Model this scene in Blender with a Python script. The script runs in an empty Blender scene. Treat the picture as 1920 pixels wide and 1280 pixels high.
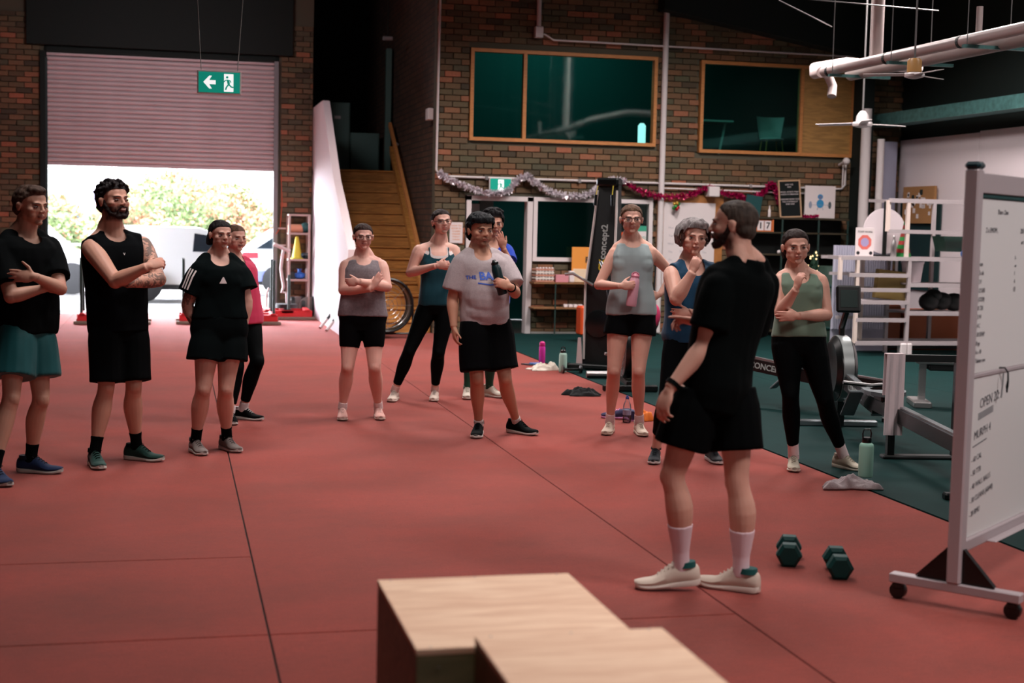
import bpy, bmesh, math, random
import numpy as np
from mathutils import Vector, Matrix, noise
from mathutils.bvhtree import BVHTree
PI = math.pi
SC = bpy.context.scene
COL = SC.collection
random.seed(5)

# ------------------------------------------------------------------ camera, world, lights, exposure
CAM = np.array([0.0, 0.0, 1.6])
_yaw, _pit, _rol = math.radians(13.4), math.radians(4.7), math.radians(1.27)
FWD = np.array([math.sin(_yaw) * math.cos(_pit), math.cos(_yaw) * math.cos(_pit), -math.sin(_pit)])
_r0 = np.array([math.cos(_yaw), -math.sin(_yaw), 0.0])
_u0 = np.cross(_r0, FWD)
RGT = math.cos(_rol) * _r0 + math.sin(_rol) * _u0
UPV = -math.sin(_rol) * _r0 + math.cos(_rol) * _u0
GF = np.array([math.sin(_yaw), math.cos(_yaw), 0.0])      # level direction the camera looks along
GR = np.array([math.cos(_yaw), -math.sin(_yaw), 0.0])     # level direction to its right
FPX = 2667.0
cd = bpy.data.cameras.new('camera'); cam = bpy.data.objects.new('camera', cd); COL.objects.link(cam)
cd.lens = 50; cd.sensor_width = 36
cam.matrix_world = Matrix(((RGT[0], UPV[0], -FWD[0], CAM[0]), (RGT[1], UPV[1], -FWD[1], CAM[1]),
                           (RGT[2], UPV[2], -FWD[2], CAM[2]), (0, 0, 0, 1)))
cd.clip_end = 300
cd.dof.use_dof = True; cd.dof.focus_distance = 10.2; cd.dof.aperture_fstop = 2.4
SC.camera = cam

world = bpy.data.worlds.new('world'); SC.world = world; world.use_nodes = True
wn = world.node_tree.nodes; wb_ = wn['Background']
wb_.inputs[0].default_value = (0.86, 0.90, 1.0, 1); wb_.inputs[1].default_value = 50

def area(name, loc, size, power, col, rot=(0, 0, 0), spread=180):
    l = bpy.data.lights.new(name, 'AREA'); l.shape = 'RECTANGLE'; l.size, l.size_y = size
    l.energy = power; l.color = col; l.spread = math.radians(spread)
    o = bpy.data.objects.new(name, l); o.location = loc; o.rotation_euler = rot; COL.objects.link(o)
    return o
sun = bpy.data.lights.new('sun', 'SUN'); sun.energy = 4; sun.angle = math.radians(8); sun.color = (1, .9, .84)
so = bpy.data.objects.new('sun', sun); so.rotation_euler = (math.radians(50), 0, math.radians(-20)); COL.objects.link(so)
WARM = (1.0, 0.90, 0.87)
area('overhead_area_light', (1.3, 3.6, 5.6), (1.2, 1.2), 30, WARM, spread=80)
area('overhead_area_light', (5.6, 2.2, 5.6), (1.4, 1.4), 100, WARM, (math.radians(24), math.radians(6), 0), spread=100)  # unseen light added and tilted to brighten the whiteboard
area('overhead_area_light', (2.3, 8.2, 5.6), (1.2, 1.2), 80, WARM, spread=125)
area('overhead_area_light', (-.2, 9.0, 5.6), (1.2, 1.2), 36, WARM, spread=85)
area('overhead_area_light', (1.0, 16.6, 5.7), (1.2, 1.2), 270, WARM, spread=140)
area('overhead_area_light', (3.6, 11.2, 5.6), (1.2, 1.2), 110, WARM, spread=125)
area('overhead_area_light', (8.0, 9.0, 5.6), (1.2, 1.2), 90, WARM, spread=150)
area('overhead_area_light', (8.2, 14.5, 5.5), (1.2, 1.2), 320, WARM, spread=150)
area('overhead_area_light', (6.2, 16.4, 5.5), (1.2, 1.2), 250, WARM, spread=150)
area('overhead_area_light', (-.2, 19.3, 5.3), (1.6, .6), 55, (1, .84, .88), (math.radians(48), 0, 0), spread=130)  # unseen light added near the roller door, tilted onto its slats
area('front_fill', (2.0, -3.0, 2.6), (4.5, 2.6), 36, (1, .88, .88), (math.radians(78), 0, math.radians(-12)))  # unseen fill added behind the camera to lift the faces
SC.view_settings.view_transform = 'Standard'; SC.view_settings.look = 'None'
SC.view_settings.gamma = 1; SC.view_settings.use_curve_mapping = False
SC.view_settings.exposure = 0.0
SC.cycles.use_denoising = True
try:
    SC.cycles.denoiser = 'OPENIMAGEDENOISE'
except Exception:
    pass
SC.cycles.max_bounces = 6; SC.cycles.diffuse_bounces = 3; SC.cycles.glossy_bounces = 3
SC.cycles.transmission_bounces = 4; SC.cycles.transparent_max_bounces = 8
SC.cycles.sample_clamp_indirect = 4.0
SC.cycles.caustics_reflective = False; SC.cycles.caustics_refractive = False

# ------------------------------------------------------------------ measuring helpers
def ray(px, py): return FWD + RGT * ((px - 960) / FPX) - UPV * ((py - 640) / FPX)
def at_depth(px, py, d): return CAM + ray(px, py) * d
def on_floor(px, py, z=0.0):
    v = ray(px, py); return CAM + v * ((z - CAM[2]) / v[2])
def on_y(px, py, y):
    v = ray(px, py); return CAM + v * (y / v[1])
def on_x(px, py, x):
    v = ray(px, py); return CAM + v * (x / v[0])

# ------------------------------------------------------------------ materials
def srgb(r, g, b):
    f = lambda c: ((c / 255 + .055) / 1.055) ** 2.4 if c > 10 else c / 255 / 12.92
    return (f(r), f(g), f(b), 1)
MATS = {}
def mat(name, col, rough=.6, metal=0., bump=0., bscale=60., var=0., vscale=8., emit=None, estr=0., trans=0., alpha=1., spec=.5, coat=0., sheen=0., stretch=None, ior=1.45):
    if name in MATS: return MATS[name]
    m = bpy.data.materials.new(name); m.use_nodes = True; nt = m.node_tree; N = nt.nodes; L = nt.links
    p = N['Principled BSDF']
    c = col if len(col) == 4 else (*col, 1)
    p.inputs['Base Color'].default_value = c
    p.inputs['Roughness'].default_value = rough; p.inputs['Metallic'].default_value = metal
    p.inputs['Specular IOR Level'].default_value = spec
    p.inputs['IOR'].default_value = ior
    if coat: p.inputs['Coat Weight'].default_value = coat
    if sheen: p.inputs['Sheen Weight'].default_value = sheen
    if trans: p.inputs['Transmission Weight'].default_value = trans
    if alpha < 1: p.inputs['Alpha'].default_value = alpha
    if emit is not None:
        p.inputs['Emission Color'].default_value = (*emit[:3], 1); p.inputs['Emission Strength'].default_value = estr
    if bump or var:
        tc = N.new('ShaderNodeTexCoord'); src = tc.outputs['Object']
        if stretch:
            mp = N.new('ShaderNodeMapping'); mp.inputs['Scale'].default_value = stretch
            L.new(src, mp.inputs[0]); src = mp.outputs[0]
    if var:
        nz = N.new('ShaderNodeTexNoise'); nz.inputs['Scale'].default_value = vscale; nz.inputs['Detail'].default_value = 5
        L.new(src, nz.inputs['Vector'])
        mr = N.new('ShaderNodeMapRange'); mr.inputs[1].default_value = .3; mr.inputs[2].default_value = .7
        mr.inputs[3].default_value = 1 - var; mr.inputs[4].default_value = 1 + var
        L.new(nz.outputs[0], mr.inputs[0])
        mx = N.new('ShaderNodeMix'); mx.data_type = 'RGBA'; mx.blend_type = 'MULTIPLY'; mx.inputs[0].default_value = 1
        mx.inputs[6].default_value = c; L.new(mr.outputs[0], mx.inputs[7]); L.new(mx.outputs[2], p.inputs['Base Color'])
    if bump:
        n2 = N.new('ShaderNodeTexNoise'); n2.inputs['Scale'].default_value = bscale; n2.inputs['Detail'].default_value = 3
        L.new(src, n2.inputs['Vector'])
        b = N.new('ShaderNodeBump'); b.inputs['Strength'].default_value = bump; b.inputs['Distance'].default_value = .01
        L.new(n2.outputs[0], b.inputs['Height']); L.new(b.outputs[0], p.inputs['Normal'])
    MATS[name] = m
    return m

def brick_material():
    m = bpy.data.materials.new('brick'); m.use_nodes = True; nt = m.node_tree; N = nt.nodes; L = nt.links
    p = N['Principled BSDF']; p.inputs['Roughness'].default_value = .8
    g = N.new('ShaderNodeNewGeometry'); oi = N.new('ShaderNodeObjectInfo')
    a = N.new('ShaderNodeMath'); a.operation = 'ADD'; L.new(g.outputs['Random Per Island'], a.inputs[0]); L.new(oi.outputs['Random'], a.inputs[1])
    fr = N.new('ShaderNodeMath'); fr.operation = 'FRACT'; L.new(a.outputs[0], fr.inputs[0])
    cr = N.new('ShaderNodeValToRGB'); e = cr.color_ramp.elements; cr.color_ramp.interpolation = 'LINEAR'
    cols = [(0, srgb(66, 58, 44)), (.2, srgb(108, 84, 58)), (.4, srgb(86, 84, 62)), (.55, srgb(124, 86, 58)), (.7, srgb(78, 76, 58)), (.88, srgb(128, 94, 66)), (1, srgb(164, 98, 72))]
    e[0].position, e[0].color = cols[0]; e[1].position, e[1].color = cols[-1]
    for q, c in cols[1:-1]:
        x = e.new(q); x.color = c
    L.new(fr.outputs[0], cr.inputs[0])
    tc = N.new('ShaderNodeTexCoord'); nz = N.new('ShaderNodeTexNoise'); nz.inputs['Scale'].default_value = 35; nz.inputs['Detail'].default_value = 4
    L.new(tc.outputs['Object'], nz.inputs['Vector'])
    mr = N.new('ShaderNodeMapRange'); mr.inputs[3].default_value = .7; mr.inputs[4].default_value = 1.25; L.new(nz.outputs[0], mr.inputs[0])
    mx = N.new('ShaderNodeMix'); mx.data_type = 'RGBA'; mx.blend_type = 'MULTIPLY'; mx.inputs[0].default_value = 1
    L.new(cr.outputs[0], mx.inputs[6]); L.new(mr.outputs[0], mx.inputs[7]); L.new(mx.outputs[2], p.inputs['Base Color'])
    b = N.new('ShaderNodeBump'); b.inputs['Strength'].default_value = .3; b.inputs['Distance'].default_value = .01
    L.new(nz.outputs[0], b.inputs['Height']); L.new(b.outputs[0], p.inputs['Normal'])
    return m
BRICK = brick_material()

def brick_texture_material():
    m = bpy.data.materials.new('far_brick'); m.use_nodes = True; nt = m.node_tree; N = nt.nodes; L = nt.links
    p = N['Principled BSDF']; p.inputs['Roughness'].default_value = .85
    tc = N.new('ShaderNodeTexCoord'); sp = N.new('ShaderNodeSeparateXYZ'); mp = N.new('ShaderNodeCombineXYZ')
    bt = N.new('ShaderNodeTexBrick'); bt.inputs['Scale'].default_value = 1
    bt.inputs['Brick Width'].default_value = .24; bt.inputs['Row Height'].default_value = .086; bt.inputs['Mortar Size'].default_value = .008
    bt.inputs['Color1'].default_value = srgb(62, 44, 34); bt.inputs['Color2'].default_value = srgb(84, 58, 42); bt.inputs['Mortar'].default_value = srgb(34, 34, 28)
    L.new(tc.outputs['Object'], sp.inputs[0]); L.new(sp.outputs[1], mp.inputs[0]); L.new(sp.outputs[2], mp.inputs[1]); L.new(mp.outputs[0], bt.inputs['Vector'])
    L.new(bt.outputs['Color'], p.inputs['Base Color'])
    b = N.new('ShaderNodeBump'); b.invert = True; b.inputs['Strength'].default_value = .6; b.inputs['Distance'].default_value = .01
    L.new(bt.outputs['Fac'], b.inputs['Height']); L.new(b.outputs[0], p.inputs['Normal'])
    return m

def turf_material():
    m = bpy.data.materials.new('red_turf'); m.use_nodes = True; nt = m.node_tree; N = nt.nodes; L = nt.links
    p = N['Principled BSDF']; p.inputs['Roughness'].default_value = .92; p.inputs['Specular IOR Level'].default_value = .25
    p.inputs['Sheen Weight'].default_value = .4; p.inputs['Sheen Tint'].default_value = (1, .42, .40, 1); p.inputs['Sheen Roughness'].default_value = .6
    tc = N.new('ShaderNodeTexCoord')
    def nz(scale, det, st=(1, 1, 1)):
        mp = N.new('ShaderNodeMapping'); mp.inputs['Scale'].default_value = st; L.new(tc.outputs['Object'], mp.inputs[0])
        n = N.new('ShaderNodeTexNoise'); n.inputs['Scale'].default_value = scale; n.inputs['Detail'].default_value = det
        n.inputs['Roughness'].default_value = .65; L.new(mp.outputs[0], n.inputs['Vector']); return n
    big = nz(.9, 6, (1, 1.6, 1)); fine = nz(120, 4); mid = nz(14, 5, (1, 3, 1))
    r1 = N.new('ShaderNodeValToRGB'); r1.color_ramp.elements[0].position = .3; r1.color_ramp.elements[0].color = srgb(106, 43, 31)
    r1.color_ramp.elements[1].position = .72; r1.color_ramp.elements[1].color = srgb(142, 52, 40)
    L.new(big.outputs[0], r1.inputs[0])
    ml = N.new('ShaderNodeMath'); ml.operation = 'MULTIPLY_ADD'; L.new(fine.outputs[0], ml.inputs[0]); ml.inputs[1].default_value = 2.3; ml.inputs[2].default_value = -.15
    m2 = N.new('ShaderNodeMapRange'); m2.inputs[1].default_value = .3; m2.inputs[2].default_value = .7; m2.inputs[3].default_value = .78; m2.inputs[4].default_value = 1.14
    L.new(mid.outputs[0], m2.inputs[0])
    mm = N.new('ShaderNodeMath'); mm.operation = 'MULTIPLY'; L.new(ml.outputs[0], mm.inputs[0]); L.new(m2.outputs[0], mm.inputs[1])
    mx = N.new('ShaderNodeMix'); mx.data_type = 'RGBA'; mx.blend_type = 'MULTIPLY'; mx.inputs[0].default_value = 1
    L.new(r1.outputs[0], mx.inputs[6]); L.new(mm.outputs[0], mx.inputs[7]); L.new(mx.outputs[2], p.inputs['Base Color'])
    b = N.new('ShaderNodeBump'); b.inputs['Strength'].default_value = .5; b.inputs['Distance'].default_value = .006
    L.new(fine.outputs[0], b.inputs['Height']); L.new(b.outputs[0], p.inputs['Normal'])
    return m

def ply_material(name, c1, c2):
    m = bpy.data.materials.new(name); m.use_nodes = True; nt = m.node_tree; N = nt.nodes; L = nt.links
    p = N['Principled BSDF']; p.inputs['Roughness'].default_value = .6
    tc = N.new('ShaderNodeTexCoord'); mp = N.new('ShaderNodeMapping'); mp.inputs['Scale'].default_value = (2, 14, 14)
    L.new(tc.outputs['Object'], mp.inputs[0])
    n = N.new('ShaderNodeTexNoise'); n.inputs['Scale'].default_value = 1.6; n.inputs['Detail'].default_value = 6; n.inputs['Distortion'].default_value = 1.2
    L.new(mp.outputs[0], n.inputs['Vector'])
    r = N.new('ShaderNodeValToRGB'); r.color_ramp.elements[0].position = .35; r.color_ramp.elements[0].color = c1
    r.color_ramp.elements[1].position = .68; r.color_ramp.elements[1].color = c2
    L.new(n.outputs[0], r.inputs[0]); L.new(r.outputs[0], p.inputs['Base Color'])
    return m

def attr_material(name, rough=.5, bump=0., bscale=90, spec=.4, sss=0., sheen=0.):
    m = bpy.data.materials.new(name); m.use_nodes = True; nt = m.node_tree; N = nt.nodes; L = nt.links
    p = N['Principled BSDF']; p.inputs['Roughness'].default_value = rough; p.inputs['Specular IOR Level'].default_value = spec
    if sss:
        p.inputs['Subsurface Weight'].default_value = sss; p.inputs['Subsurface Radius'].default_value = (1, .35, .2); p.inputs['Subsurface Scale'].default_value = .012
    a = N.new('ShaderNodeAttribute'); a.attribute_name = 'Col'; L.new(a.outputs[0], p.inputs['Base Color'])
    if sheen: p.inputs['Sheen Weight'].default_value = sheen
    if bump:
        tc = N.new('ShaderNodeTexCoord'); n2 = N.new('ShaderNodeTexNoise'); n2.inputs['Scale'].default_value = bscale; n2.inputs['Detail'].default_value = 4
        L.new(tc.outputs['Object'], n2.inputs['Vector'])
        b = N.new('ShaderNodeBump'); b.inputs['Strength'].default_value = bump; b.inputs['Distance'].default_value = .004
        L.new(n2.outputs[0], b.inputs['Height']); L.new(b.outputs[0], p.inputs['Normal'])
    return m

# ------------------------------------------------------------------ object helpers
def tagit(o, label=None, cat=None, group=None, kind=None):
    if label: o['label'] = label
    if cat: o['category'] = cat
    if group: o['group'] = group
    if kind: o['kind'] = kind
    return o
def empty(name, loc=(0, 0, 0), rz=0., label=None, cat=None, group=None, kind=None):
    o = bpy.data.objects.new(name, None); COL.objects.link(o); o.empty_display_size = .1
    o.location = tuple(float(x) for x in loc); o.rotation_euler = (0, 0, rz)
    return tagit(o, label, cat, group, kind)
def link(name, me, parent=None, m=None, loc=None, label=None, cat=None, group=None, kind=None, smooth=False):
    o = bpy.data.objects.new(name, me); COL.objects.link(o)
    if m is not None:
        me.materials.clear(); me.materials.append(m)
    if smooth: me.shade_smooth()
    if parent is not None: o.parent = parent
    if loc is not None: o.location = tuple(float(x) for x in loc)
    return tagit(o, label, cat, group, kind)
def copy_tree(o, parent=None):
    c = o.copy(); COL.objects.link(c); c.parent = parent
    for ch in list(o.children): copy_tree(ch, c)
    return c

class MB:
    """collects simple solids into one mesh"""
    def __init__(s): s.v = []; s.f = []
    def add(s, V, F):
        n = len(s.v); s.v += [tuple(float(c) for c in q) for q in V]; s.f += [tuple(i + n for i in f) for f in F]; return s
    def box(s, x0, x1, y0, y1, z0, z1, M=None):
        V = [(x, y, z) for z in (z0, z1) for y in (y0, y1) for x in (x0, x1)]
        if M is not None: V = [tuple(M @ Vector(q)) for q in V]
        return s.add(V, [(0, 2, 3, 1), (4, 5, 7, 6), (0, 1, 5, 4), (2, 6, 7, 3), (0, 4, 6, 2), (1, 3, 7, 5)])
    def bbox(s, x0, x1, y0, y1, z0, z1, b=.005, M=None):
        """box with chamfered edges"""
        bm = bmesh.new(); bmesh.ops.create_cube(bm, size=1)
        for v in bm.verts: v.co = Vector(((x0 + x1) / 2 + v.co.x * (x1 - x0), (y0 + y1) / 2 + v.co.y * (y1 - y0), (z0 + z1) / 2 + v.co.z * (z1 - z0)))
        bmesh.ops.bevel(bm, geom=bm.edges[:], offset=b, segments=1, affect='EDGES')
        if M is not None: bm.transform(M)
        s.add([v.co for v in bm.verts], [[v.index for v in f.verts] for f in bm.faces] if not bm.verts.index_update() else []); bm.free(); return s
    def tube(s, pts, r, n=8, caps=True, rr=None, ref=None, ry=None):
        V, F = loft_path(pts, r, n, ref=ref, r2=ry, caps=caps); return s.add(V, F)
    def bar(s, a, b, w, h=None, ref=(0, 0, 1)):
        """square bar from a to b"""
        a = Vector(a); b = Vector(b); d = (b - a).normalized(); u = Vector(ref)
        if abs(d.dot(u)) > .95: u = Vector((1, 0, 0))
        x = d.cross(u).normalized(); y = x.cross(d); h = h or w
        V = [q + x * sx * w / 2 + y * sy * h / 2 for q in (a, b) for sx, sy in ((-1, -1), (1, -1), (1, 1), (-1, 1))]
        return s.add(V, [(3, 2, 1, 0), (4, 5, 6, 7), (0, 1, 5, 4), (1, 2, 6, 5), (2, 3, 7, 6), (3, 0, 4, 7)])
    def lathe(s, prof, c=(0, 0, 0), n=16, axis='z', M=None):
        """prof list of (r, h)"""
        V = []; F = []
        for r, h in prof:
            for k in range(n):
                a = 2 * PI * k / n
                q = Vector((r * math.cos(a), r * math.sin(a), h))
                if axis == 'y': q = Vector((q.x, -q.z, q.y))
                if axis == 'x': q = Vector((q.z, q.y, -q.x))
                q += Vector(c)
                if M is not None: q = M @ q
                V.append(q)
        for i in range(len(prof) - 1):
            for k in range(n):
                a, b = i * n + k, i * n + (k + 1) % n
                F.append((a, b, b + n, a + n))
        F.append(tuple(range(n))[::-1]); F.append(tuple(range((len(prof) - 1) * n, len(prof) * n)))
        return s.add(V, F)
    def ball(s, c, r, n=10):
        if not hasattr(r, '__len__'): r = (r, r, r)
        V, F = ellipsoid(c, r, n=n); return s.add(V, F)
    def prism(s, pts, h, M=None):
        """polygon pts (x,y) extruded to h in z, then M"""
        n = len(pts); V = [Vector((x, y, 0)) for x, y in pts] + [Vector((x, y, h)) for x, y in pts]
        if M is not None: V = [M @ q for q in V]
        return s.add(V, [tuple(range(n))[::-1], tuple(range(n, 2 * n))] + [(i, (i + 1) % n, (i + 1) % n + n, i + n) for i in range(n)])
    def mesh(s, name='m'):
        me = bpy.data.meshes.new(name); me.from_pydata(s.v, [], s.f); me.validate(); me.update()
        bm = bmesh.new(); bm.from_mesh(me); bmesh.ops.recalc_face_normals(bm, faces=bm.faces[:]); bm.to_mesh(me); bm.free()
        return me
    def build(s, name, m, parent=None, smooth=False, **k):
        me = s.mesh(name)
        o = link(name, me, parent, m, smooth=False, **k)
        if smooth:
            me.shade_smooth(); me.set_sharp_from_angle(angle=math.radians(40))
        return o

def nrm(v):
    v = np.asarray(v, float); return v / (np.linalg.norm(v) + 1e-12)
def catmull(P, vals, sub=4):
    """interpolate points and their values"""
    P = [np.asarray(p, float) for p in P]; n = len(P); out = []; ov = []
    vals = [np.asarray(v, float) for v in vals]
    for i in range(n - 1):
        p0 = P[max(i - 1, 0)]; p1 = P[i]; p2 = P[i + 1]; p3 = P[min(i + 2, n - 1)]
        v0 = vals[max(i - 1, 0)]; v1 = vals[i]; v2 = vals[i + 1]; v3 = vals[min(i + 2, n - 1)]
        for k in range(sub):
            t = k / sub
            f = lambda a, b, c, d: .5 * ((2 * b) + (-a + c) * t + (2 * a - 5 * b + 4 * c - d) * t * t + (-a + 3 * b - 3 * c + d) * t ** 3)
            out.append(f(p0, p1, p2, p3)); ov.append(f(v0, v1, v2, v3))
    out.append(P[-1]); ov.append(vals[-1])
    return out, ov
def loft_path(pts, r, n=12, ref=None, r2=None, caps=True, rnd=False):
    P = [np.asarray(p, float) for p in pts]; m = len(P)
    if not hasattr(r, '__len__'): r = [r] * m
    if r2 is None: r2 = r
    elif not hasattr(r2, '__len__'): r2 = [r2] * m
    V = []; F = []
    T = []
    for i in range(m):
        T.append(nrm(P[min(i + 1, m - 1)] - P[max(i - 1, 0)]))
    u = np.asarray(ref, float) if ref is not None else (np.array([0, 0, 1.]) if abs(T[0][2]) < .9 else np.array([1., 0, 0]))
    rings = []
    for i in range(m):
        x = u - T[i] * u.dot(T[i]); x = nrm(x); y = np.cross(T[i], x)
        if ref is None: u = x
        rings.append((P[i], x, y, r[i], r2[i], T[i]))
    if rnd:
        def dome(R, sgn):
            c, x, y, a, b, t = R; q = (a + b) / 2; o = []
            for ph in (.45, .8):
                o.append((c + sgn * t * q * math.sin(ph * PI / 2), x, y, a * math.cos(ph * PI / 2), b * math.cos(ph * PI / 2), t))
            return o
        rings = dome(rings[0], -1)[::-1] + rings + dome(rings[-1], 1)
    for c, x, y, a, b, t in rings:
        for k in range(n):
            an = 2 * PI * k / n; V.append(c + x * a * math.cos(an) + y * b * math.sin(an))
    for i in range(len(rings) - 1):
        for k in range(n):
            p, q = i * n + k, i * n + (k + 1) % n; F.append((p, q, q + n, p + n))
    if caps:
        F.append(tuple(range(n))[::-1]); F.append(tuple(range((len(rings) - 1) * n, len(rings) * n)))
    return V, F
def ellipsoid(c, r, n=12, M=None):
    """M: 3x3 columns = axes"""
    c = np.asarray(c, float); V = []; F = []
    k2 = max(6, n // 2 + 2)
    A = np.eye(3) if M is None else np.asarray(M, float)
    for i in range(1, k2):
        th = PI * i / k2
        for k in range(n):
            a = 2 * PI * k / n
            q = np.array([r[0] * math.sin(th) * math.cos(a), r[1] * math.sin(th) * math.sin(a), r[2] * math.cos(th)])
            V.append(c + A @ q)
    top = len(V); V.append(c + A @ np.array([0, 0, r[2]])); V.append(c - A @ np.array([0, 0, r[2]]))
    for i in range(k2 - 2):
        for k in range(n):
            p, q = i * n + k, i * n + (k + 1) % n; F.append((p, p + n, q + n, q))
    for k in range(n):
        F.append((top, k, (k + 1) % n)); b = (k2 - 2) * n; F.append((top + 1, b + (k + 1) % n, b + k))
    return V, F

def text_mesh(txt, size, align='CENTER', extrude=0., shear=0., bold=0.):
    cu = bpy.data.curves.new('t', 'FONT'); cu.body = txt; cu.size = size; cu.align_x = align; cu.align_y = 'CENTER'
    cu.extrude = extrude; cu.shear = shear; cu.offset = bold; cu.resolution_u = 3
    o = bpy.data.objects.new('t', cu); COL.objects.link(o)
    dg = bpy.context.evaluated_depsgraph_get(); dg.update()
    me = bpy.data.meshes.new_from_object(o.evaluated_get(dg))
    bpy.data.objects.remove(o); bpy.data.curves.remove(cu)
    return me
def put_text(name, txt, size, origin, xdir, ydir, m, parent=None, align='CENTER', shear=0., bold=0., ext=.0008, **k):
    """flat lettering at origin, reading along xdir with ydir up"""
    me = text_mesh(txt, size, align, ext, shear, bold)
    x = Vector(nrm(xdir)); y = Vector(nrm(ydir)); z = x.cross(y)
    M = Matrix(((x.x, y.x, z.x, origin[0]), (x.y, y.y, z.y, origin[1]), (x.z, y.z, z.z, origin[2]), (0, 0, 0, 1)))
    me.transform(M)
    return link(name, me, parent, m, **k)

def remesh(parts, voxel, smooth=4, factor=.5):
    """one continuous surface from overlapping closed solids"""
    v = []; f = []
    for V, Fc in parts:
        n = len(v); v += [tuple(map(float, q)) for q in V]; f += [tuple(i + n for i in t) for t in Fc]
    me = bpy.data.meshes.new('tmp'); me.from_pydata(v, [], f); me.update()
    bm = bmesh.new(); bm.from_mesh(me); bmesh.ops.recalc_face_normals(bm, faces=bm.faces[:]); bm.to_mesh(me); bm.free()
    o = bpy.data.objects.new('tmp', me); COL.objects.link(o)
    r = o.modifiers.new('r', 'REMESH'); r.mode = 'VOXEL'; r.voxel_size = voxel; r.adaptivity = 0
    if smooth:
        s = o.modifiers.new('s', 'SMOOTH'); s.iterations = smooth; s.factor = factor
    dg = bpy.context.evaluated_depsgraph_get(); dg.update()
    out = bpy.data.meshes.new_from_object(o.evaluated_get(dg))
    bpy.data.objects.remove(o); bpy.data.meshes.remove(me)
    return out
def getv(me):
    a = np.empty(len(me.vertices) * 3); me.vertices.foreach_get('co', a); return a.reshape(-1, 3)
def getn(me):
    a = np.empty(len(me.vertices) * 3, dtype=np.float32); me.vertices.foreach_get('normal', a); return a.reshape(-1, 3).astype(float)
def setv(me, a):
    me.vertices.foreach_set('co', a.astype(np.float32).ravel()); me.update()
def setcol(me, c):
    at = me.color_attributes.new('Col', 'FLOAT_COLOR', 'POINT')
    full = np.ones((len(me.vertices), 4), np.float32); full[:, :3] = c; at.data.foreach_set('color', full.ravel())
def wob(P, seed=0, f=9., oct=3, aniso=(1, 1, 1)):
    """cheap smooth noise, about -1..1"""
    rs = np.random.RandomState(seed); out = np.zeros(len(P)); amp = 1.; tot = 0
    Q = P * np.array(aniso)
    for o_ in range(oct):
        for k in range(5):
            d = rs.normal(size=3); d /= np.linalg.norm(d)
            e = rs.normal(size=3); e /= np.linalg.norm(e)
            out += amp * np.sin(Q @ d * f * (1 + .3 * rs.rand()) + rs.rand() * 6.28 + 1.3 * np.sin(Q @ e * f * .6 + rs.rand() * 6.28))
        tot += amp * 2.2; amp *= .5; f *= 2.1
    return out / tot
# ------------------------------------------------------------------ palette
M_white = mat('white_paint', srgb(232, 220, 224), .55)
M_whitegloss = mat('white_gloss', srgb(222, 214, 214), .3)
M_grey = mat('grey_paint', srgb(126, 128, 130), .5)
M_dark = mat('dark_ceiling', srgb(10, 24, 21), .8)
M_black = mat('black_rubber', srgb(10, 16, 17), .55)
M_blackgloss = mat('black_plastic', srgb(9, 14, 15), .3)
M_steel = mat('brushed_steel', srgb(170, 168, 168), .35, metal=.9)
M_alu = mat('anodised_aluminium', srgb(184, 172, 176), .45, metal=.15)
M_teal = mat('teal_plastic', srgb(12, 66, 66), .5)
M_mortar = mat('mortar', srgb(88, 84, 70), .9)
M_timber = mat('timber_frame', srgb(196, 132, 76), .5, var=.15, vscale=12, stretch=(1, 1, 8))
M_ply = ply_material('plywood', srgb(196, 154, 122), srgb(232, 196, 160))
M_plydark = ply_material('stained_plywood', srgb(160, 108, 50), srgb(200, 140, 70))
M_ply2 = ply_material('ochre_plywood', srgb(150, 112, 62), srgb(186, 140, 78))
M_orange = mat('orange_plastic', srgb(214, 78, 30), .5)
M_red = mat('red_steel', srgb(196, 38, 44), .4)
M_rubber = mat('green_rubber_floor', srgb(9, 42, 41), .8, bump=.15, bscale=400, var=.12, vscale=3, spec=.12)
M_concrete = mat('concrete', srgb(150, 148, 144), .8, var=.1, vscale=2)
M_shutter = mat('roller_slat_paint', srgb(206, 192, 194), .4, var=.05, vscale=3)
M_paper = mat('paper', srgb(226, 216, 216), .7)
M_ink = mat('ink', srgb(24, 26, 30), .6)
M_galv = mat('galvanised_steel', srgb(84, 130, 128), .45, metal=.4, var=.25, vscale=14)

def glass_mat(name, tint, gl=.06, glc=(1, 1, 1, 1)):
    m = bpy.data.materials.new(name); m.use_nodes = True; nt = m.node_tree; N = nt.nodes; L = nt.links
    N.remove(N['Principled BSDF']); out = N['Material Output']
    t = N.new('ShaderNodeBsdfTransparent'); t.inputs[0].default_value = (*tint, 1)
    g = N.new('ShaderNodeBsdfGlossy'); g.inputs[0].default_value = glc; g.inputs['Roughness'].default_value = .04
    f = N.new('ShaderNodeFresnel'); f.inputs[0].default_value = 1.3
    a = N.new('ShaderNodeMath'); a.operation = 'MULTIPLY_ADD'; L.new(f.outputs[0], a.inputs[0]); a.inputs[1].default_value = 1; a.inputs[2].default_value = gl
    x = N.new('ShaderNodeMixShader'); L.new(a.outputs[0], x.inputs[0]); L.new(t.outputs[0], x.inputs[1]); L.new(g.outputs[0], x.inputs[2]); L.new(x.outputs[0], out.inputs[0])
    return m
G_win = glass_mat('window_glass', (.5, .85, .8), .03)
G_clear = glass_mat('clear_glass', (.9, .93, .93), .02)

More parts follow.
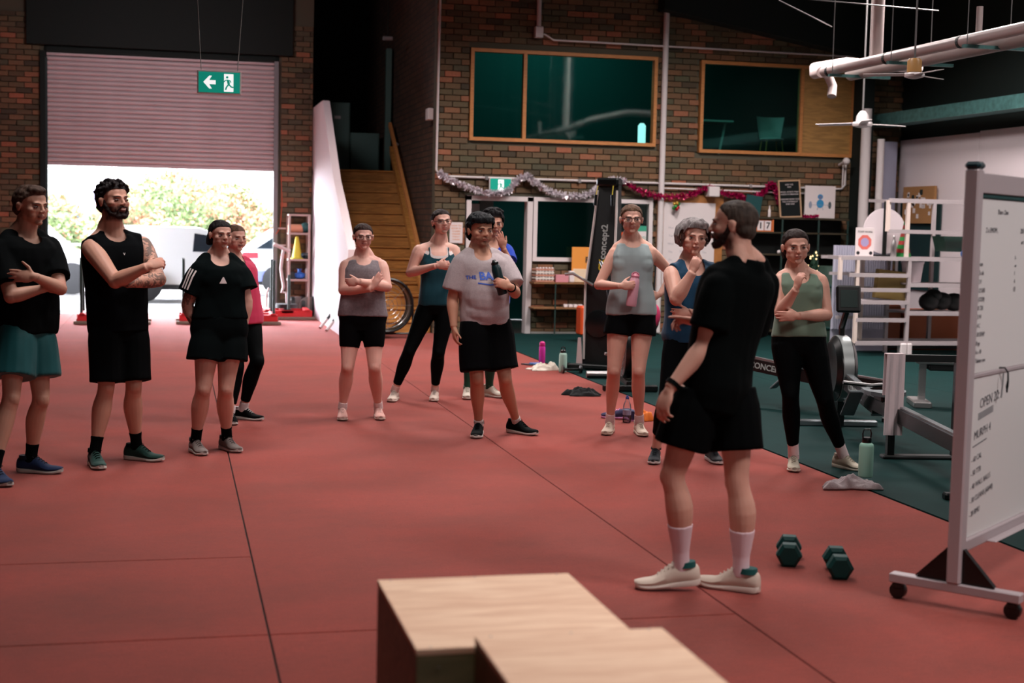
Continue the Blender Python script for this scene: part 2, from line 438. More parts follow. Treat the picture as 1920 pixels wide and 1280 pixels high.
# ------------------------------------------------------------------ floor
fl = MB().box(-8, 11.2, -6, 24.2, -.2, -.012).build('floor', mat('dark_underlay', srgb(52, 42, 38), .9), kind='structure')
M_turf = turf_material()
seams = [-7.4, -5.46, -3.52, -1.58, .36, 2.29, 4.21]
for i in range(len(seams) - 1):
    a, b = seams[i] + .004, seams[i + 1] - .004
    cuts = [-5.9, 5.45, 24.0] if a < 2 else [-5.9, 24.0]
    if i == 3: cuts = [-5.9, 5.45, 6.75, 24.0]
    for c0, c1 in zip(cuts[:-1], cuts[1:]):
        MB().bbox(a, b, c0 + .004, c1 - .004, -.011, 0, .003).build('turf_strip', M_turf, fl)
rub = [(4.22, -5.9), (11.19, 20.34)]
MB().box(4.218, 4.75, -5.9, 20.34, -.011, .004).build('rubber_edge_strip', M_rubber, fl)
for k, x0 in enumerate([4.752, 6.2, 7.65, 9.1]):
    x1 = [6.196, 7.646, 9.096, 11.19][k]
    MB().box(x0, x1, -5.9, 20.34, -.011, .003).build('rubber_sheet', M_rubber, fl)

# ------------------------------------------------------------------ bricks
_bm = {}
def brick_mesh(w, d=.03, h=.076):
    k = (round(w, 3), d, h)
    if k not in _bm:
        me = MB().bbox(0, w, 0, d, 0, h, .004).mesh('brick'); me.materials.append(BRICK); _bm[k] = me
    return _bm[k]
def brick_skin(wall, x0, x1, z0, z1, y, holes, pitch=.24, row=.086, see=None, limit=290):
    """bricks standing 3 cm proud of the wall core at y, outward = -y; single objects where the photo shows them largest"""
    cells = []
    r = 0; z = z0
    while z + row <= z1 + 1e-6:
        x = x0 - (pitch / 2 if r % 2 else 0)
        while x < x1 - .02:
            a = max(x, x0); b = min(x + pitch - .012, x1)
            segs = [(a, b)]
            for hx0, hx1, hz0, hz1 in holes:
                if z + .076 > hz0 and z < hz1:
                    ns = []
                    for s0, s1 in segs:
                        if s1 <= hx0 or s0 >= hx1: ns.append((s0, s1))
                        else:
                            if s0 < hx0 - .02: ns.append((s0, hx0))
                            if s1 > hx1 + .02: ns.append((hx1, s1))
                    segs = ns
            for s0, s1 in segs:
                if s1 - s0 > .03: cells.append((s0, s1, z))
            x += pitch
        z += row; r += 1
    key = lambda c: 0 if (see is None or see(c)) else 1
    full = sorted(cells, key=key)
    single = [c for c in full if key(c) == 0 and c[1] - c[0] > .2][:limit]
    sset = set(single); rest = MB()
    for c in cells:
        dy = random.uniform(-.004, .003)
        if c in sset:
            o = bpy.data.objects.new('brick', brick_mesh(round(c[1] - c[0], 3))); COL.objects.link(o); o.parent = wall
            o.location = (c[0], y - .03 + dy, c[2])
        else:
            rest.bbox(c[0], c[1], y - .03 + dy, y, c[2], c[2] + .076, .004)
    o = rest.build('brickwork', BRICK, wall, kind='stuff')

# back wall with roller door
wb = MB()
wb.box(-8, -2.06, 24.2, 24.45, -.2, 6.2); wb.box(1.66, 2.25, 24.2, 24.45, -.2, 6.2); wb.box(-2.06, 1.66, 24.2, 24.45, 4.15, 6.2)
wback = wb.build('wall_back', M_mortar, kind='structure')
brick_skin(wback, -3.3, -2.1, 0, 4.9, 24.2, [], see=lambda c: c[0] > -2.9 and 1.3 < c[2] < 4.2)
brick_skin(wback, 1.72, 2.24, 0, 4.9, 24.2, [], see=lambda c: c[2] < 4.2)
MB().box(-8.2, -8, -6, 24.45, -.2, 6.2).build('wall_left', M_dark, kind='structure')
MB().box(-8, 11.2, -6.2, -6, -.2, 6.2).build('wall_front', M_dark, kind='structure')
MB().box(-8.2, 11.4, -6.2, 28.2, 6.0, 6.2).build('ceiling', M_dark, kind='structure')
# roller door: guides, slats, bottom bar, curtain drum
door = empty('door_1', (-.2, 24.2, 0), kind='structure', label='half-raised pinkish grey roller door at the back', )
for sx in (-2.06, 1.60):
    m = MB().box(sx - -.2 - .0, sx + .2 + .07, -.06, .02, 0, 4.1); m.build('guide_rail', mat('dark_teal_steel', srgb(24, 52, 50), .5), door)
sl = MB(); pr = []
n = 6
for k in range(n + 1):
    t = k / n; pr.append((-.012 - .036 * math.sin(t * PI) ** .7, t * .0715))
V = []; F = []
for (y, z) in pr: V += [(-1.80, y, z), (1.84, y, z)]
for k in range(n): F.append((2 * k, 2 * k + 1, 2 * k + 3, 2 * k + 2))
V2 = [(x, y + .012, z) for x, y, z in V]; nb = len(V)
F2 = F + [tuple(i + nb for i in f[::-1]) for f in F]
F2 += [(0, 2 * k, 2 * k + nb, nb) for k in ()]
sl.add(V + V2, F2); slat_me = sl.mesh('slat'); slat_me.materials.append(M_shutter); slat_me.shade_smooth()
for k in range(24):
    o = bpy.data.objects.new('slat', slat_me); COL.objects.link(o); o.parent = door; o.location = (0, 0, 2.44 + k * .0735)
MB().box(-1.80, 1.84, .0, .01, 2.44, 4.2).build('slat_light_block', M_shutter, door)  # added sheet that keeps daylight from showing through the slat gaps
MB().box(-1.80, 1.84, -.04, .012, 2.39, 2.44).build('bottom_bar', M_shutter, door)
d = MB(); d.lathe([(.13, -1.84), (.15, -1.8), (.15, 1.82), (.13, 1.88)], (0, .1, 4.22), 20, 'x'); d.build('shutter_drum', M_dark, door)
MB().box(-2.10, -2.02, 24.1, 24.2, 0, 4.2).build('trim_1', M_dark, kind='structure')
MB().box(1.60, 1.67, 24.1, 24.2, 0, 4.2).build('trim_2', M_grey, kind='structure')

MB().box(-2.3, 1.9, 24.08, 24.19, 4.30, 5.98).build('shade_panel', M_dark, kind='structure')  # added dark sheet standing in for shade on the wall above the door
# office block: front wall
cx0, cx1, Yo = 3.65, 11.0, 20.36
HL = [(4.10, 5.12, 0, 2.02), (5.1, 6.98, 1.06, 2.02), (4.13, 6.98, 2.79, 4.13), (7.64, 10.2, 2.73, 4.12)]
def wall_with_holes(x0, x1, y0, y1, z0, z1, holes):
    xs = sorted({x0, x1, *[h[0] for h in holes], *[h[1] for h in holes]}); zs = sorted({z0, z1, *[h[2] for h in holes], *[h[3] for h in holes]})
    m = MB()
    for i in range(len(xs) - 1):
        for j in range(len(zs) - 1):
            a, b, c, dd = xs[i], xs[i + 1], zs[j], zs[j + 1]
            if any(h[0] <= a and b <= h[1] and h[2] <= c and dd <= h[3] for h in holes): continue
            m.box(a, b, y0, y1, c, dd)
    return m
woff = wall_with_holes(cx0, cx1, Yo, Yo + .2, 0, 6.0, HL).build('wall_office', M_mortar, kind='structure')
brick_skin(woff, cx0, cx1, 0, 5.2, Yo, HL, see=lambda c: (c[2] > 2.0 and c[2] < 2.75) or (c[0] < 4.1 and 1.7 < c[2] < 3.6) or (6.98 < c[0] < 7.6 and 2.0 < c[2] < 3.6))
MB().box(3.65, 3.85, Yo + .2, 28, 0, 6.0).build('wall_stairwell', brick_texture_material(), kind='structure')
MB().box(3.85, 11, 23.4, 23.5, 0, 6).build('wall_office_back', mat('office_teal_wall', srgb(20, 84, 82), .8), kind='structure')
MB().box(3.85, 11, Yo + .2, 23.4, 2.45, 2.6).build('floor_upper', M_dark, kind='structure')
MB().box(2.2, 3.65, 28, 28.2, 0, 6).build('wall_landing', M_dark, kind='structure')
MB().box(2.1, 2.25, 24.45, 28, 0, 6).build('wall_stair_far', M_dark, kind='structure')
rl = bpy.data.lights.new('office_fill', 'AREA'); rl.energy = 30; rl.size = 1.5; rl.color = (.6, 1, .95)  # unseen fill added for the dim teal behind the upper windows
ro = bpy.data.objects.new('office_fill', rl); ro.location = (6, 21.9, 5.5); COL.objects.link(ro)
rl2 = bpy.data.lights.new('office_fill', 'AREA'); rl2.energy = 6; rl2.size = .8; rl2.color = (.5, 1, .95)  # second added fill, brightens the white leaf inside the doorway
ro2 = bpy.data.objects.new('office_fill', rl2); ro2.location = (5.6, 22, 2.4); COL.objects.link(ro2)

def window(name, x0, x1, z0, z1, mull=(), mt=M_timber, w=.05, glass=G_win, ply=None, lab=None):
    t = empty(name, (x0, Yo, z0), kind='structure')
    X, Z = x1 - x0, z1 - z0
    f = MB().box(0, X, -.06, .06, 0, w).box(0, X, -.06, .06, Z - w, Z).box(0, w, -.06, .06, w, Z - w).box(X - w, X, -.06, .06, w, Z - w)
    f.build('window_frame', mt, t)
    for q in mull: MB().box(q - x0 - w / 2, q - x0 + w / 2, -.055, .055, w, Z - w).build('mullion', mt, t)
    ed = [w] + [q - x0 for q in mull] + [X - w]
    for a, b in zip(ed[:-1], ed[1:]):
        MB().box(a + .02, b - .02, -.004, .004, w, Z - w).build('pane', glass, t)
    return t
w1 = window('window_1', 4.14, 6.97, 2.80, 4.12, [4.95])
w2 = window('window_2', 7.66, 10.18, 2.74, 4.11, [9.3])
MB().box(9.33 - 7.66, 10.13 - 7.66, -.03, .0, .05, 1.32).build('plywood_panel', M_ply2, w2)
w3 = window('window_3', 5.12, 6.96, 1.07, 2.01, (), M_whitegloss, .06)
# office door frame
dr = empty('door_2', (4.12, Yo, 0), kind='structure')
MB().box(0, .07, -.05, .15, 0, 2.0).build('door_jamb', M_whitegloss, dr); MB().box(.91, .99, -.05, .15, 0, 2.0).build('door_jamb', M_whitegloss, dr)
MB().box(0, .99, -.05, .15, 1.94, 2.01).build('door_head', M_whitegloss, dr)
MB().bbox(.12, .36, .75, .8, .02, 1.9, .005).build('door_leaf', M_whitegloss, dr)
MB().bbox(.40, .62, .95, 1.0, .02, 1.95, .005).build('sliding_panel', M_grey, dr)
MB().box(5.12, 11.0, Yo - .06, Yo - .03, 0, .03).build('baseboard_office', M_concrete, kind='structure')
# raking dark soffit above the office windows
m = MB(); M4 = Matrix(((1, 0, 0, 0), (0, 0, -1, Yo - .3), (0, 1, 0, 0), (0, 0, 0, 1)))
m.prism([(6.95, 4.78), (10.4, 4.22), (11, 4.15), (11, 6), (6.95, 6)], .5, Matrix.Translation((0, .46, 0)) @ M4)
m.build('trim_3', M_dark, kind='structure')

# right wall: white lining, dark above, beam
wr = MB().box(11.0, 11.2, -6, 24, 0, 6).build('wall_right', M_dark, kind='structure')
ys = [20.3, 18.05, 15.6, 13.15, 10.7, 8.2, 5.7, 3.2]
for a, b in zip(ys[1:], ys[:-1]):
    MB().bbox(10.965, 10.998, a + .006, b - .006, .02, 3.05 if a < 17.9 else 3.03, .004).build('lining_panel', M_white, wr)
bm_ = MB()
bm_.box(10.45, 10.75, 3, 20.3, 3.22, 3.24).box(10.45, 10.75, 3, 20.3, 3.38, 3.40).box(10.45, 10.49, 3, 20.3, 3.24, 3.38)
bm_.build('trim_4', M_galv, kind='structure')
MB().box(10.15, 10.35, Yo - .35, Yo - .04, 0, 6).build('trim_5', M_dark, kind='structure')

# stairs
st = empty('timber_staircase', (2.39, 20.4, 0), label='timber plank staircase rising behind the women to the upper level', cat='staircase')
rise, run = .175, .262
for k in range(14):
    MB().bbox(0, 1.24, k * run, (14) * run if k == 13 else (k + 1) * run + .03, k * rise + .002, (k + 1) * rise - .036, .004).bbox(0, 1.24, k * run - .022, (k + 1) * run + .02, (k + 1) * rise - .032, (k + 1) * rise, .006).build('step', M_plydark, st)
MB().bbox(1.16, 1.235, .2, 3.8, .2, .201 + .12, .002, Matrix(((1, 0, 0, 0), (0, 1, 0, 0), (0, .668, 1, .02), (0, 0, 0, 1)))).build('stringer', M_plydark, st)
MB().box(2.25, 3.65, 24.07, 28, 2.35, 2.45).build('floor_landing', M_dark, kind='structure')
hr = empty('handrail', (3.55, 20.3, 0), label='timber handrail running up the wall beside the stairs', cat='handrail')
MB().bar((0, .5, 1.05), (0, 3.9, 3.25), .05, .07).build('rail', M_timber, hr)
for q in (.9, 3.4):
    MB().bar((0, q, .98 + q * .647 - .25), (.08, q, .98 + q * .647 - .3), .03).build('bracket', M_steel, hr)
# white stair-side bulkhead
m = MB(); P = [(19.0, 0), (24.19, 0), (24.19, 3.47), (22.6, 3.47), (20.9, 2.2), (19.85, 1.68), (19.0, 1.22)]
MY = Matrix(((0, 0, 1, 2.25), (1, 0, 0, 0), (0, 1, 0, 0), (0, 0, 0, 1)))
m.prism(P, .11, MY)
m.build('trim_6', mat('white_board', srgb(232, 214, 216), .5), kind='structure')

# services: conduits and pipes
def pipe(name, pts, r, m, label, cat='pipe', group=None, clips=()):
    t = empty(name, pts[0], label=label, cat=cat, group=group)
    P = [np.asarray(p, float) - np.asarray(pts[0], float) for p in pts]
    MB().tube(P, r, 10).build('tube', m, t, smooth=True)
    for c in clips:
        q = np.asarray(c, float) - np.asarray(pts[0], float)
        MB().box(q[0] - .02, q[0] + .02, q[1] - .03, q[1] + .03, q[2] - r * 1.6, q[2] + r * 1.6).build('clip', M_steel, t)
    return t
yc = Yo - .06
pipe('conduit', [(3.68, yc, 5.8), (3.66, yc, 2.36), (3.72, yc, 2.27), (10.0, yc, 2.255), (10.06, yc, 2.32), (10.06, yc, 2.66)], .017, M_whitegloss,
     'thin white conduit running down the corner and along above the tinsel', clips=[(4.4, yc, 2.265), (5.8, yc, 2.26), (6.6, yc, 2.26), (8.5, yc, 2.26)])
pipe('conduit', [(5.2, yc - .04, 4.36), (5.35, yc - .04, 4.28), (10.2, yc - .04, 4.27)], .014, M_whitegloss, 'thin white conduit above the two upper windows')
pipe('downpipe', [(5.12, yc - .05, 6), (5.12, yc - .05, 4.45)], .035, M_whitegloss, 'short white pipe dropping above the wide upper window')
MB().bbox(5.06, 5.18, yc - .1, yc + .0, 4.3, 4.46, .01).build('junction_box', M_whitegloss, label='small white junction box at the end of the short ceiling pipe', cat='junction box')
pipe('downpipe', [(7.07, yc - .03, 5.0), (7.07, yc - .03, .03)], .045, M_whitegloss, 'white downpipe between the two upper windows', clips=[(7.07, yc, z) for z in (1.2, 2.4, 3.4, 4.3)])
pipe('conduit', [(7.12, yc - .02, 2.19), (9.6, yc - .02, 2.17)], .012, M_whitegloss, 'short white conduit under the burgundy tinsel')
MB().bbox(3.55, 3.64, Yo + .1, Yo + .3, 3.08, 3.25, .01).build('wall_sensor', M_whitegloss, label='small white sensor on the brick corner', cat='sensor')
# pipes at the right corner
pA = on_y(1622, 300, 19.8); pB = on_y(1640, 260, 19.6); pC = on_y(1665, 300, 20.2)
pipe('downpipe', [(pA[0], 19.8, 3.45), (pA[0], 19.8, 1.45), (pA[0] + .02, 19.85, .05)], .075, M_whitegloss, 'thick white pipe standing at the right corner of the office wall')
pipe('downpipe', [(pA[0] + .2, 19.7, 3.0), (pA[0] + .2, 19.7, 1.95), (pA[0] + .24, 19.7, 1.6), (pA[0] + .25, 19.72, .02)], .055, M_whitegloss, 'shorter white pipe ending in a hose bend beside the thick corner pipe')
MB().bbox(pC[0] - .13, pC[0] + .13, 20.15, 20.3, 0, 3.0, .01).build('trim_7', mat('pale_blue_column', srgb(168, 168, 190), .5), kind='structure')
# ------------------------------------------------------------------ foreground: jump boxes, board, dumbbells
def plyo_box(p00, w, d, h, label, rz=0.):
    """p00 = far left top corner seen from the camera"""
    t = empty('plyo_box', (p00[0], p00[1] - d, 0), rz, label=label, cat='box', group='plywood jump boxes')
    k = .018
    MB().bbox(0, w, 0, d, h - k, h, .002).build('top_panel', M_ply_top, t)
    MB().bbox(.001, w - .001, .001, k, 0, h - k - .001, .0015).build('side_panel', M_ply_shade, t)
    MB().bbox(.001, w - .001, d - k, d - .001, 0, h - k - .001, .0015).build('side_panel', M_ply_shade, t)
    MB().bbox(.001, k, k + .001, d - k - .001, 0, h - k - .001, .0015).build('end_panel', M_ply_shade, t)
    MB().bbox(w - k, w - .001, k + .001, d - k - .001, 0, h - k - .001, .0015).build('end_panel', M_ply_shade, t)
    for i in range(3):
        for j in (0, 1):
            x = .04 + i * (w - .08) / 2; y = .010 if j == 0 else d - .010
            MB().lathe([(.004, 0), (.004, .0006)], (x, y, h), 8).build('screw', M_steel, t)
    for i in (0, 1, 2): MB().lathe([(.004, 0), (.004, -.0006)], (.06 + i * (w - .12) / 2, 0, h - .05), 8, 'z').build('screw', M_steel, t)
    return t
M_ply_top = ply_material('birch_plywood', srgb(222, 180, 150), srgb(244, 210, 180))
M_ply_shade = ply_material('birch_plywood_shaded', srgb(96, 96, 66), srgb(124, 118, 84))  # shade on the upright faces is put into this darker ply colour
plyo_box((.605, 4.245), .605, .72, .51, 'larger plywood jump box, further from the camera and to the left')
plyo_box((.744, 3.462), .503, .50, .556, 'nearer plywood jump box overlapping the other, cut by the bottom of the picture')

# whiteboard on castors
FA = Vector((3.262, 5.392, 0)); dv = Vector((4.165 - 3.39, 6.259 - 5.62, 0)).normalized()      # along the board, away from the near post
ang = math.atan2(dv.y, dv.x)
wbd = empty('rolling_whiteboard', FA, ang, label='tall aluminium-framed whiteboard on castors with handwritten workouts, right edge', cat='whiteboard')
# local x runs along the board, y towards the back, front faces -y
Lb = 1.9
def bb(n, *a, m=M_alu, par=wbd, b=.004): return MB().bbox(*a, b).build(n, m, par)
for x0 in (0, Lb):
    MB().bbox(x0 - .035, x0 + .035, -.03, .03, .11, 1.875, .008).build('post', M_alu, wbd)
    MB().bbox(x0 - .038, x0 + .038, -.034, .034, 1.872, 1.905, .012).build('post_cap', mat('dark_teal_cap', srgb(14, 48, 56), .3), wbd)
    MB().bbox(x0 - .03, x0 + .03, -.285, .285, .072, .112, .004).build('foot_bar', M_alu, wbd)
    g = MB()
    for s_ in (-1, 1):
        pts = [(s_ * .03, .112), (s_ * .17, .112), (s_ * .03, .26)]
        g.prism(pts if s_ > 0 else pts[::-1], .012, Matrix(((0, 0, 1, x0 - .006), (1, 0, 0, 0), (0, 1, 0, 0), (0, 0, 0, 1))))
        g.bar((x0, s_ * .17, .118), (x0, s_ * .034, .26), .03, .006)
    g.build('gusset', M_blackgloss, wbd)
    for s_ in (-1, 1):
        c = MB(); c.lathe([(.020, -.022), (.034, -.02), (.036, -.012), (.036, .012), (.034, .02), (.020, .022)], (x0, s_ * .25, .036), 16, 'x')
        cc = c.build('castor', M_blackgloss, wbd, smooth=True)
        MB().bbox(x0 - .026, x0 + .026, s_ * .25 - .022, s_ * .25 + .022, .045, .072, .005).build('castor_fork', M_blackgloss, cc)
bb('top_rail', .035, Lb - .035, -.022, .022, 1.775, 1.862); bb('bottom_rail', .035, Lb - .035, -.024, .024, .24, .29)
bb('middle_rail', .035, Lb - .035, -.012, .012, .985, 1.005)
bb('top_seal', .036, Lb - .036, -.014, .014, 1.755, 1.775, m=M_teal)
M_wb = mat('whiteboard_enamel', srgb(226, 224, 224), .25, spec=.4)
bb('board_panel', .036, Lb - .036, -.006, .006, 1.006, 1.754, m=M_wb, b=.001); bb('board_panel', .036, Lb - .036, -.006, .006, .291, .984, m=M_wb, b=.001)
bb('tray', .3, Lb - .3, -.07, -.025, .245, .252)
def wtext(t_, x, z, sz, sh=.2, al='LEFT', m=None, slope=0.):
    put_text('handwriting', t_, sz, (x + .05, -.0072, z), (1, 0, slope), (-slope, 0, 1), m or M_marker, wbd, al, sh, ext=.0003)
M_marker = mat('marker_ink', srgb(92, 92, 98), .7)
wtext('OPEN 20:', .13, .865, .062,   .15, slope=.10)
for i in range(4): MB().bar((.17, -.0072, .80 + .008 * i), (.36, -.0072, .822 + .008 * i), .002, .003).build('underline', M_marker, wbd)
wtext('MURPH 4', .075, .73, .052, .15, slope=.12); MB().bar((.12, -.0072, .685), (.29, -.0072, .706), .002, .004).build('underline', M_marker, wbd)
for i, w_ in enumerate(('- 60 CAL', '- 50 TTB', '- 40 WALL BALLS', '- 30 CLEANS (60/40)', '- 20 BMU')):
    wtext(w_, .06, .625 - i * .060, .034, .1, slope=.12)
wtext('Thurs Class', .24, 1.70, .030); wtext('2 x EMOM ,', .10, 1.62, .032); wtext('20/15', .56, 1.62, .034); wtext('or 60', .58, 1.57, .030)
for i, w_ in enumerate(('1-', '-w', '1', '-k', '(1)')): wtext(w_, .50, 1.50 - i * .035, .026)
for i, w_ in enumerate(('run', '5 rds', '2 F', '12 KBS', '(12/20)', '8 T2B', '3 W', '4 C', '10 SDHP', '8 pp', '6 x 10', 'Tabata row')):
    wtext(w_, .045, 1.475 - i * .036 * 1.05, .027, .1)
hk = empty('cable_tie_hook', (FA.x + dv.x * .42, FA.y + dv.y * .42, 0), ang, label='black loop hanging from the middle rail of the whiteboard', cat='hook')
MB().tube([(0, .0, 1.01), (.0, -.03, 1.012), (.03, -.035, .99), (.045, -.033, .95), (.052, -.03, .925), (.045, -.03, .90), (.036, -.03, .925), (.042, -.032, .95)], .004, 6).build('loop', M_blackgloss, hk, smooth=True)
MB().tube([(-.015, -.03, .99), (-.02, -.03, .93), (-.03, -.03, .88), (-.022, -.03, .90)], .003, 6).build('tail', M_grey, hk)

def dumbbell(x, y, rz, label):
    t = empty('hex_dumbbell', (x, y, 0), rz, label=label, cat='dumbbell', group='dumbbells on the turf')
    R = .062; M_db = mat('dark_green_rubber', srgb(4, 60, 58), .55, spec=.3)
    for s_ in (-1, 1):
        prof = [(R * .72, .048), (R, .062), (R, .118), (R * .74, .132)]
        if s_ < 0: prof = [(r, -h) for r, h in prof][::-1]
        m = MB(); n = 6; V = []; F = []
        for r, h in prof:
            for k in range(n):
                a = PI / 6 + k * PI / 3 + 0; V.append((r * math.sin(a) * 1.0, h, R * math.cos(PI / 6) + r * math.cos(a + PI / 6 - PI / 6)))
        # flat side down
        V = []
        for r, h in prof:
            for k in range(n):
                a = k * PI / 3; V.append((r * math.cos(a), h, R * math.cos(PI / 6) + r * math.sin(a)))
        for i in range(len(prof) - 1):
            for k in range(n):
                a, b = i * n + k, i * n + (k + 1) % n; F.append((a, b, b + n, a + n))
        F.append(tuple(range(n))[::-1]); F.append(tuple(range((len(prof) - 1) * n, len(prof) * n)))
        m.add(V, F).build('head', M_db, t)
    MB().lathe([(.014, -.05), (.017, -.03), (.018, 0), (.017, .03), (.014, .05)], (0, 0, R * .866), 12, 'y').build('handle', M_steel, t, smooth=True)
    return t
d1 = on_floor(1475, 1052); d2 = on_floor(1570, 1075)
dumbbell(d1[0] + .01, d1[1], math.radians(-24), 'dark green hex dumbbell nearer the coach'); dumbbell(d2[0], d2[1], math.radians(-20), 'dark green hex dumbbell nearer the whiteboard')

# ------------------------------------------------------------------ bottles, towels, shoes on the floor
def bottle(name, p, prof, m, label, cap=None, capm=None, n=20, rz=0., group=None, M=None):
    t = empty(name, p, rz, label=label, cat='bottle', group=group)
    MB().lathe(prof, n=n).build('bottle_body', m, t, smooth=True)
    if cap: MB().lathe(cap, n=n).build('cap', capm, t, smooth=True)
    return t
M_mint = mat('mint_enamel', srgb(148, 200, 182), .4); M_mint2 = mat('pale_mint', srgb(160, 196, 182), .45)
M_pinkb = mat('pink_bottle', srgb(214, 60, 170), .35); M_pinkp = mat('pale_pink_bottle', srgb(216, 160, 176), .45); M_clear = G_clear
b = on_floor(1622, 905)
bb_ = bottle('water_bottle', b, [(.040, .04), (.046, .045), (.047, .06), (.047, .235), (.042, .252), (.030, .26)], M_mint, 'large mint green bottle standing on the grey towel', [(.028, .258), (.030, .262), (.030, .29), (.027, .295)], M_blackgloss)
MB().tube([(-.026, 0, .285), (-.030, 0, .32), (-.022, 0, .345), (.022, 0, .345), (.030, 0, .32), (.026, 0, .285)], .005, 8).build('carry_loop', M_blackgloss, bb_, smooth=True)
b = on_floor(1055, 698)
bb_ = bottle('water_bottle', b, [(.036, 0), (.043, .008), (.044, .02), (.044, .19), (.038, .21), (.03, .216)], M_mint2, 'small pale mint bottle with black spout lid beside the white towel', [(.03, .214), (.031, .22), (.031, .24), (.02, .252)], M_blackgloss)
MB().tube([(-.02, 0, .245), (-.022, 0, .27), (.0, 0, .282), (.022, 0, .27), (.02, 0, .245)], .006, 8).build('carry_loop', M_blackgloss, bb_, smooth=True)
b = on_floor(1016, 682)
bottle('water_bottle', b, [(.030, 0), (.036, .01), (.037, .15), (.036, .19), (.031, .205)], M_pinkb, 'bright pink bottle at the back of the white towel', [(.031, .204), (.033, .21), (.033, .245), (.024, .257), (.012, .26)], mat('dark_pink', srgb(190, 30, 120), .4))
b = on_floor(1175, 792)
bb_ = bottle('water_bottle', b, [(.028, 0), (.034, .006), (.034, .03), (.0325, .035), (.034, .04), (.034, .12), (.030, .15), (.014, .185), (.013, .2)], M_clear, 'clear plastic water bottle with blue cap between the tall woman\'s feet', [(.015, .195), (.015, .212), (.010, .214), (.009, .225)], mat('blue_cap', srgb(60, 80, 150), .4))
MB().lathe([(.027, .004), (.031, .01), (.031, .085), (.030, .086)], n=16).build('water', glass_mat('water', (.72, .80, .86), .03), bb_, smooth=True)
MB().lathe([(.0345, .065), (.0345, .105)], n=16).build('label', mat('bottle_label', srgb(150, 160, 190), .4), bb_)

def heap(name, c, size, h, m, label, cat, seed, rz=0., folds=5., n=46, parent=None, lobes=()):
    """rumpled cloth lying on the floor: a closed pillow-like sheet with folds"""
    rs = np.random.RandomState(seed); V = []; F = []
    for side in (1, 0):
        for i in range(n):
            for j in range(n):
                u = i / (n - 1) * 2 - 1; v = j / (n - 1) * 2 - 1
                r = max(abs(u), abs(v)); th = math.atan2(v, u)
                k = r / (math.hypot(u, v) + 1e-9) if r > 0 else 1
                edge = 1 + .14 * math.sin(3 * th + seed) + .10 * math.sin(5 * th + 2 * seed) + .05 * math.sin(9 * th)
                x, y = u * k ** .0 * size[0] * edge, v * size[1] * edge
                V.append((x, y, side))
    P = np.array([(a, b_, 0) for a, b_, _ in V]); w = wob(P / size[0], seed, folds, 3, (1, 1.4, 1)); w2 = 1 - np.abs(wob(P / size[0], seed + 5, folds * .8, 2, (.5, 1.8, 1)))
    for k_ in range(len(V)):
        i, j = divmod(k_ % (n * n), n); u = i / (n - 1) * 2 - 1; v = j / (n - 1) * 2 - 1
        e = (1 - max(abs(u), abs(v)) ** 4)
        z = h * max(.12, (.6 + .35 * w[k_]) * (.55 + .5 * w2[k_])) * e + .008 if V[k_][2] else .002
        V[k_] = (V[k_][0], V[k_][1], z)
    for s_ in (0, 1):
        for i in range(n - 1):
            for j in range(n - 1):
                a = s_ * n * n + i * n + j; F.append((a, a + 1, a + n + 1, a + n) if s_ else (a, a + n, a + n + 1, a + 1))
    ring = [i * n for i in range(n)] + [(n - 1) * n + j for j in range(1, n)] + [i * n + n - 1 for i in range(n - 2, -1, -1)] + [j for j in range(n - 2, 0, -1)]
    for a, b_ in zip(ring, ring[1:] + ring[:1]): F.append((a, b_, b_ + n * n, a + n * n))
    me = MB().add(V, F).mesh(name); o = link(name, me, parent, m, c, label, cat, smooth=True); o.rotation_euler = (0, 0, rz); return o
M_towel = mat('terry_grey', srgb(176, 164, 166), .95, bump=.5, bscale=220, var=.12, vscale=20)
c = on_floor(1594, 916); heap('towel', (c[0], c[1], .004), (.165, .062), .105, M_towel, 'crumpled grey towel on the turf edge under the mint bottle', 'towel', 3, math.radians(-10), 6.)
c = on_floor(1024, 694); heap('towel', (c[0] - .03, c[1], .0), (.15, .09), .09, mat('terry_cream', srgb(222, 214, 200), .95, bump=.4, bscale=220), 'cream white towel heaped on the turf edge by the two small bottles', 'towel', 8, .2, 6.)
c = on_floor(1096, 741); heap('dropped_top', (c[0] - .02, c[1], .0), (.16, .09), .10, mat('black_jersey', srgb(12, 18, 20), .9), 'black garment dropped on the turf behind the tall woman', 'clothing', 6, -.1, 5.5)
c = on_floor(990, 684); ph = empty('phone', (c[0], c[1], 0), .5, label='dark phone lying on the turf left of the cream towel', cat='phone')
MB().bbox(-.04, .04, -.08, .08, .001, .012, .004).build('phone_body', M_blackgloss, ph); MB().bbox(-.037, .037, -.076, .076, .012, .0128, .0003).build('screen', mat('screen_glass', srgb(20, 40, 66), .1), ph)
ca = empty('card_wallet', (c[0] + .10, c[1] + .05, 0), .3, label='blue folded wallet between the phone and cream towel', cat='wallet')
MB().bbox(-.06, .06, -.05, .05, .001, .012, .004).bbox(-.058, .058, -.048, .048, .0125, .02, .003).build('fold', mat('blue_vinyl', srgb(70, 110, 170), .5), ca)
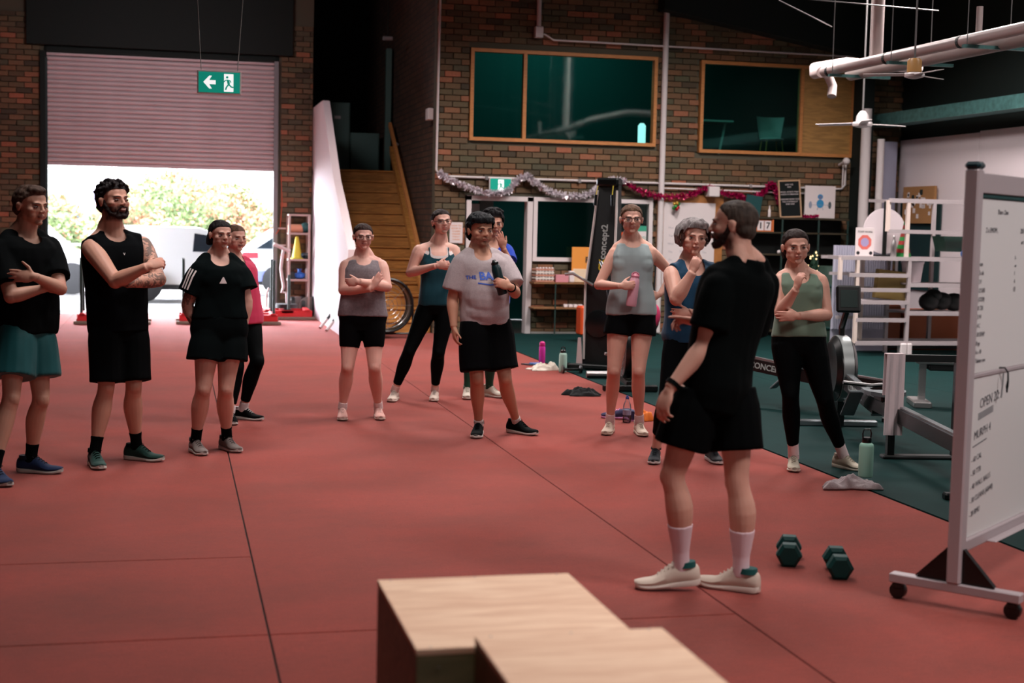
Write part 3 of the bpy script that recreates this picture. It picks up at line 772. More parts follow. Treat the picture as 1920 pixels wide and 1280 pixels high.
# loose trainers behind the tall woman
def loose_shoe(p, rz, up, so, label, group=None, tilt=0.):
    t = empty('trainer', p, rz, label=label, cat='shoe', group=group)
    S = [(-.12, .030, .03, .085), (-.09, .040, .03, .095), (-.03, .040, .026, .088), (.03, .042, .022, .065), (.09, .044, .02, .052), (.13, .034, .022, .045), (.15, .014, .028, .036)]
    for nm, zb, zt, mm, wk in (('upper', lambda v: .012, lambda v: v[2], up, 1.), ('sole', lambda v: .001, lambda v: v[1], so, 1.07)):
        P, vv = catmull([(q[0], 0, 0) for q in S], [q[1:] for q in S], 3); V = []; F = []; n = 12
        for q, v in zip(P, vv):
            a0, a1 = zb(v), zt(v)
            for j in range(n):
                a = 2 * PI * j / n; V.append((q[0], v[0] * wk * math.copysign(abs(math.cos(a)) ** .7, math.cos(a)) * (1 - .3 * max(0, math.sin(a)) * (nm == 'upper')), (a0 + a1) / 2 + (a1 - a0) / 2 * math.copysign(abs(math.sin(a)) ** .6, math.sin(a))))
        for i in range(len(P) - 1):
            for j in range(n):
                a, b2 = i * n + j, i * n + (j + 1) % n; F.append((a, b2, b2 + n, a + n))
        F.append(tuple(range(n))[::-1]); F.append(tuple(range((len(P) - 1) * n, len(P) * n)))
        MB().add(V, F).build(nm, mm, t, smooth=True)
    l = MB()
    for i in range(4): l.tube([(-.01 + i * .025, -.024, .075 - i * .006), (-.005 + i * .025, 0, .088 - i * .011), (0 + i * .025, .024, .075 - i * .006)], .003, 5)
    l.build('laces', mat('lilac_lace', srgb(206, 150, 214), .8), t)
    return t
c = on_floor(1160, 785); loose_shoe((c[0], c[1], 0), 2.6, mat('navy_mesh', srgb(46, 44, 80), .7), mat('pink_foam', srgb(214, 150, 200), .6), 'navy and lilac trainer lying left of the clear bottle', 'loose trainers behind the tall woman')
c = on_floor(1186, 787); loose_shoe((c[0] + .0, c[1] + .03, 0), 1.3, mat('navy_mesh', srgb(46, 44, 80), .7), mat('pink_foam', srgb(214, 150, 200), .6), 'navy and lilac trainer standing right behind the clear bottle', 'loose trainers behind the tall woman')
c = on_floor(1212, 790); heap('band_pouch', (c[0], c[1] + .05, 0), (.06, .05), .11, mat('orange_cloth', srgb(224, 120, 40), .7), 'small orange and pink pouch right of the loose trainers', 'pouch', 12, .3, 2.5, 20)

# ------------------------------------------------------------------ exit signs
def exit_sign(p, w, h, arrow, label, wires, group='green exit signs', rz=0.):
    t = empty('exit_sign', p, rz, label=label, cat='sign', group=group)
    MB().bbox(-w / 2, w / 2, -.02, .02, -h / 2, h / 2, .004).build('housing', M_whitegloss, t)
    G = mat('exit_green', srgb(10, 140, 120), .4, emit=srgb(8, 150, 128), estr=.55); W_ = mat('exit_white', srgb(235, 240, 238), .4, emit=(1, 1, 1), estr=.8)
    MB().bbox(-w / 2 + .012, w / 2 - .012, -.024, -.02, -h / 2 + .012, h / 2 - .012, .001).build('sign_face', G, t)
    k = h / .2; cx = .075 * k if arrow else 0
    def flat(name, pts, m, y):
        MB().prism([(x, z) for x, z in pts], .001, Matrix(((1, 0, 0, 0), (0, 0, 1, y), (0, 1, 0, 0), (0, 0, 0, 1)))).build(name, m, t)
    flat('doorway', [(cx - .035 * k, -.078 * k), (cx + .045 * k, -.078 * k), (cx + .045 * k, .075 * k), (cx - .035 * k, .075 * k)], W_, -.0255)
    if arrow: flat('arrow', [(-.135 * k, 0), (-.085 * k, .055 * k), (-.062 * k, .055 * k), (-.085 * k, .018 * k), (-.03 * k, .018 * k), (-.03 * k, -.018 * k), (-.085 * k, -.018 * k), (-.062 * k, -.055 * k), (-.085 * k, -.055 * k)], W_, -.0255)
    man = MB(); Q = lambda pts, r: man.tube([(cx + x * k, -.0275, z * k) for x, z in pts], r * k, 6)
    Q([(-.002, .022), (.006, -.012)], .011); Q([(.006, -.012), (-.012, -.036), (-.022, -.062)], .0065); Q([(.006, -.014), (.026, -.034), (.044, -.040)], .0065)
    Q([(-.002, .024), (-.024, .018), (-.036, .004)], .0045); Q([(0, .024), (.020, .014), (.024, .0)], .0045); man.ball((cx - .008 * k, -.0275, .046 * k), .0105 * k, 8)
    man.build('running_figure', G, t)
    for a, b_ in wires: MB().tube([a, b_], .004, 5).build('wire', mat('pale_wire', srgb(150, 160, 156), .5), t)
    return t
exit_sign((.363, 12.39, 2.737), .365, .195, True, 'hanging green exit sign with left arrow in front of the roller door', [((-.15, 0, .1), (-.32, 0, 3.2)), ((.15, 0, .1), (.36, 0, 3.2))], rz=-math.radians(2))
p = on_y(938, 347, Yo - .1); exit_sign((p[0], Yo - .1, p[2]), .33, .21, False, 'green exit sign on the brick wall above the office door', [], rz=0)

# ------------------------------------------------------------------ tinsel, baubles, small wall things
def tinsel(name, pts, m, label, r=.055, n=900, seed=1):
    t = empty(name, pts[0], label=label, cat='tinsel'); P0 = np.array(pts[0]); rs = np.random.RandomState(seed)
    C_, _ = catmull([np.array(p) for p in pts], [[0]] * len(pts), 10); C_ = np.array(C_)
    MB().tube([c - P0 for c in C_], .012, 5).build('core', m, t)
    V = []; F = []
    for i in range(n):
        u = rs.rand() * (len(C_) - 1); k = int(u); c = C_[k] + (C_[k + 1] - C_[k]) * (u - k) - P0
        d = rs.normal(size=3); d /= np.linalg.norm(d); w = rs.normal(size=3); w -= d * w.dot(d); w /= np.linalg.norm(w); q = len(V)
        L = r * (.7 + .6 * rs.rand()); w *= .007
        V += [tuple(c - w), tuple(c + w), tuple(c + d * L + w), tuple(c + d * L - w)]; F.append((q, q + 1, q + 2, q + 3))
    me = bpy.data.meshes.new('strands'); me.from_pydata(V, [], F); link('strands', me, t, m, kind='stuff')
    return t
W = lambda x, y, dy=.14: (on_y(x, y, Yo - dy)[0], Yo - dy, on_y(x, y, Yo - dy)[2])
M_silver = mat('silver_foil', srgb(236, 228, 236), .25, metal=.35); M_burg = mat('burgundy_foil', srgb(176, 16, 84), .25, metal=.35)
tinsel('silver_tinsel', [W(824, 324), W(840, 335), W(880, 352), W(920, 362), W(952, 358), W(972, 336), W(990, 330)], M_silver, 'silver tinsel swag left, looping under the wall exit sign', n=1300)
tinsel('silver_tinsel', [W(992, 332), W(1010, 346), W(1040, 362), W(1080, 367), W(1108, 362), W(1130, 345), W(1150, 337), W(1172, 340)], M_silver, 'silver tinsel swag right, ending at the black ski machine', n=1300, seed=2)
tinsel('burgundy_tinsel', [W(1172, 342), W(1200, 358), W(1240, 368), W(1290, 366), W(1325, 352), W(1345, 360), W(1380, 366), W(1400, 372), W(1430, 362), W(1445, 346), W(1455, 356), W(1463, 382)], M_burg, 'burgundy tinsel draped along the brick wall and down beside the letter board', n=1800, seed=3)
x = W(1268, 386)
t = empty('bauble_cluster', x, label='cluster of red, green and gold baubles hanging under the burgundy tinsel', cat='bauble')
for i, (a, b_, c_) in enumerate([(-.03, .03, (200, 160, 70)), (.0, .04, (200, 160, 70)), (.035, .03, (50, 140, 60)), (-.02, -.01, (50, 150, 60)), (.03, -.02, (170, 24, 40)), (0, -.045, (170, 24, 40)), (-.035, -.035, (60, 150, 70))]):
    MB().ball((a, -.03 * (i % 2), b_), .028, 12).build('bauble', mat('bauble_%d' % c_[0], srgb(*c_), .15, metal=.4), t, smooth=True)
def wallbox(name, px, py, w, h, m, label, cat, d=.05, y=None, dy=.0):
    y = Yo - .03 if y is None else y
    p = on_y(px, py, y - d); t = empty(name, (p[0], y, p[2]), label=label, cat=cat)
    MB().bbox(-w / 2, w / 2, -d, 0, -h / 2, h / 2, min(.008, d * .3)).build('box', m, t); return t
wallbox('thermostat', 1340, 359, .17, .15, M_whitegloss, 'white square control box on the bricks between the tinsel loops', 'thermostat', d=.20)
p = on_y(1587, 302, Yo - .3); t = empty('security_camera', p, label='round white security camera by the corner pipes', cat='camera')
MB().ball((0, 0, 0), .055, 16).build('dome', M_whitegloss, t, smooth=True); MB().lathe([(.028, -.045), (.03, -.053), (.012, -.058)], (0, 0, 0), 14, 'y').build('lens', M_blackgloss, t)
MB().tube([(0, .05, 0), (0, .12, -.02), (0, .24, -.05)], .02, 8).build('arm', M_whitegloss, t, smooth=True); MB().tube([(0, .1, -.05), (0, .1, -.4)], .01, 6).build('cable', M_whitegloss, t)
# posters
def poster(px, py, w, h, m, label, frame=None, y=None, lines=(), cat='poster', rx=0.):
    y = (Yo - .035) if y is None else y
    p = on_y(px, py, y); t = empty('poster' if cat == 'poster' else cat.replace(' ', '_'), (p[0], y, p[2]), label=label, cat=cat)
    if rx: t.rotation_euler = (rx, 0, 0)
    if frame: MB().box(-w / 2 - .02, w / 2 + .02, -.014, -.004, -h / 2 - .02, -h / 2).box(-w / 2 - .02, w / 2 + .02, -.014, -.004, h / 2, h / 2 + .02).box(-w / 2 - .02, -w / 2, -.014, -.004, -h / 2, h / 2).box(w / 2, w / 2 + .02, -.014, -.004, -h / 2, h / 2).build('frame', frame, t)
    MB().box(-w / 2, w / 2, -.010, -.004, -h / 2, h / 2).build('sheet', m, t)
    for (tx, x_, z_, s_, mm) in lines: put_text('print', tx, s_, (x_, -.0115, z_), (1, 0, 0), (0, 0, 1), mm, t, ext=.0003)
    return t
M_orp = mat('orange_print', srgb(232, 150, 84), .7)
t = poster(855, 436, .19, .30, M_paper, 'white notice with faded orange lettering left of the office door', lines=[('HOW TO', 0, .10, .035, M_orp), ('BOOK IN', 0, .06, .035, M_orp), ('CLASSES', 0, .02, .033, M_orp), ('ONLINE', 0, -.02, .033, M_orp), ('TODAY', 0, -.06, .033, M_orp), ('THANKS', 0, -.10, .03, M_orp)])
poster(856, 468, .10, .07, M_paper, 'small white card under the orange-lettered notice')
M_gp = mat('green_print', srgb(60, 160, 130), .6)
t = poster(1201, 446, .17, .36, M_paper, 'narrow white poster with green top behind the tall woman', lines=[('WOD', 0, .0, .06, M_gp)]); MB().box(-.085, .085, -.0115, -.0105, .10, .18).build('green_band', M_gp, t)
t = poster(1166, 448, .40, .26, mat('black_board', srgb(16, 18, 20), .5), 'black and white sign with bold lettering beside the ski machine', lines=[('BEST DAY', 0, -.05, .10, M_paper)], cat='sign'); MB().box(-.17, .17, -.0115, -.0105, .04, .10).build('orange_band', M_orange, t)
# timber pin-board with white sheet behind the grey-haired woman
p = on_y(1290, 450, Yo - .05); t = empty('notice_board', (p[0], Yo - .04, p[2]), label='timber-framed white planner board behind the grey-haired woman', cat='notice board')
MB().bbox(-.50, .55, -.015, 0, -.72, .68, .004).build('backing', mat('oak_board', srgb(170, 112, 60), .5, var=.15, vscale=8), t)
MB().bbox(-.40, .42, -.022, -.016, -.70, .56, .002).build('sheet', M_paper, t)
M_faint = mat('faint_ink', srgb(170, 166, 172), .7)
for i in range(6):
    for j in range(4): put_text('print', 'Mon Tue Wed Thu Fri Sat'.split()[i], .045, (-.28 + j * .18, -.0235, .18 - i * .12), (1, 0, 0), (0, 0, 1), M_faint, t, ext=.0003)

# ------------------------------------------------------------------ shelving against the office wall
M_dwood = mat('dark_stained_shelf', srgb(58, 50, 34), .6)
x0 = on_y(1395, 420, Yo - .32)[0]; x1 = on_y(1592, 420, Yo - .32)[0]
bs = empty('wall_shelving', (x0, Yo - .33, 0), label='dark open shelving against the brick wall right of the coach', cat='shelving')
for z in (.06, .5, .9, 1.22, 1.55): MB().bbox(0, x1 - x0, 0, .29, z, z + .025, .003).build('shelf', M_dwood, bs)
z_top = on_y(1500, 408, Yo - .32)[2]
MB().bbox(0, x1 - x0, 0, .29, z_top - .03, z_top, .003).build('shelf', M_dwood, bs)
for q in (.02, .62, (x1 - x0) - .5, (x1 - x0) - .02):
    MB().box(q - .012, q + .012, .0, .02, 0, z_top - .03).build('upright', M_galv if False else mat('dark_steel', srgb(36, 60, 56), .5), bs)
MB().box(0, x1 - x0, .27, .285, .1, z_top - .03).build('back_panel', mat('near_black_panel', srgb(8, 14, 13), .8), bs)
ys_ = Yo - .22
def stand_on(px, py, y=ys_): return on_y(px, py, y)
# letter board
p = stand_on(1484, 376, ys_); t = empty('letter_board', (p[0], ys_, z_top), label='black letter board in a pale timber frame on the top shelf', cat='letter board'); t.rotation_euler = (math.radians(-6), math.radians(-3), 0)
w, h = .36, .57
MB().box(-w / 2, w / 2, -.012, .012, .0, .02).box(-w / 2, w / 2, -.012, .012, h - .02, h).box(-w / 2, -w / 2 + .02, -.012, .012, .02, h - .02).box(w / 2 - .02, w / 2, -.012, .012, .02, h - .02).build('frame', mat('pale_timber', srgb(196, 160, 126), .5), t)
MB().box(-w / 2 + .02, w / 2 - .02, -.004, .008, .02, h - .02).build('felt', mat('black_felt', srgb(10, 18, 18), .95), t)
for i, l in enumerate(('KEEP THE', 'KIDS', '', 'WORK, WORTH THAT', 'HURTS TO MENTION', '', 'SOMEONE NEVER TOLD', 'YOU A WORKOUT', 'EVER WAS')):
    if l: put_text('letters', l, .030, (0, -.006, h - .07 - i * .037), (1, 0, 0), (0, 0, 1), M_paper, t, ext=.0003)
# white canvas with a generic blue lifter
p = stand_on(1537, 384, ys_); t = empty('canvas_picture', (p[0], ys_, z_top), label='white canvas with a small blue weightlifting figure on the top shelf', cat='picture')
MB().bbox(-.25, .25, -.012, .012, 0, .49, .003).build('canvas', M_paper, t)
mb = mat('print_blue', srgb(50, 140, 190), .7); mg = mat('print_grey', srgb(140, 150, 170), .7); md = mat('print_dark', srgb(70, 84, 90), .7)
def disc(nm, x_, z_, rx, rz_, m_, y_=-.0135, n=14): MB().prism([(x_ + rx * math.cos(2 * PI * k / n), z_ + rz_ * math.sin(2 * PI * k / n)) for k in range(n)], .001, Matrix(((1, 0, 0, 0), (0, 0, 1, y_), (0, 1, 0, 0), (0, 0, 0, 1)))).build(nm, m_, t)
disc('print', 0, .22, .062, .065, mb); disc('print', 0, .325, .045, .04, mb); disc('print', 0, .32, .028, .024, mat('print_mid', srgb(110, 120, 160), .7), -.0145)
disc('print', -.16, .20, .026, .055, mg); disc('print', .16, .20, .026, .055, md); MB().box(-.16, .16, -.0142, -.0132, .198, .203).build('print', mg, t)
for q in (-1, 1): MB().bar((q * .035, -.0138, .17), (q * .05, -.0138, .125), .02, .002).build('print', mg, t)
p = stand_on(1513, 404); tinsel('burgundy_tinsel', [(p[0] - .12, Yo - .34, z_top + .03), (p[0], Yo - .34, z_top + .02), (p[0] + .12, Yo - .34, z_top + .03)], M_burg, 'short piece of burgundy tinsel lying on the top shelf', r=.03, n=250, seed=9)
# flip calendar 17
p = stand_on(1427, 440); t = empty('flip_calendar', (p[0], ys_ - .08, 1.575), label='orange-framed flip calendar showing 17 on the shelf behind the coach', cat='calendar')
MB().bbox(-.16, .16, -.03, .03, 0, .015, .004).box(-.16, -.14, -.012, .012, .015, .16).box(.14, .16, -.012, .012, .015, .20).box(-.16, .16, .012, .02, .015, .18).build('frame', mat('orange_timber', srgb(214, 120, 66), .6), t)
for q, s_ in ((-.055, '1'), (.065, '7')):
    o = MB().bbox(q - .052, q + .052, -.02, .01, .018, .165, .003).build('page', M_paper, t); put_text('numeral', s_, .13, (q, -.0215, .09), (1, 0, 0), (0, 0, 1), M_ink, o, bold=.003)
t2 = stand_on(1410, 372); t = empty('teal_frame', (t2[0], ys_, z_top), label='dark teal picture frame leaning on the top shelf behind the coach', cat='picture frame')
MB().bbox(-.13, .13, -.01, .01, 0, .32, .004).build('panel', mat('teal_panel', srgb(16, 70, 72), .5), t); t.rotation_euler = (0, math.radians(8), 0)
t3 = stand_on(1437, 395); bottle('small_vase', (t3[0] + .05, ys_, z_top), [(.02, 0), (.022, .01), (.022, .1), (.012, .12), (.01, .17), (.014, .175)], M_paper, 'slim white bottle on the top shelf beside the teal frame', n=10)
t4 = stand_on(1457, 500); MB().ball((0, 0, .03), .03, 10).build('white_ball', M_paper, loc=(t4[0], ys_ - .05, 1.245), label='small white ball on a middle shelf behind the coach', cat='ball', smooth=True)

# lower shelf left of the ski machine with egg trays
yS = Yo - .30
xa, xb = on_y(1000, 532, yS)[0], on_y(1092, 532, yS)[0] + .35
sh = empty('wall_shelf', (xa, Yo - .33, 0), label='two-tier timber shelf with egg trays under the office window', cat='shelf')
for py in (531, 578):
    z = on_y(1045, py, yS)[2]; MB().bbox(0, xb - xa, 0, .28, z - .012, z + .012, .003).build('shelf', mat('mid_timber', srgb(132, 92, 58), .6), sh)
for q in (.33, .95): MB().box(q - .008, q + .008, .0, .02, .0, on_y(1045, 531, yS)[2]).build('upright', mat('dark_steel', srgb(36, 60, 56), .5), sh)
zs = on_y(1045, 531, yS)[2] + .012
for k in range(5):
    tr = MB(); tr.bbox(-.14, .14, -.12, .12, 0, .028, .006)
    et = tr.build('egg_tray', mat('tray_card', srgb(214, 206, 196), .8) if k % 2 else mat('tray_pulp', srgb(184, 130, 110), .8), loc=(xa + .17, Yo - .19, zs + .001 + k * .0415), label='egg tray stacked on the wall shelf, tray %s' % ('at the bottom', 'second from the bottom', 'in the middle', 'second from the top', 'on top')[k], cat='egg tray', group='egg trays on the wall shelf')
    for j in range(6):
        MB().ball((-.115 + j * .046, -.105, .040), (.019, .016, .014), 8).build('egg', M_paper, et, smooth=True)
MB().bbox(-.1, .1, -.08, .08, 0, .11, .006).build('pink_carton', mat('pink_card', srgb(210, 140, 150), .7), loc=(xa + .44, Yo - .19, zs), label='pink carton beside the stack of egg trays', cat='carton')
MB().bbox(-.04, .04, -.03, .03, 0, .17, .01).build('white_jar', M_paper, loc=(xa + .60, Yo - .2, zs), label='white jar between the pink carton and orange sign', cat='jar')
t = empty('orange_sign', (xa + .78, Yo - .16, zs), label='yellow-orange display card with black lettering on the wall shelf', cat='sign')
MB().bbox(-.17, .17, -.006, .006, .0, .52, .003).build('card', mat('orange_card', srgb(232, 152, 66), .6), t); put_text('print', 'RE', .12, (.1, -.0075, .33), (1, 0, 0), (0, 0, 1), M_ink, t, bold=.004)
MB().bbox(-.15, .15, -.02, -.008, .005, .2, .003).build('leaflets', mat('cream_card', srgb(228, 206, 176), .7), t)
z2 = on_y(1045, 578, yS)[2] + .012
for k in range(4): MB().bbox(-.03, .03, -.03, .03, 0, .045, .006).build('small_tub', M_paper, loc=(xa + .52 + k * .075, Yo - .2, z2), label='small white tub in a row on the lower tier, ' + ('leftmost', 'second from the left', 'second from the right', 'rightmost')[k], cat='tub', group='white tubs on the lower tier')
p = on_floor(1086, 640); oc = empty('orange_crate', (p[0] + .08, p[1] - .1, .0), label='orange wheeled crate left of the ski machine base', cat='crate')
MB().bbox(-.13, .22, -.12, .12, .10, .50, .02).build('shell', M_orange, oc); MB().lathe([(.035, -.02), (.035, .02)], (-.05, -.06, .036), 12, 'x').lathe([(.035, -.02), (.035, .02)], (.12, -.06, .036), 12, 'x').build('wheels', M_black, oc); MB().box(-.06, .14, -.07, -.05, .06, .11).build('axle', M_black, oc)

# ------------------------------------------------------------------ ski machine (tall black column)
sk = on_floor(1120, 697); M_ink2 = M_black
t = empty('ski_ergometer', (sk[0] + .12, sk[1] + .25, 0), math.radians(-36), label='tall black ski machine with white side rails and vertical maker lettering', cat='ski machine')
H_ = 2.12
m = MB()   # tapering column: front face leans back towards the top
prof = [(-.12, .03), (-.125, .95), (.06, 2.06), (.16, 2.10), (.16, .03)]
V = []
for sx in (-1, 1):
    for y, z in prof:
        wz = .30 - .10 * min(1, max(0, (z - .5) / 1.6)); V.append((sx * wz * .62, y + (0 if z < 1.5 else 0), z))
n = 5
m.add(V, [tuple(range(n))[::-1], tuple(range(n, 2 * n))] + [(i, (i + 1) % n, (i + 1) % n + n, i + n) for i in range(n)]).build('column', M_black, t)
rl_ = mat('white_rail', srgb(222, 214, 210), .35)
for q in (-1, 1):
    MB().tube([(q * .165, -.13, .12), (q * .165, -.135, .95), (q * .112, .055, 2.0)], .014, 8).build('side_rail', rl_, t, smooth=True)
MB().tube([(-.165, -.13, .95), (-.10, .16, 2.02)], .010, 8).build('rear_rail', rl_, t)
MB().bbox(-.13, .13, .02, .2, 2.05, 2.14, .02).build('pulley_head', M_blackgloss, t)
for q in (-1, 1):
    MB().tube([(q * .09, -.02, 2.05), (q * .095, -.06, 1.95)], .005, 6).build('cord', mat('yellow_cord', srgb(200, 180, 50), .6), t)
    h_ = MB().tube([(q * .095, -.06, 1.95), (q * .10, -.065, 1.83)], .018, 10).build('ski_handle', M_blackgloss, t, smooth=True)
MB().lathe([(.06, -.02), (.15, -.03), (.16, 0), (.15, .03), (.06, .05)], (0, -.12, .52), 28, 'y').build('flywheel_cage', M_blackgloss, t, smooth=True)
MB().bbox(-.33, .33, -.22, -.16, .02, .07, .01).bbox(-.33, .33, .22, .30, .02, .07, .01).bbox(-.05, .05, -.2, .26, .02, .06, .01).build('base_frame', M_black, t)
for q in (-1, 1): MB().lathe([(.035, -.03), (.04, 0), (.035, .03)], (q * .33, -.19, .04), 12, 'x').build('foot', M_blackgloss, t)
mm = MB(); mm.prism([(-.17, .07), (-.10, .07), (-.125, .36), (-.155, .36)], .02, Matrix(((1, 0, 0, -.07), (0, 0, 1, -.17), (0, 1, 0, 0), (0, 0, 0, 1)))); mm.build('footplate', mat('pinkish_white_plate', srgb(222, 200, 200), .5), t)
MB().tube([(-.40, -.16, 1.06), (-.30, -.17, 1.07), (-.05, -.2, .95)], .016, 8).build('hook_arm', M_steel, t, smooth=True)
sl = nrm(np.array([0, .185, 1.11])); put_text('lettering', 'concept2', .105, (.005, -.045, 1.43), sl, (-1, 0, 0), mat('silver_print', srgb(170, 178, 176), .4), t, bold=.002)
put_text('lettering', 'CX', .09, (.005, -.088, 1.17), sl, (-1, 0, 0), mat('yellow_print', srgb(206, 176, 40), .4), t, bold=.004)
p = on_floor(1072, 700); MB().lathe([(.045, -.11), (.045, -.09), (.016, -.085), (.016, .085), (.045, .09), (.045, .11)], (0, 0, .046), 14, 'x').build('round_dumbbell', M_blackgloss, loc=(p[0], p[1], 0), label='black dumbbell lying on the rubber floor left of the ski machine', cat='dumbbell', smooth=True)

# ------------------------------------------------------------------ exercise bikes behind the women
def bike(x, y, rz, label):
    t = empty('fan_bike', (x, y, 0), rz, label=label, cat='exercise bike', group='fan bikes behind the women')
    K = M_blackgloss
    MB().lathe([(.04, -.05), (.29, -.055), (.305, 0), (.29, .055), (.04, .05)], (0, .42, .42), 32, 'x').build('fan_cage', K, t, smooth=True)
    ringm = MB()
    for r_ in (.12, .2, .28):
        ringm.tube([(-.06, .42 + r_ * math.cos(2 * PI * k / 24), .42 + r_ * math.sin(2 * PI * k / 24)) for k in range(25)], .004, 5, caps=False)
        ringm.tube([(.06, .42 + r_ * math.cos(2 * PI * k / 24), .42 + r_ * math.sin(2 * PI * k / 24)) for k in range(25)], .004, 5, caps=False)
    ringm.build('cage_rings', M_steel, t)
    MB().bbox(-.30, .30, -.55, -.49, .01, .07, .01).bbox(-.27, .27, .60, .66, .01, .07, .01).bbox(-.035, .035, -.52, .63, .05, .11, .01).build('frame', K, t)
    MB().tube([(0, .1, .08), (0, -.22, .62), (0, -.24, .82)], .03, 8).tube([(0, .2, .1), (0, .22, .9), (0, .15, 1.1)], .028, 8).build('posts', K, t, smooth=True)
    MB().ball((0, -.27, .87), (.12, .14, .045), 14).build('seat', K, t, smooth=True)
    for q in (-1, 1):
        MB().tube([(q * .10, .25, .35), (q * .16, .26, .8), (q * .22, .12, 1.18), (q * .24, -.02, 1.24)], .018, 8).build('handle_arm', K, t, smooth=True)
        MB().bbox(q * .14 - .04, q * .14 + .04, -.02, .06, .2 + .1 * q, .23 + .1 * q, .005).build('pedal', M_steel, t)
    MB().bbox(-.1, .1, .1, .13, 1.05, 1.22, .01).build('monitor', K, t)
    MB().tube([(-.3, -.52, .05), (.3, -.52, .05)], .035, 10).build('stabiliser', M_steel, t)
    return t
p = on_floor(1200, 738); bike(p[0] + .05, p[1] + .75, math.radians(170), 'black fan bike directly behind the tall woman\'s legs')
p = on_floor(1270, 755); bike(p[0] + .62, p[1] + .9, math.radians(165), 'black fan bike between the tall woman and the grey-haired woman')
p = on_y(1235, 600, 13.0)
t = empty('hanging_jacket', (p[0] + .05, 13.35, 0), label='pink and black sports bag hung on the fan bike by the tall woman\'s hip', cat='bag')
MB().ball((0.02, 0, p[2] + .02), (.07, .05, .12), 12).build('pink_side', mat('pink_cloth', srgb(214, 60, 110), .7), t, smooth=True); MB().ball((.0, .03, p[2] - .02), (.09, .06, .14), 12).build('black_side', M_black, t, smooth=True)
MB().tube([(.0, 0, p[2] + .1), (.03, .05, p[2] + .25), (.06, .1, 1.24)], .008, 6).build('strap', M_black, t)

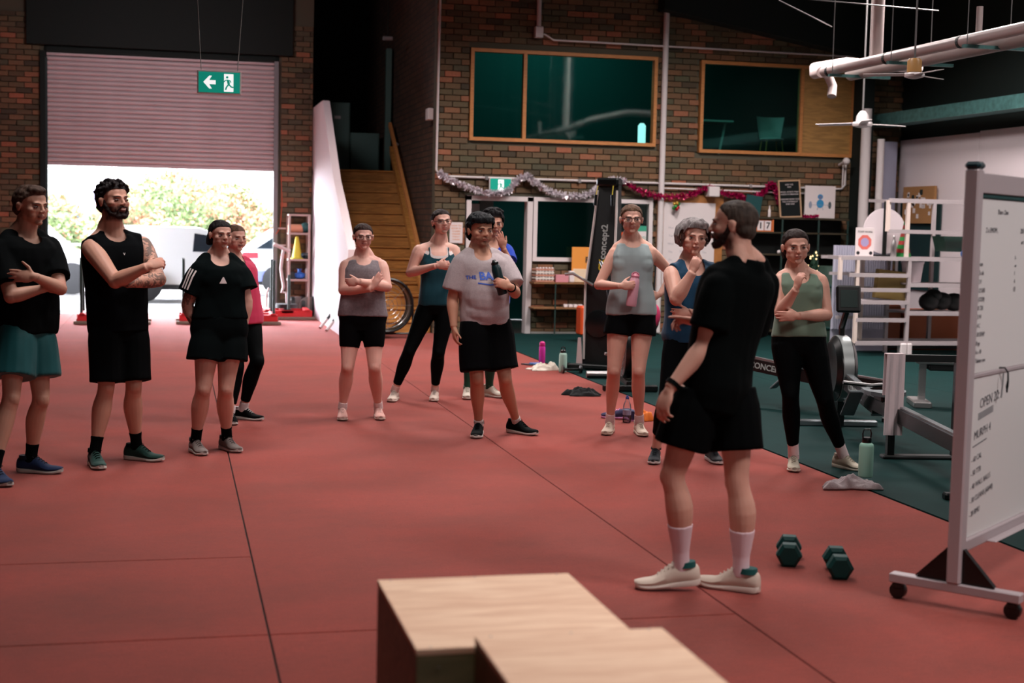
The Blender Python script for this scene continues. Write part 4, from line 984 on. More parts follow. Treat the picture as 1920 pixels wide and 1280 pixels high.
# ------------------------------------------------------------------ rowing machines
def rower(f, r, label, name='rowing_machine'):
    """f = flywheel floor point, r = rear foot floor point"""
    f = np.array([f[0], f[1], 0.]); r = np.array([r[0], r[1], 0.]); d = r - f; L = np.linalg.norm(d); d /= L
    t = empty(name, f, math.atan2(d[1], d[0]), label=label, cat='rowing machine', group='rowing machines')
    K = M_blackgloss; RL = mat('rower_alloy', srgb(150, 158, 162), .25, metal=.8)
    MB().lathe([(.05, -.06), (.22, -.085), (.27, -.05), (.27, .05), (.22, .085), (.05, .06)], (-.02, 0, .48), 36, 'y').build('flywheel_housing', K, t, smooth=True)
    MB().lathe([(.262, -.045), (.276, -.042), (.276, .042), (.262, .045)], (-.02, 0, .48), 36, 'y').build('flywheel_band', mat('perforated_band', srgb(150, 156, 156), .4, metal=.5), t, smooth=True)
    MB().bar((-.02, 0, .02), (0, 0, .50), .06, .14, (1, 0, 0)).build('front_upright', K, t)
    MB().bbox(-.06, .0, -.33, .33, .0, .055, .012).build('front_foot', RL, t)
    MB().bar((.12, 0, .40), (1.02, 0, .30), .07, .11).build('front_rail', K, t)
    MB().bar((.15, 0, .46), (1.0, 0, .36), .05, .03).build('rail_top', RL, t)
    put_text('lettering', 'CONCEPT2', .075, (.55, -.037, .352), (1, 0, -.11), (.11, 0, 1), mat('silver_print', srgb(170, 178, 176), .4), t, bold=.002)
    put_text('lettering', 'CONCEPT2', .075, (.55, .037, .352), (-1, 0, .11), (.11, 0, 1), mat('silver_print', srgb(170, 178, 176), .4), t, bold=.002)
    MB().bar((.95, 0, .325), (L, 0, .27), .075, .10).build('seat_rail', K, t)
    MB().bar((.95, 0, .385), (L, 0, .325), .045, .016).build('rail_top', RL, t)
    for q in (-1, 1):
        fp = MB(); MM = Matrix.Translation((.78, q * .12, .30)) @ Matrix.Rotation(math.radians(-42), 4, 'Y')
        fp.bbox(-.17, .15, -.055, .055, -.01, .01, .006, MM); o = fp.build('foot_plate', mat('grey_plastic', srgb(96, 106, 110), .5), t)
        sm = MB()
        for a in range(4):
            for b2 in range(3): sm.bbox(-.06 + a * .03, -.045 + a * .03, -.035 + b2 * .028, -.02 + b2 * .028, .0105, .012, .0006, MM)
        sm.build('adjuster_holes', M_paper, o)
        MB().tube([tuple(MM @ Vector(v)) for v in ((-.02, -.06, .01), (-.01, 0, .06), (-.02, .06, .01))], .012, 6).build('foot_strap', K, o, smooth=True)
    st_ = MB(); S = [(-.13, .10, .425), (-.08, .15, .44), (.02, .155, .432), (.10, .13, .43), (.15, .06, .425)]
    V = []; F = []
    for x_, w_, z_ in S: V += [(1.18 + x_, -w_, z_ + .012), (1.18 + x_, -w_ * .4, z_ - .004), (1.18 + x_, w_ * .4, z_ - .004), (1.18 + x_, w_, z_ + .012), (1.18 + x_, w_, z_ - .018), (1.18 + x_, -w_, z_ - .018)]
    for i in range(4):
        for k in range(6): F.append((i * 6 + k, i * 6 + (k + 1) % 6, (i + 1) * 6 + (k + 1) % 6, (i + 1) * 6 + k))
    F += [(5, 4, 3, 2, 1, 0), (24, 25, 26, 27, 28, 29)]
    st_.add(V, F).build('seat', mat('grey_plastic', srgb(96, 106, 110), .5), t)
    MB().bbox(1.08, 1.28, -.05, .05, .36, .42, .01).build('seat_carriage', K, t)
    MB().bar((L - .12, 0, .28), (L - .02, 0, .03), .05, .08, (0, 1, 0)).build('rear_leg', K, t); MB().bbox(L - .07, L, -.22, .22, 0, .045, .01).build('rear_foot', K, t)
    MB().tube([(.0, 0, .68), (-.02, 0, .82), (.12, 0, .98)], .026, 8).build('monitor_arm', K, t, smooth=True)
    mo = MB().bbox(-.02, .02, -.10, .10, -.10, .12, .015, Matrix.Translation((.14, 0, 1.05)) @ Matrix.Rotation(math.radians(-10), 4, 'Y')).build('monitor', K, t)
    MB().bbox(.021, .024, -.07, .07, -.06, .08, .001, Matrix.Translation((.14, 0, 1.05)) @ Matrix.Rotation(math.radians(-10), 4, 'Y')).build('screen', mat('lcd', srgb(46, 60, 58), .2), mo)
    MB().tube([(.86, -.22, .46), (.86, 0, .44), (.86, .22, .46)], .016, 8).build('pull_handle', K, t, smooth=True)
    return t
F1 = on_floor(1572, 800); R1 = on_floor(1840, 940)
rower((F1[0], F1[1]), (R1[0] + .0, R1[1] - .0), 'nearest rowing machine, flywheel right beside the woman in sage green')
F2 = on_floor(1405, 765); rower((F2[0] - .1, F2[1] + .55), (F2[0] + 1.0, F2[1] - 1.35 + .45), 'rowing machine hidden mostly behind the coach and the woman in sage green')

# ------------------------------------------------------------------ white rack unit at the right
yR = 16.8; M_rk = mat('rack_white', srgb(180, 170, 172), .45); M_rkw = mat('rack_cream', srgb(232, 214, 204), .5)
rk = empty('white_rack', (9.28, yR, 0), label='white tubular shelving unit, taller right half, against the right wall', cat='rack')
zz = lambda px, py: on_y(px, py, yR)[2]; xx = lambda px, py: on_y(px, py, yR)[0] - 9.28
def rbar(a, b_, w=.045, h=.045, m=M_rk, nm='rail'): MB().bar(a, b_, w, h).build(nm, m, rk)
Zm, Zt = 1.268, 2.02; XL = xx(1602, 640); XLL = xx(1576, 490); XR = xx(1865, 480) ; dep = .55
post = lambda x_, y_, z0, z1, m=M_rk: MB().bar((x_, y_, z0), (x_, y_, z1), .045, .045).build('post', m, rk)
post(0, 0, 0, Zm); post(XL, 0, .17, Zm, M_rkw); post(XR, 0, .0, Zt); post(XR / 2 + .02, dep, .17, Zt); post(0 - .05, 0, Zm, Zt, M_rkw); post(-.32, dep * .0 + .02, Zm + .35, Zt, M_rkw); post(-.38, dep, .17, Zm, M_rkw); post(XR, dep, 0, Zt); post(0, dep, 0, Zm)
for z, a, b_ in ((.17, XL, XR), (.47, XL, 0), (.56, 0, XR), (.70, XL, 0), (.86, XL, 0), (.93, 0, XR), (1.05, XL - .12, 0), (Zm, XLL, XR), (1.62, -.32, XR), (Zt, -.32, XR)):
    m_ = M_rk; rbar((a, 0, z), (b_, 0, z), .05, .05, m_)
    rbar((a, dep, z), (b_, dep, z), .04, .04, m_)
rbar((XLL, 0, Zm - .0), (XLL, 0, Zm - .28), m=M_rkw, nm='post'); rbar((XLL, 0, Zm), (XLL + .1, dep, Zm)); rbar((0, 0, Zm), (0, dep, Zm)); rbar((XR, 0, Zm), (XR, dep, Zm))
MB().bbox(XL, XR, .02, dep, Zm - .0, Zm + .022, .004).build('shelf_board', M_rk, rk); MB().bbox(XL, 0, .02, dep, .70, .722, .004).build('shelf_board', M_rk, rk); MB().bbox(0, XR, .02, dep, .93, .952, .004).build('shelf_board', M_rk, rk); MB().bbox(0, XR, .02, dep, .56, .582, .004).build('shelf_board', M_rk, rk)
MB().bbox(-.09, -.005, -.05, .06, 0, .17, .01).build('foot_block', M_paper, rk); MB().bbox(.005, .07, -.05, .06, 0, .17, .01).build('foot_block', M_paper, rk)
def on_rack(px, dz=0, y=.25, z=Zm + .023): return (on_y(px, 480, yR + y)[0], yR + y, z + dz)
# things on the rack
p = on_rack(1620); t = empty('framed_flyer', p, label='small white flyer with red octagon artwork standing on the rack top', cat='flyer'); MB().bbox(-.13, .13, -.006, .006, 0, .37, .002).build('sheet', M_paper, t)
def disc2(t, nm, x_, z_, r_, m_, y_, n=8): MB().prism([(x_ + r_ * math.cos(2 * PI * (k + .5) / n), z_ + r_ * math.sin(2 * PI * (k + .5) / n)) for k in range(n)], .001, Matrix(((1, 0, 0, 0), (0, 0, 1, y_), (0, 1, 0, 0), (0, 0, 0, 1)))).build(nm, m_, t)
disc2(t, 'print', 0, .18, .10, mat('coral_print', srgb(214, 110, 100), .7), -.0075); disc2(t, 'print', 0, .18, .06, mat('lilac_print', srgb(160, 150, 190), .7), -.0085); put_text('print', 'TEAM WORK', .036, (0, -.0075, .315), (1, 0, 0), (0, 0, 1), M_ink, t, ext=.0003)
for q in (-1, 1): disc2(t, 'print', q * .09, .04, .025, M_ink, -.0075)
p = on_rack(1656, y=.38); t = empty('white_disc', p, label='large white round disc with black centre post behind the rack top', cat='disc'); MB().lathe([(.30, -.01), (.30, .01)], (0, 0, .33), 40, 'y').build('disc', M_white, t, smooth=True); MB().bbox(-.028, .028, -.03, -.012, -.0, .72, .004).build('centre_post', M_black, t); MB().bbox(-.15, .15, -.1, .05, 0, .02, .005).build('stand', M_black, t)
p = on_rack(1675, y=.15); bottle('steel_bottle', p, [(.038, 0), (.04, .01), (.04, .13), (.030, .19), (.014, .22), (.014, .25), (.018, .26), (.01, .28)], M_steel, 'brushed steel bottle on the rack between disc and cone tree', n=16)
p = on_rack(1693, y=.2); t = empty('cone_tree', p, label='small red and green striped cone christmas tree on the rack', cat='christmas tree')
for k in range(8): MB().lathe([(.105 - k * .012, 0), (.097 - k * .012, .05), (.086 - k * .012, .055)], (0, 0, k * .052), 16).build('stripe', mat('tree_green', srgb(20, 120, 50), .5, bump=.5) if k % 2 == 0 else mat('tree_red', srgb(140, 34, 30), .5, bump=.5), t, smooth=True)
MB().lathe([(.014, 0), (.002, .05)], (0, 0, 8 * .052), 8).build('tip', mat('tree_green', srgb(20, 120, 50)), t)
p = on_rack(1800, y=.2); t = empty('green_bin', p, label='dark green tub with handle on the rack, behind the whiteboard post', cat='tub')
MB().prism([(-.30, .02), (.5, .02), (.52, .22), (-.36, .22)], .3, Matrix(((1, 0, 0, .05), (0, 0, 1, -.1), (0, 1, 0, .06), (0, 0, 0, 1)))).build('tub', mat('dark_green_plastic', srgb(14, 52, 42), .5), t)
MB().ball((-.02, -.14, .055), .05, 12).build('blue_ball', mat('blue_rubber', srgb(30, 110, 190), .5), t, smooth=True); MB().bbox(.15, .19, -.16, -.12, 0, .2, .01).build('bottle', mat('navy_plastic', srgb(30, 40, 120), .5), t)
p = on_rack(1712, y=.25, z=.955); t = empty('white_bucket', p, label='white plastic bucket on the rack\'s second level', cat='bucket'); MB().lathe([(.11, 0), (.14, .24), (.15, .26), (.15, .275), (.135, .275), (.10, .02)], n=24).build('bucket', M_white, t, smooth=True)
MB().tube([(.15 * math.cos(a), .15 * math.sin(a), .26 + .0) for a in np.linspace(0, PI, 10)], .004, 6).build('bail', M_steel, t)
p = on_rack(1636, y=.3); t = empty('corrugated_sheet', (on_y(1620, 560, yR + .7)[0], yR + .75, 0), label='upright pale corrugated plastic sheet behind the rack\'s left half', cat='sheet')
n_ = 22
for k in range(n_): MB().lathe([(.022, .30), (.022, 1.42)], (-.42 + k * .036, 0, 0), 6).build('rib', mat('pale_corrugate', srgb(190, 190, 208), .5), t)
MB().box(-.44, .40, .01, .02, 0, 1.42).build('backing', mat('pale_corrugate', srgb(190, 190, 208), .5), t)
p = on_rack(1672, y=.25, z=.725); MB().bbox(-.24, .20, -.05, .05, 0, .38, .01, Matrix.Rotation(math.radians(6), 4, 'Y')).build('cardboard_box', mat('ochre_card', srgb(140, 118, 66), .7), loc=p, label='ochre cardboard box leaning on the rack\'s left half', cat='box')
p = on_rack(1790, y=.25, z=.583)
t = empty('black_bags', p, label='heap of black and teal kit bags on the rack\'s third level', cat='bag')
for i, (x_, z_, r_) in enumerate(((-.34, .12, .14), (-.16, .13, .14), (.02, .12, .15), (.22, .10, .13), (-.28, .2, .1))): MB().ball((x_, 0, z_), (r_, .14, .12 if i < 4 else .09), 12).build('bag', M_black if i != 3 else mat('teal_sheen', srgb(60, 110, 104), .4), t, smooth=True)
for lab, px0, px1, z0, z1, y_, rot in (('long orange soft plyo block behind the rack\'s left half', 1595, 1690, .22, .62, .9, 0), ('tilted orange soft plyo block behind the rack\'s right half', 1700, 1835, .12, .55, .85, .10)):
    xa_ = on_y(px0, 600, yR + y_)[0]; xb_ = on_y(px1, 600, yR + y_)[0]
    t = empty('foam_block', ((xa_ + xb_) / 2, yR + y_, 0), label=lab, cat='foam block', group='orange foam blocks behind the rack')
    MB().bbox(-(xb_ - xa_) / 2, (xb_ - xa_) / 2, 0, .5, .0, z1, .02, Matrix.Rotation(rot * 0, 4, 'Y')).build('block', mat('orange_vinyl', srgb(206, 84, 34) if rot else srgb(150, 74, 34), .5), t); MB().bbox(-(xb_ - xa_) / 2 + .02, (xb_ - xa_) / 2 - .02, -.004, 0, .02, .13, .001).build('base_band', M_black, t)
# black board & cork board on the right wall, dustbin
xw = 10.95
y0_ = on_x(1780, 480, xw)[1]; y1_ = on_x(1665, 480, xw)[1]
zt_ = on_x(1740, 350, xw)[2]
yc0 = on_x(1757, 350, xw - .03)[1]; yc1 = on_x(1698, 352, xw - .03)[1]
t = empty('blackboard', (xw, yc0, 0), label='tall dark green chalk panel on the white wall under the cork board', cat='chalkboard'); MB().bbox(-.02, 0, -.12, yc1 - yc0 + .15, .75, 2.10, .003).build('panel', mat('dark_green_panel', srgb(10, 44, 46), .6), t)
zc1 = on_x(1757, 348, xw - .05)[2]; zc0 = on_x(1745, 419, xw - .05)[2]
t = empty('cork_board', (xw - .055, yc0, zc0), label='cork board crowded with small white notes on the white wall', cat='cork board'); Wc = yc1 - yc0; Hc = zc1 - zc0
MB().bbox(-.012, .03, 0, Wc, 0, Hc, .003).build('cork', mat('cork', srgb(168, 122, 78), .9, bump=.4, bscale=200, var=.15, vscale=80), t)
rs = np.random.RandomState(3)
for k in range(22):
    y_ = .04 + rs.rand() * (Wc - .16); z_ = .04 + rs.rand() * (Hc - .14); o = MB().box(-.016, -.013, y_, y_ + .05 + .03 * rs.rand(), z_, z_ + .05 + .04 * rs.rand()).build('note', M_paper if k % 7 else mat('dark_note', srgb(30, 40, 36), .7), t)
p = on_floor(1545, 640)
bx = on_y(1562, 560, 19.0); t = empty('rubbish_barrel', (bx[0], 19.0, 0), label='dark green barrel standing left of the white rack', cat='barrel')
MB().lathe([(.24, 0), (.29, .3), (.30, .55), (.27, .9), (.22, 1.1)], n=28).build('barrel', mat('barrel_green', srgb(42, 66, 56), .6, var=.2, vscale=6, stretch=(6, 6, .6)), t, smooth=True)
for z_, r_ in ((.2, .286), (.8, .287)): MB().lathe([(r_, z_), (r_ + .004, z_ + .02), (r_, z_ + .04)], n=28).build('hoop', mat('hoop', srgb(20, 60, 56), .4), t)
p2 = on_y(1526, 500, Yo - .55); t = empty('christmas_tree', (p2[0], Yo - .55, .55), label='small dark christmas tree with gold lights on a stand behind the woman in sage green', cat='christmas tree')
MB().lathe([(.16, -.55), (.17, -.5), (.17, 0)], n=16).build('stand', M_black, t, smooth=True)
nd = MB(); rs = np.random.RandomState(7)
MB().lathe([(.10, 0), (.12, .16)], n=12).build('pot', M_black, t); MB().lathe([(.02, .1), (.01, .72)], n=6).build('trunk', M_dwood, t)
for i in range(400):
    h_ = rs.rand(); a = rs.rand() * 6.28; r_ = .17 * (1 - h_) + .02; z_ = .18 + h_ * .58; c_ = Vector((0, 0, z_)); e = Vector((r_ * math.cos(a), r_ * math.sin(a), z_ - .08)); nd.bar(c_, e, .012, .005)
nd.build('needles', mat('tree_needles', srgb(18, 56, 38), .7), t, kind='stuff')
for i in range(26):
    h_ = rs.rand(); a = rs.rand() * 6.28; r_ = .17 * (1 - h_) + .03; MB().ball((r_ * math.cos(a), r_ * math.sin(a), .16 + h_ * .58), .012, 6).build('fairy_light', mat('fairy', srgb(255, 210, 130), .5, emit=(1, .75, .4), estr=2.), t)

# bench with hanging white towel behind the whiteboard post
p = on_floor(1735, 765); t = empty('flat_bench', (p[0], p[1] + .2, 0), math.radians(-20), label='padded weights bench half hidden behind the whiteboard post', cat='bench')
MB().bbox(-.02, .75, -.14, .14, .40, .46, .02).build('pad', mat('pale_pad', srgb(196, 190, 190), .5), t); MB().bar((.06, 0, .04), (.06, 0, .40), .06, .06).build('leg', M_steel, t); MB().bar((.65, 0, .04), (.65, 0, .40), .06, .06).build('leg', M_steel, t)
MB().bbox(-.04, .12, -.24, .24, .0, .06, .01).build('foot', M_steel, t); MB().bbox(.58, .72, -.24, .24, 0, .05, .01).build('foot', M_steel, t); MB().bbox(.1, .75, -.12, .12, .34, .398, .01).build('underframe', M_black, t)
p = on_floor(1788, 905); 
t = empty('plate_stand', (p[0] + .02, p[1] + .95, 0), math.radians(-10), label='low dark stand behind the whiteboard post carrying the white towel', cat='stand')
MB().bar((.03, 0, .03), (.03, 0, .72), .05, .05).bar((.5, 0, .03), (.5, 0, .72), .05, .05).bar((0, 0, .72), (.53, 0, .72), .05, .05).build('frame', M_black, t); MB().bbox(-.03, .56, -.05, .05, 0, .03, .01).build('base', M_black, t)
tw = MB(); V = []; F = []; nn = 14
for i in range(nn + 1):
    for j in range(9):
        s_ = i / nn; z = .752 - s_ * .58 + .0; V.append((-.028 + .13 * j / 8, -.032 - .006 * math.sin(j * 1.6 + s_ * 2), z if i else .752))
for j in range(9): V.append((-.028 + .13 * j / 8, .035, .752))
for j in range(9): V.append((-.028 + .13 * j / 8, .040, .45))
for i in range(nn):
    for j in range(8): a = i * 9 + j; F.append((a, a + 1, a + 10, a + 9))
b0 = (nn + 1) * 9
for j in range(8): F.append((j, b0 + j, b0 + j + 1, j + 1)); F.append((b0 + j, b0 + 9 + j, b0 + 10 + j, b0 + 1 + j))
me = MB().add(V, F).mesh('towel'); o = link('hanging_towel', me, None, mat('terry_white', srgb(222, 206, 210), .95, bump=.3, bscale=200), (p[0] + .02, p[1] + .95, 0), 'white towel hanging beside the whiteboard post', 'towel'); o.rotation_euler = (0, 0, math.radians(-10))
sm_ = o.modifiers.new('s', 'SOLIDIFY'); sm_.thickness = .008

# ------------------------------------------------------------------ ducts and ceiling fans
DX = 7.0
A = np.array([DX, 14.75, 3.363]); B_ = np.array([DX, 9.0, 3.35])
M_duct = mat('pvc_duct', srgb(214, 198, 196), .4)
t = empty('duct_run', (0, 0, 0), label='long white pvc duct run crossing the upper right with brackets', cat='duct')
MB().tube([A, B_], .055, 16).build('duct_pipe', M_duct, t, smooth=True)
MB().tube([A + [.0, .05, 0], A + [.08, .4, .02], A + [.35, 1.0, .16], A + [.9, 1.3, .28], A + [1.9, 1.3, .25]], .06, 14).build('duct_bend', M_duct, t, smooth=True)
MB().tube([A + [.02, .06, 0], A + [.10, .10, -.03], A + [.16, .10, -.14], A + [.13, .05, -.26]], .05, 14).build('duct_bend', M_duct, t, smooth=True)
MB().tube([A + [.28, -.1, -.02], B_ + [.28, 0, -.02]], .075, 16).build('duct_pipe', mat('pvc_duct_dull', srgb(170, 160, 156), .5), t, smooth=True)
for k, y_ in enumerate((14.6, 13.3, 11.9, 10.6)):
    MB().lathe([(.060, -.02), (.060, .02)], (DX, y_, 3.355), 16, 'y').build('joint_ring', M_black, t)
    MB().box(DX - .12, DX + .6, y_ - .25, y_ - .21, 3.27, 3.30).build('bracket', M_galv, t)
    for q in (-.08, .35): MB().tube([(DX + q, y_ - .23, 3.3), (DX + q, y_ - .23, 6.0)], .005, 5).build('hanger_rod', M_steel, t)
for px in (1645, 1835):
    p = on_x(px, 70, DX + .3); t_ = empty('vent_pipe', (DX + .3, p[1], 3.40), label='vertical white vent pipe rising from the duct, %s one' % ('left' if px < 1700 else 'right'), cat='pipe')
    MB().tube([(0, 0, 0.0), (0, 0, .1), (0, 0, 2.6 if px < 1700 else .32)], .065 if px < 1700 else .03, 12).build('pipe', M_duct, t_, smooth=True)
def fan(px, py, d, label, off, span=.62, motor=M_whitegloss, hub=M_whitegloss, sc=1.):
    p = at_depth(px, py, d); t = empty('ceiling_fan', p, label=label, cat='ceiling fan', group='ceiling fans under the dark roof'); t.scale = (sc,) * 3
    MB().lathe([(.05, -.05), (.12, -.03), (.13, 0), (.12, .02), (.06, .03)], n=20).build('hub', hub, t, smooth=True)
    MB().lathe([(.085, .03), (.075, .10), (.05, .14), (.03, .16)] if motor is M_whitegloss else [(.09, .03), (.09, .17), (.07, .2)], n=16).build('motor_cover', motor, t, smooth=True)
    MB().tube([(0, 0, .15), (0, 0, (6.0 - p[2]) / sc)], .013, 8).build('down_rod', M_steel, t)
    for k in range(3):
        a = off + k * 2 * PI / 3; M = Matrix.Rotation(a, 4, 'Z') @ Matrix.Rotation(math.radians(8), 4, 'X')
        MB().bbox(.10, span, -.06, .06, -.004, .004, .002, M).build('blade', hub, t)
    return t
fan(1617, 232, 18, 'nearer-looking white ceiling fan on a long rod in front of the corner pipes', math.radians(8))
fan(1714, 140, 11.8, 'white ceiling fan with a brass motor hanging in front of the duct', math.radians(150), .62, mat('brass_motor', srgb(170, 128, 76), .4), sc=.66)
for (a, b_, lab) in (((1420, -10, 14), (1760, 20, 14), 'thin steel brace wire crossing the roof at top right'), ((1460, 0, 15), (1560, 50, 15.5), 'short steel brace rod under the roof at top right')):
    A1 = at_depth(*a); B1 = at_depth(*b_); A1[2] = min(A1[2], 5.95); t = empty('brace_wire', A1, label=lab, cat='wire'); MB().tube([(0, 0, 0), B1 - A1], .006, 5).build('wire', M_steel, t)
p = at_depth(727, 72, 22.5); t = empty('smoke_detector', p, label='small grey detector in the dark above the stairs', cat='detector'); MB().bbox(-.08, .08, -.04, .04, -.03, .03, .01).build('body', M_grey, t); MB().tube([(0, 0, .02), (0, 0, 6 - p[2])], .006, 5).build('rod', M_dark, t)

# ------------------------------------------------------------------ stairs top, stairs foot, door side
c1 = on_y(635, 250, 25.5); M_lock = mat('grey_green_cabinet', srgb(74, 104, 98), .5)
t = empty('tall_cabinet', (c1[0], 25.5, 2.45), label='tall grey-green cabinet at the top of the stairs', cat='cabinet'); MB().bbox(-.17, .20, 0, .4, 0, 1.24, .01).build('carcass', M_lock, t); MB().bbox(-.15, .18, -.012, -.002, .05, 1.2, .004).build('door', M_lock, t); MB().box(-.08, .03, -.02, -.012, .95, 1.0).build('handle', M_steel, t)
c2 = on_y(684, 290, 25.5); t = empty('low_cabinet', (c2[0], 25.5, 2.45), label='lower grey-green cabinet beside the tall one at the stair top', cat='cabinet'); MB().bbox(-.26, .26, 0, .4, 0, .72, .01).build('carcass', M_lock, t); MB().bbox(-.24, .24, -.012, -.002, .04, .68, .004).build('door', M_lock, t)
c3 = on_y(736, 200, 24.5); MB().bbox(-.05, .05, -.05, .05, 0, 2.1, .008).build('newel_post', M_lock, loc=(3.56, 24.5, 2.45), label='pale post standing at the top of the handrail', cat='post')
fc = on_floor(722, 634); t = empty('drum_fan', (fc[0], fc[1], 0), math.radians(12), label='round black drum fan on wheels at the foot of the timber stairs', cat='fan')
MB().tube([(.36 * math.cos(a), -.09, .46 + .36 * math.sin(a)) for a in np.linspace(0, 2 * PI, 33)], .022, 8, caps=False).tube([(.36 * math.cos(a), .12, .46 + .36 * math.sin(a)) for a in np.linspace(0, 2 * PI, 33)], .018, 8, caps=False).build('drum_rim', M_blackgloss, t, smooth=True)
MB().tube([(0, -.09, .46), (0, .12, .46)], .352, 32, caps=False).build('drum', mat('smoky_metal', srgb(90, 84, 70), .35, metal=.6), t, smooth=True)
gr = MB()
for r_ in (.08, .14, .2, .26, .31): gr.tube([(r_ * math.cos(a), -.10, .46 + r_ * math.sin(a)) for a in np.linspace(0, 2 * PI, 25)], .003, 4, caps=False)
for k in range(8): gr.bar((0, -.1, .46), (.35 * math.cos(k * PI / 4), -.1, .46 + .35 * math.sin(k * PI / 4)), .005)
gr.build('grille', M_steel, t); MB().lathe([(.05, -.11), (.05, -.1)], (0, 0, .46), 12, 'y').build('badge', M_black, t)
for q in (-1, 1):
    MB().tube([(q * .40, 0, .46), (q * .41, 0, .1), (q * .38, .05, .06)], .016, 8).build('stand_leg', M_blackgloss, t, smooth=True); MB().lathe([(.05, -.02), (.05, .02)], (q * .36, -.06, .05), 14, 'x').build('wheel', M_blackgloss, t)
MB().tube([(-.38, .05, .06), (.38, .05, .06)], .014, 8).build('cross_bar', M_blackgloss, t)
# leaning training bars beside the white bulkhead
for k, (xa_, ya_, xb_, yb_) in enumerate(((600, 617, 626, 580), (612, 622, 636, 585))):
    a = on_floor(xa_, ya_); b2 = on_y(xb_, yb_, a[1] + .25)
    t = empty('angled_bar', a, label='short slanted white and black bar at the bulkhead foot, %s of two' % ('left' if k == 0 else 'right'), cat='bar', group='slanted bars by the bulkhead')
    m_ = (a + b2) / 2 - a; e_ = b2 - a
    MB().tube([(0, 0, .02), m_], .022, 8).build('white_tube', M_paper, t); MB().tube([m_, e_, e_ + [.02, 0, -.02]], .022, 8).build('black_grip', M_black, t); MB().tube([e_, (e_[0] + .12, e_[1], .02)], .012, 6).build('rear_leg', M_steel, t)
# push sleds
def sled(x0, x1, y, label, tall=(1, 1), rz=0.):
    t = empty('push_sled', (x0, y, 0), rz, label=label, cat='sled', group='red push sleds by the roller door'); L = x1 - x0
    for q in (-.28, .28): MB().bbox(-.08, L + .08, q - .04, q + .04, .0, .05, .01).build('skid', mat('worn_grey_skid', srgb(120, 104, 92), .6), t)
    MB().bbox(-.03, L + .03, -.30, -.24, .05, .15, .006).bbox(-.03, L + .03, .24, .30, .05, .15, .006).build('side_rail', M_red, t)
    MB().bbox(.0, .08, -.3, .3, .12, .17, .006).bbox(L - .08, L, -.3, .3, .12, .17, .006).bbox(L / 2 - .1, L / 2 + .1, -.3, .3, .10, .15, .006).build('cross_plate', M_red, t)
    MB().lathe([(.04, .15), (.04, .18), (.18, .18), (.18, .24), (.04, .24)], (L * .5, 0, 0), 20).build('weight_plate', M_black, t, smooth=True)
    for i, x_ in enumerate((0.03, L - .03)):
        for q in (-.26, .26):
            if tall[i]: MB().tube([(x_, q, .13), (x_, q, .98)], .022, 10).build('upright', mat('green_black_steel', srgb(22, 44, 38), .4), t, smooth=True)
    return t
sled(-1.36, -.42, 22.0, 'red push sled behind the two men at the left', (1, 1)); sled(.10, 1.50, 22.1, 'red push sled behind the dark-haired woman', (1, 1)); sled(1.40, 2.12, 23.2, 'red push sled in front of the metal rack by the door', (0, 0))
MB().tube([(0, 0, .16), (0, 0, .72)], .022, 10).build('sled_post', mat('green_black_steel', srgb(22, 44, 38), .4), loc=(1.78, 22.95, 0), label='short dark steel post standing in the rear sled', cat='post')
for k, (px, dz) in enumerate(((493, 0), (499, .02))): 
    p = on_floor(px, 583); MB().tube([(-.03, 0, .01), (-.03, 0, .40), (.0, 0, .47), (.05, 0, .44), (.06, 0, .01)], .018, 8).build('hoop_handle', M_paper if k == 0 else M_black, loc=(p[0], 23.6 + k * .12, 0), label='%s hoop handle beside the doorway' % ('white' if k == 0 else 'black'), cat='handle', smooth=True)
# metal rack by the door
M_rack = mat('rack_metal', srgb(196, 176, 170), .45)
xa_ = on_y(540, 500, 23.75)[0]; xb_ = 2.18; t = empty('storage_rack', (xa_, 23.7, 0), label='narrow metal storage rack between the roller door and the white bulkhead', cat='rack'); w_ = xb_ - xa_
for x_ in (.015, w_ - .015):
    for y_ in (.0, .42): MB().bbox(x_ - .018, x_ + .018, y_ - .018, y_ + .018, 0, 1.68, .003).build('upright', M_rack, t)
zs_ = [on_y(575, py, 23.7)[2] for py in (403, 438, 487, 525)]
for z in zs_: MB().bbox(0, w_, -.01, .43, z - .02, z + .012, .003).build('rack_shelf', M_rack, t)
on_s = lambda fx, z, dy=.12: (xa_ + w_ * fx, 23.7 + dy, z + .013)
o = MB().lathe([(.06, -.12), (.068, -.11), (.068, .11), (.06, .12)], (0, 0, .068), 18, 'x').build('foam_roller', mat('peach_foam', srgb(226, 160, 130), .8), loc=on_s(.34, zs_[1]), label='peach foam roller on the second shelf of the metal rack', cat='foam roller', smooth=True)
MB().ball((0, 0, .085), .085, 16).build('medicine_ball', M_teal, loc=on_s(.80, zs_[1]), label='dark teal ball beside the foam roller', cat='ball', smooth=True)
t_ = empty('marker_cone', on_s(.42, zs_[2]), label='yellow marker cones stacked on the middle shelf of the metal rack', cat='cone'); MB().lathe([(.11, 0), (.11, .012), (.085, .02), (.025, .36), (.015, .37)], n=20).build('cone', mat('yellow_plastic', srgb(226, 214, 70), .5), t_, smooth=True)
for k, (fx, c_) in enumerate(((.66, (30, 60, 76)), (.86, (70, 80, 80)))): MB().lathe([(.03, -.06), (.05, -.05), (.05, .05), (.03, .06)], (0, 0, .05), 10, 'x').build('small_weight', mat('w%d' % k, srgb(*c_), .5), loc=on_s(fx, zs_[2]), label='%s small weight right of the yellow cone' % ('dark blue' if k == 0 else 'grey'), cat='weight', smooth=True)
MB().lathe([(.05, 0), (.09, .03), (.1, .09), (.03, .11), (.03, .16), (.06, .17)], n=18).build('blue_kettlebell', mat('bright_blue', srgb(30, 84, 160), .5), loc=on_s(.55, zs_[3]), label='blue and white kettlebell on the low shelf of the metal rack', cat='kettlebell', smooth=True)
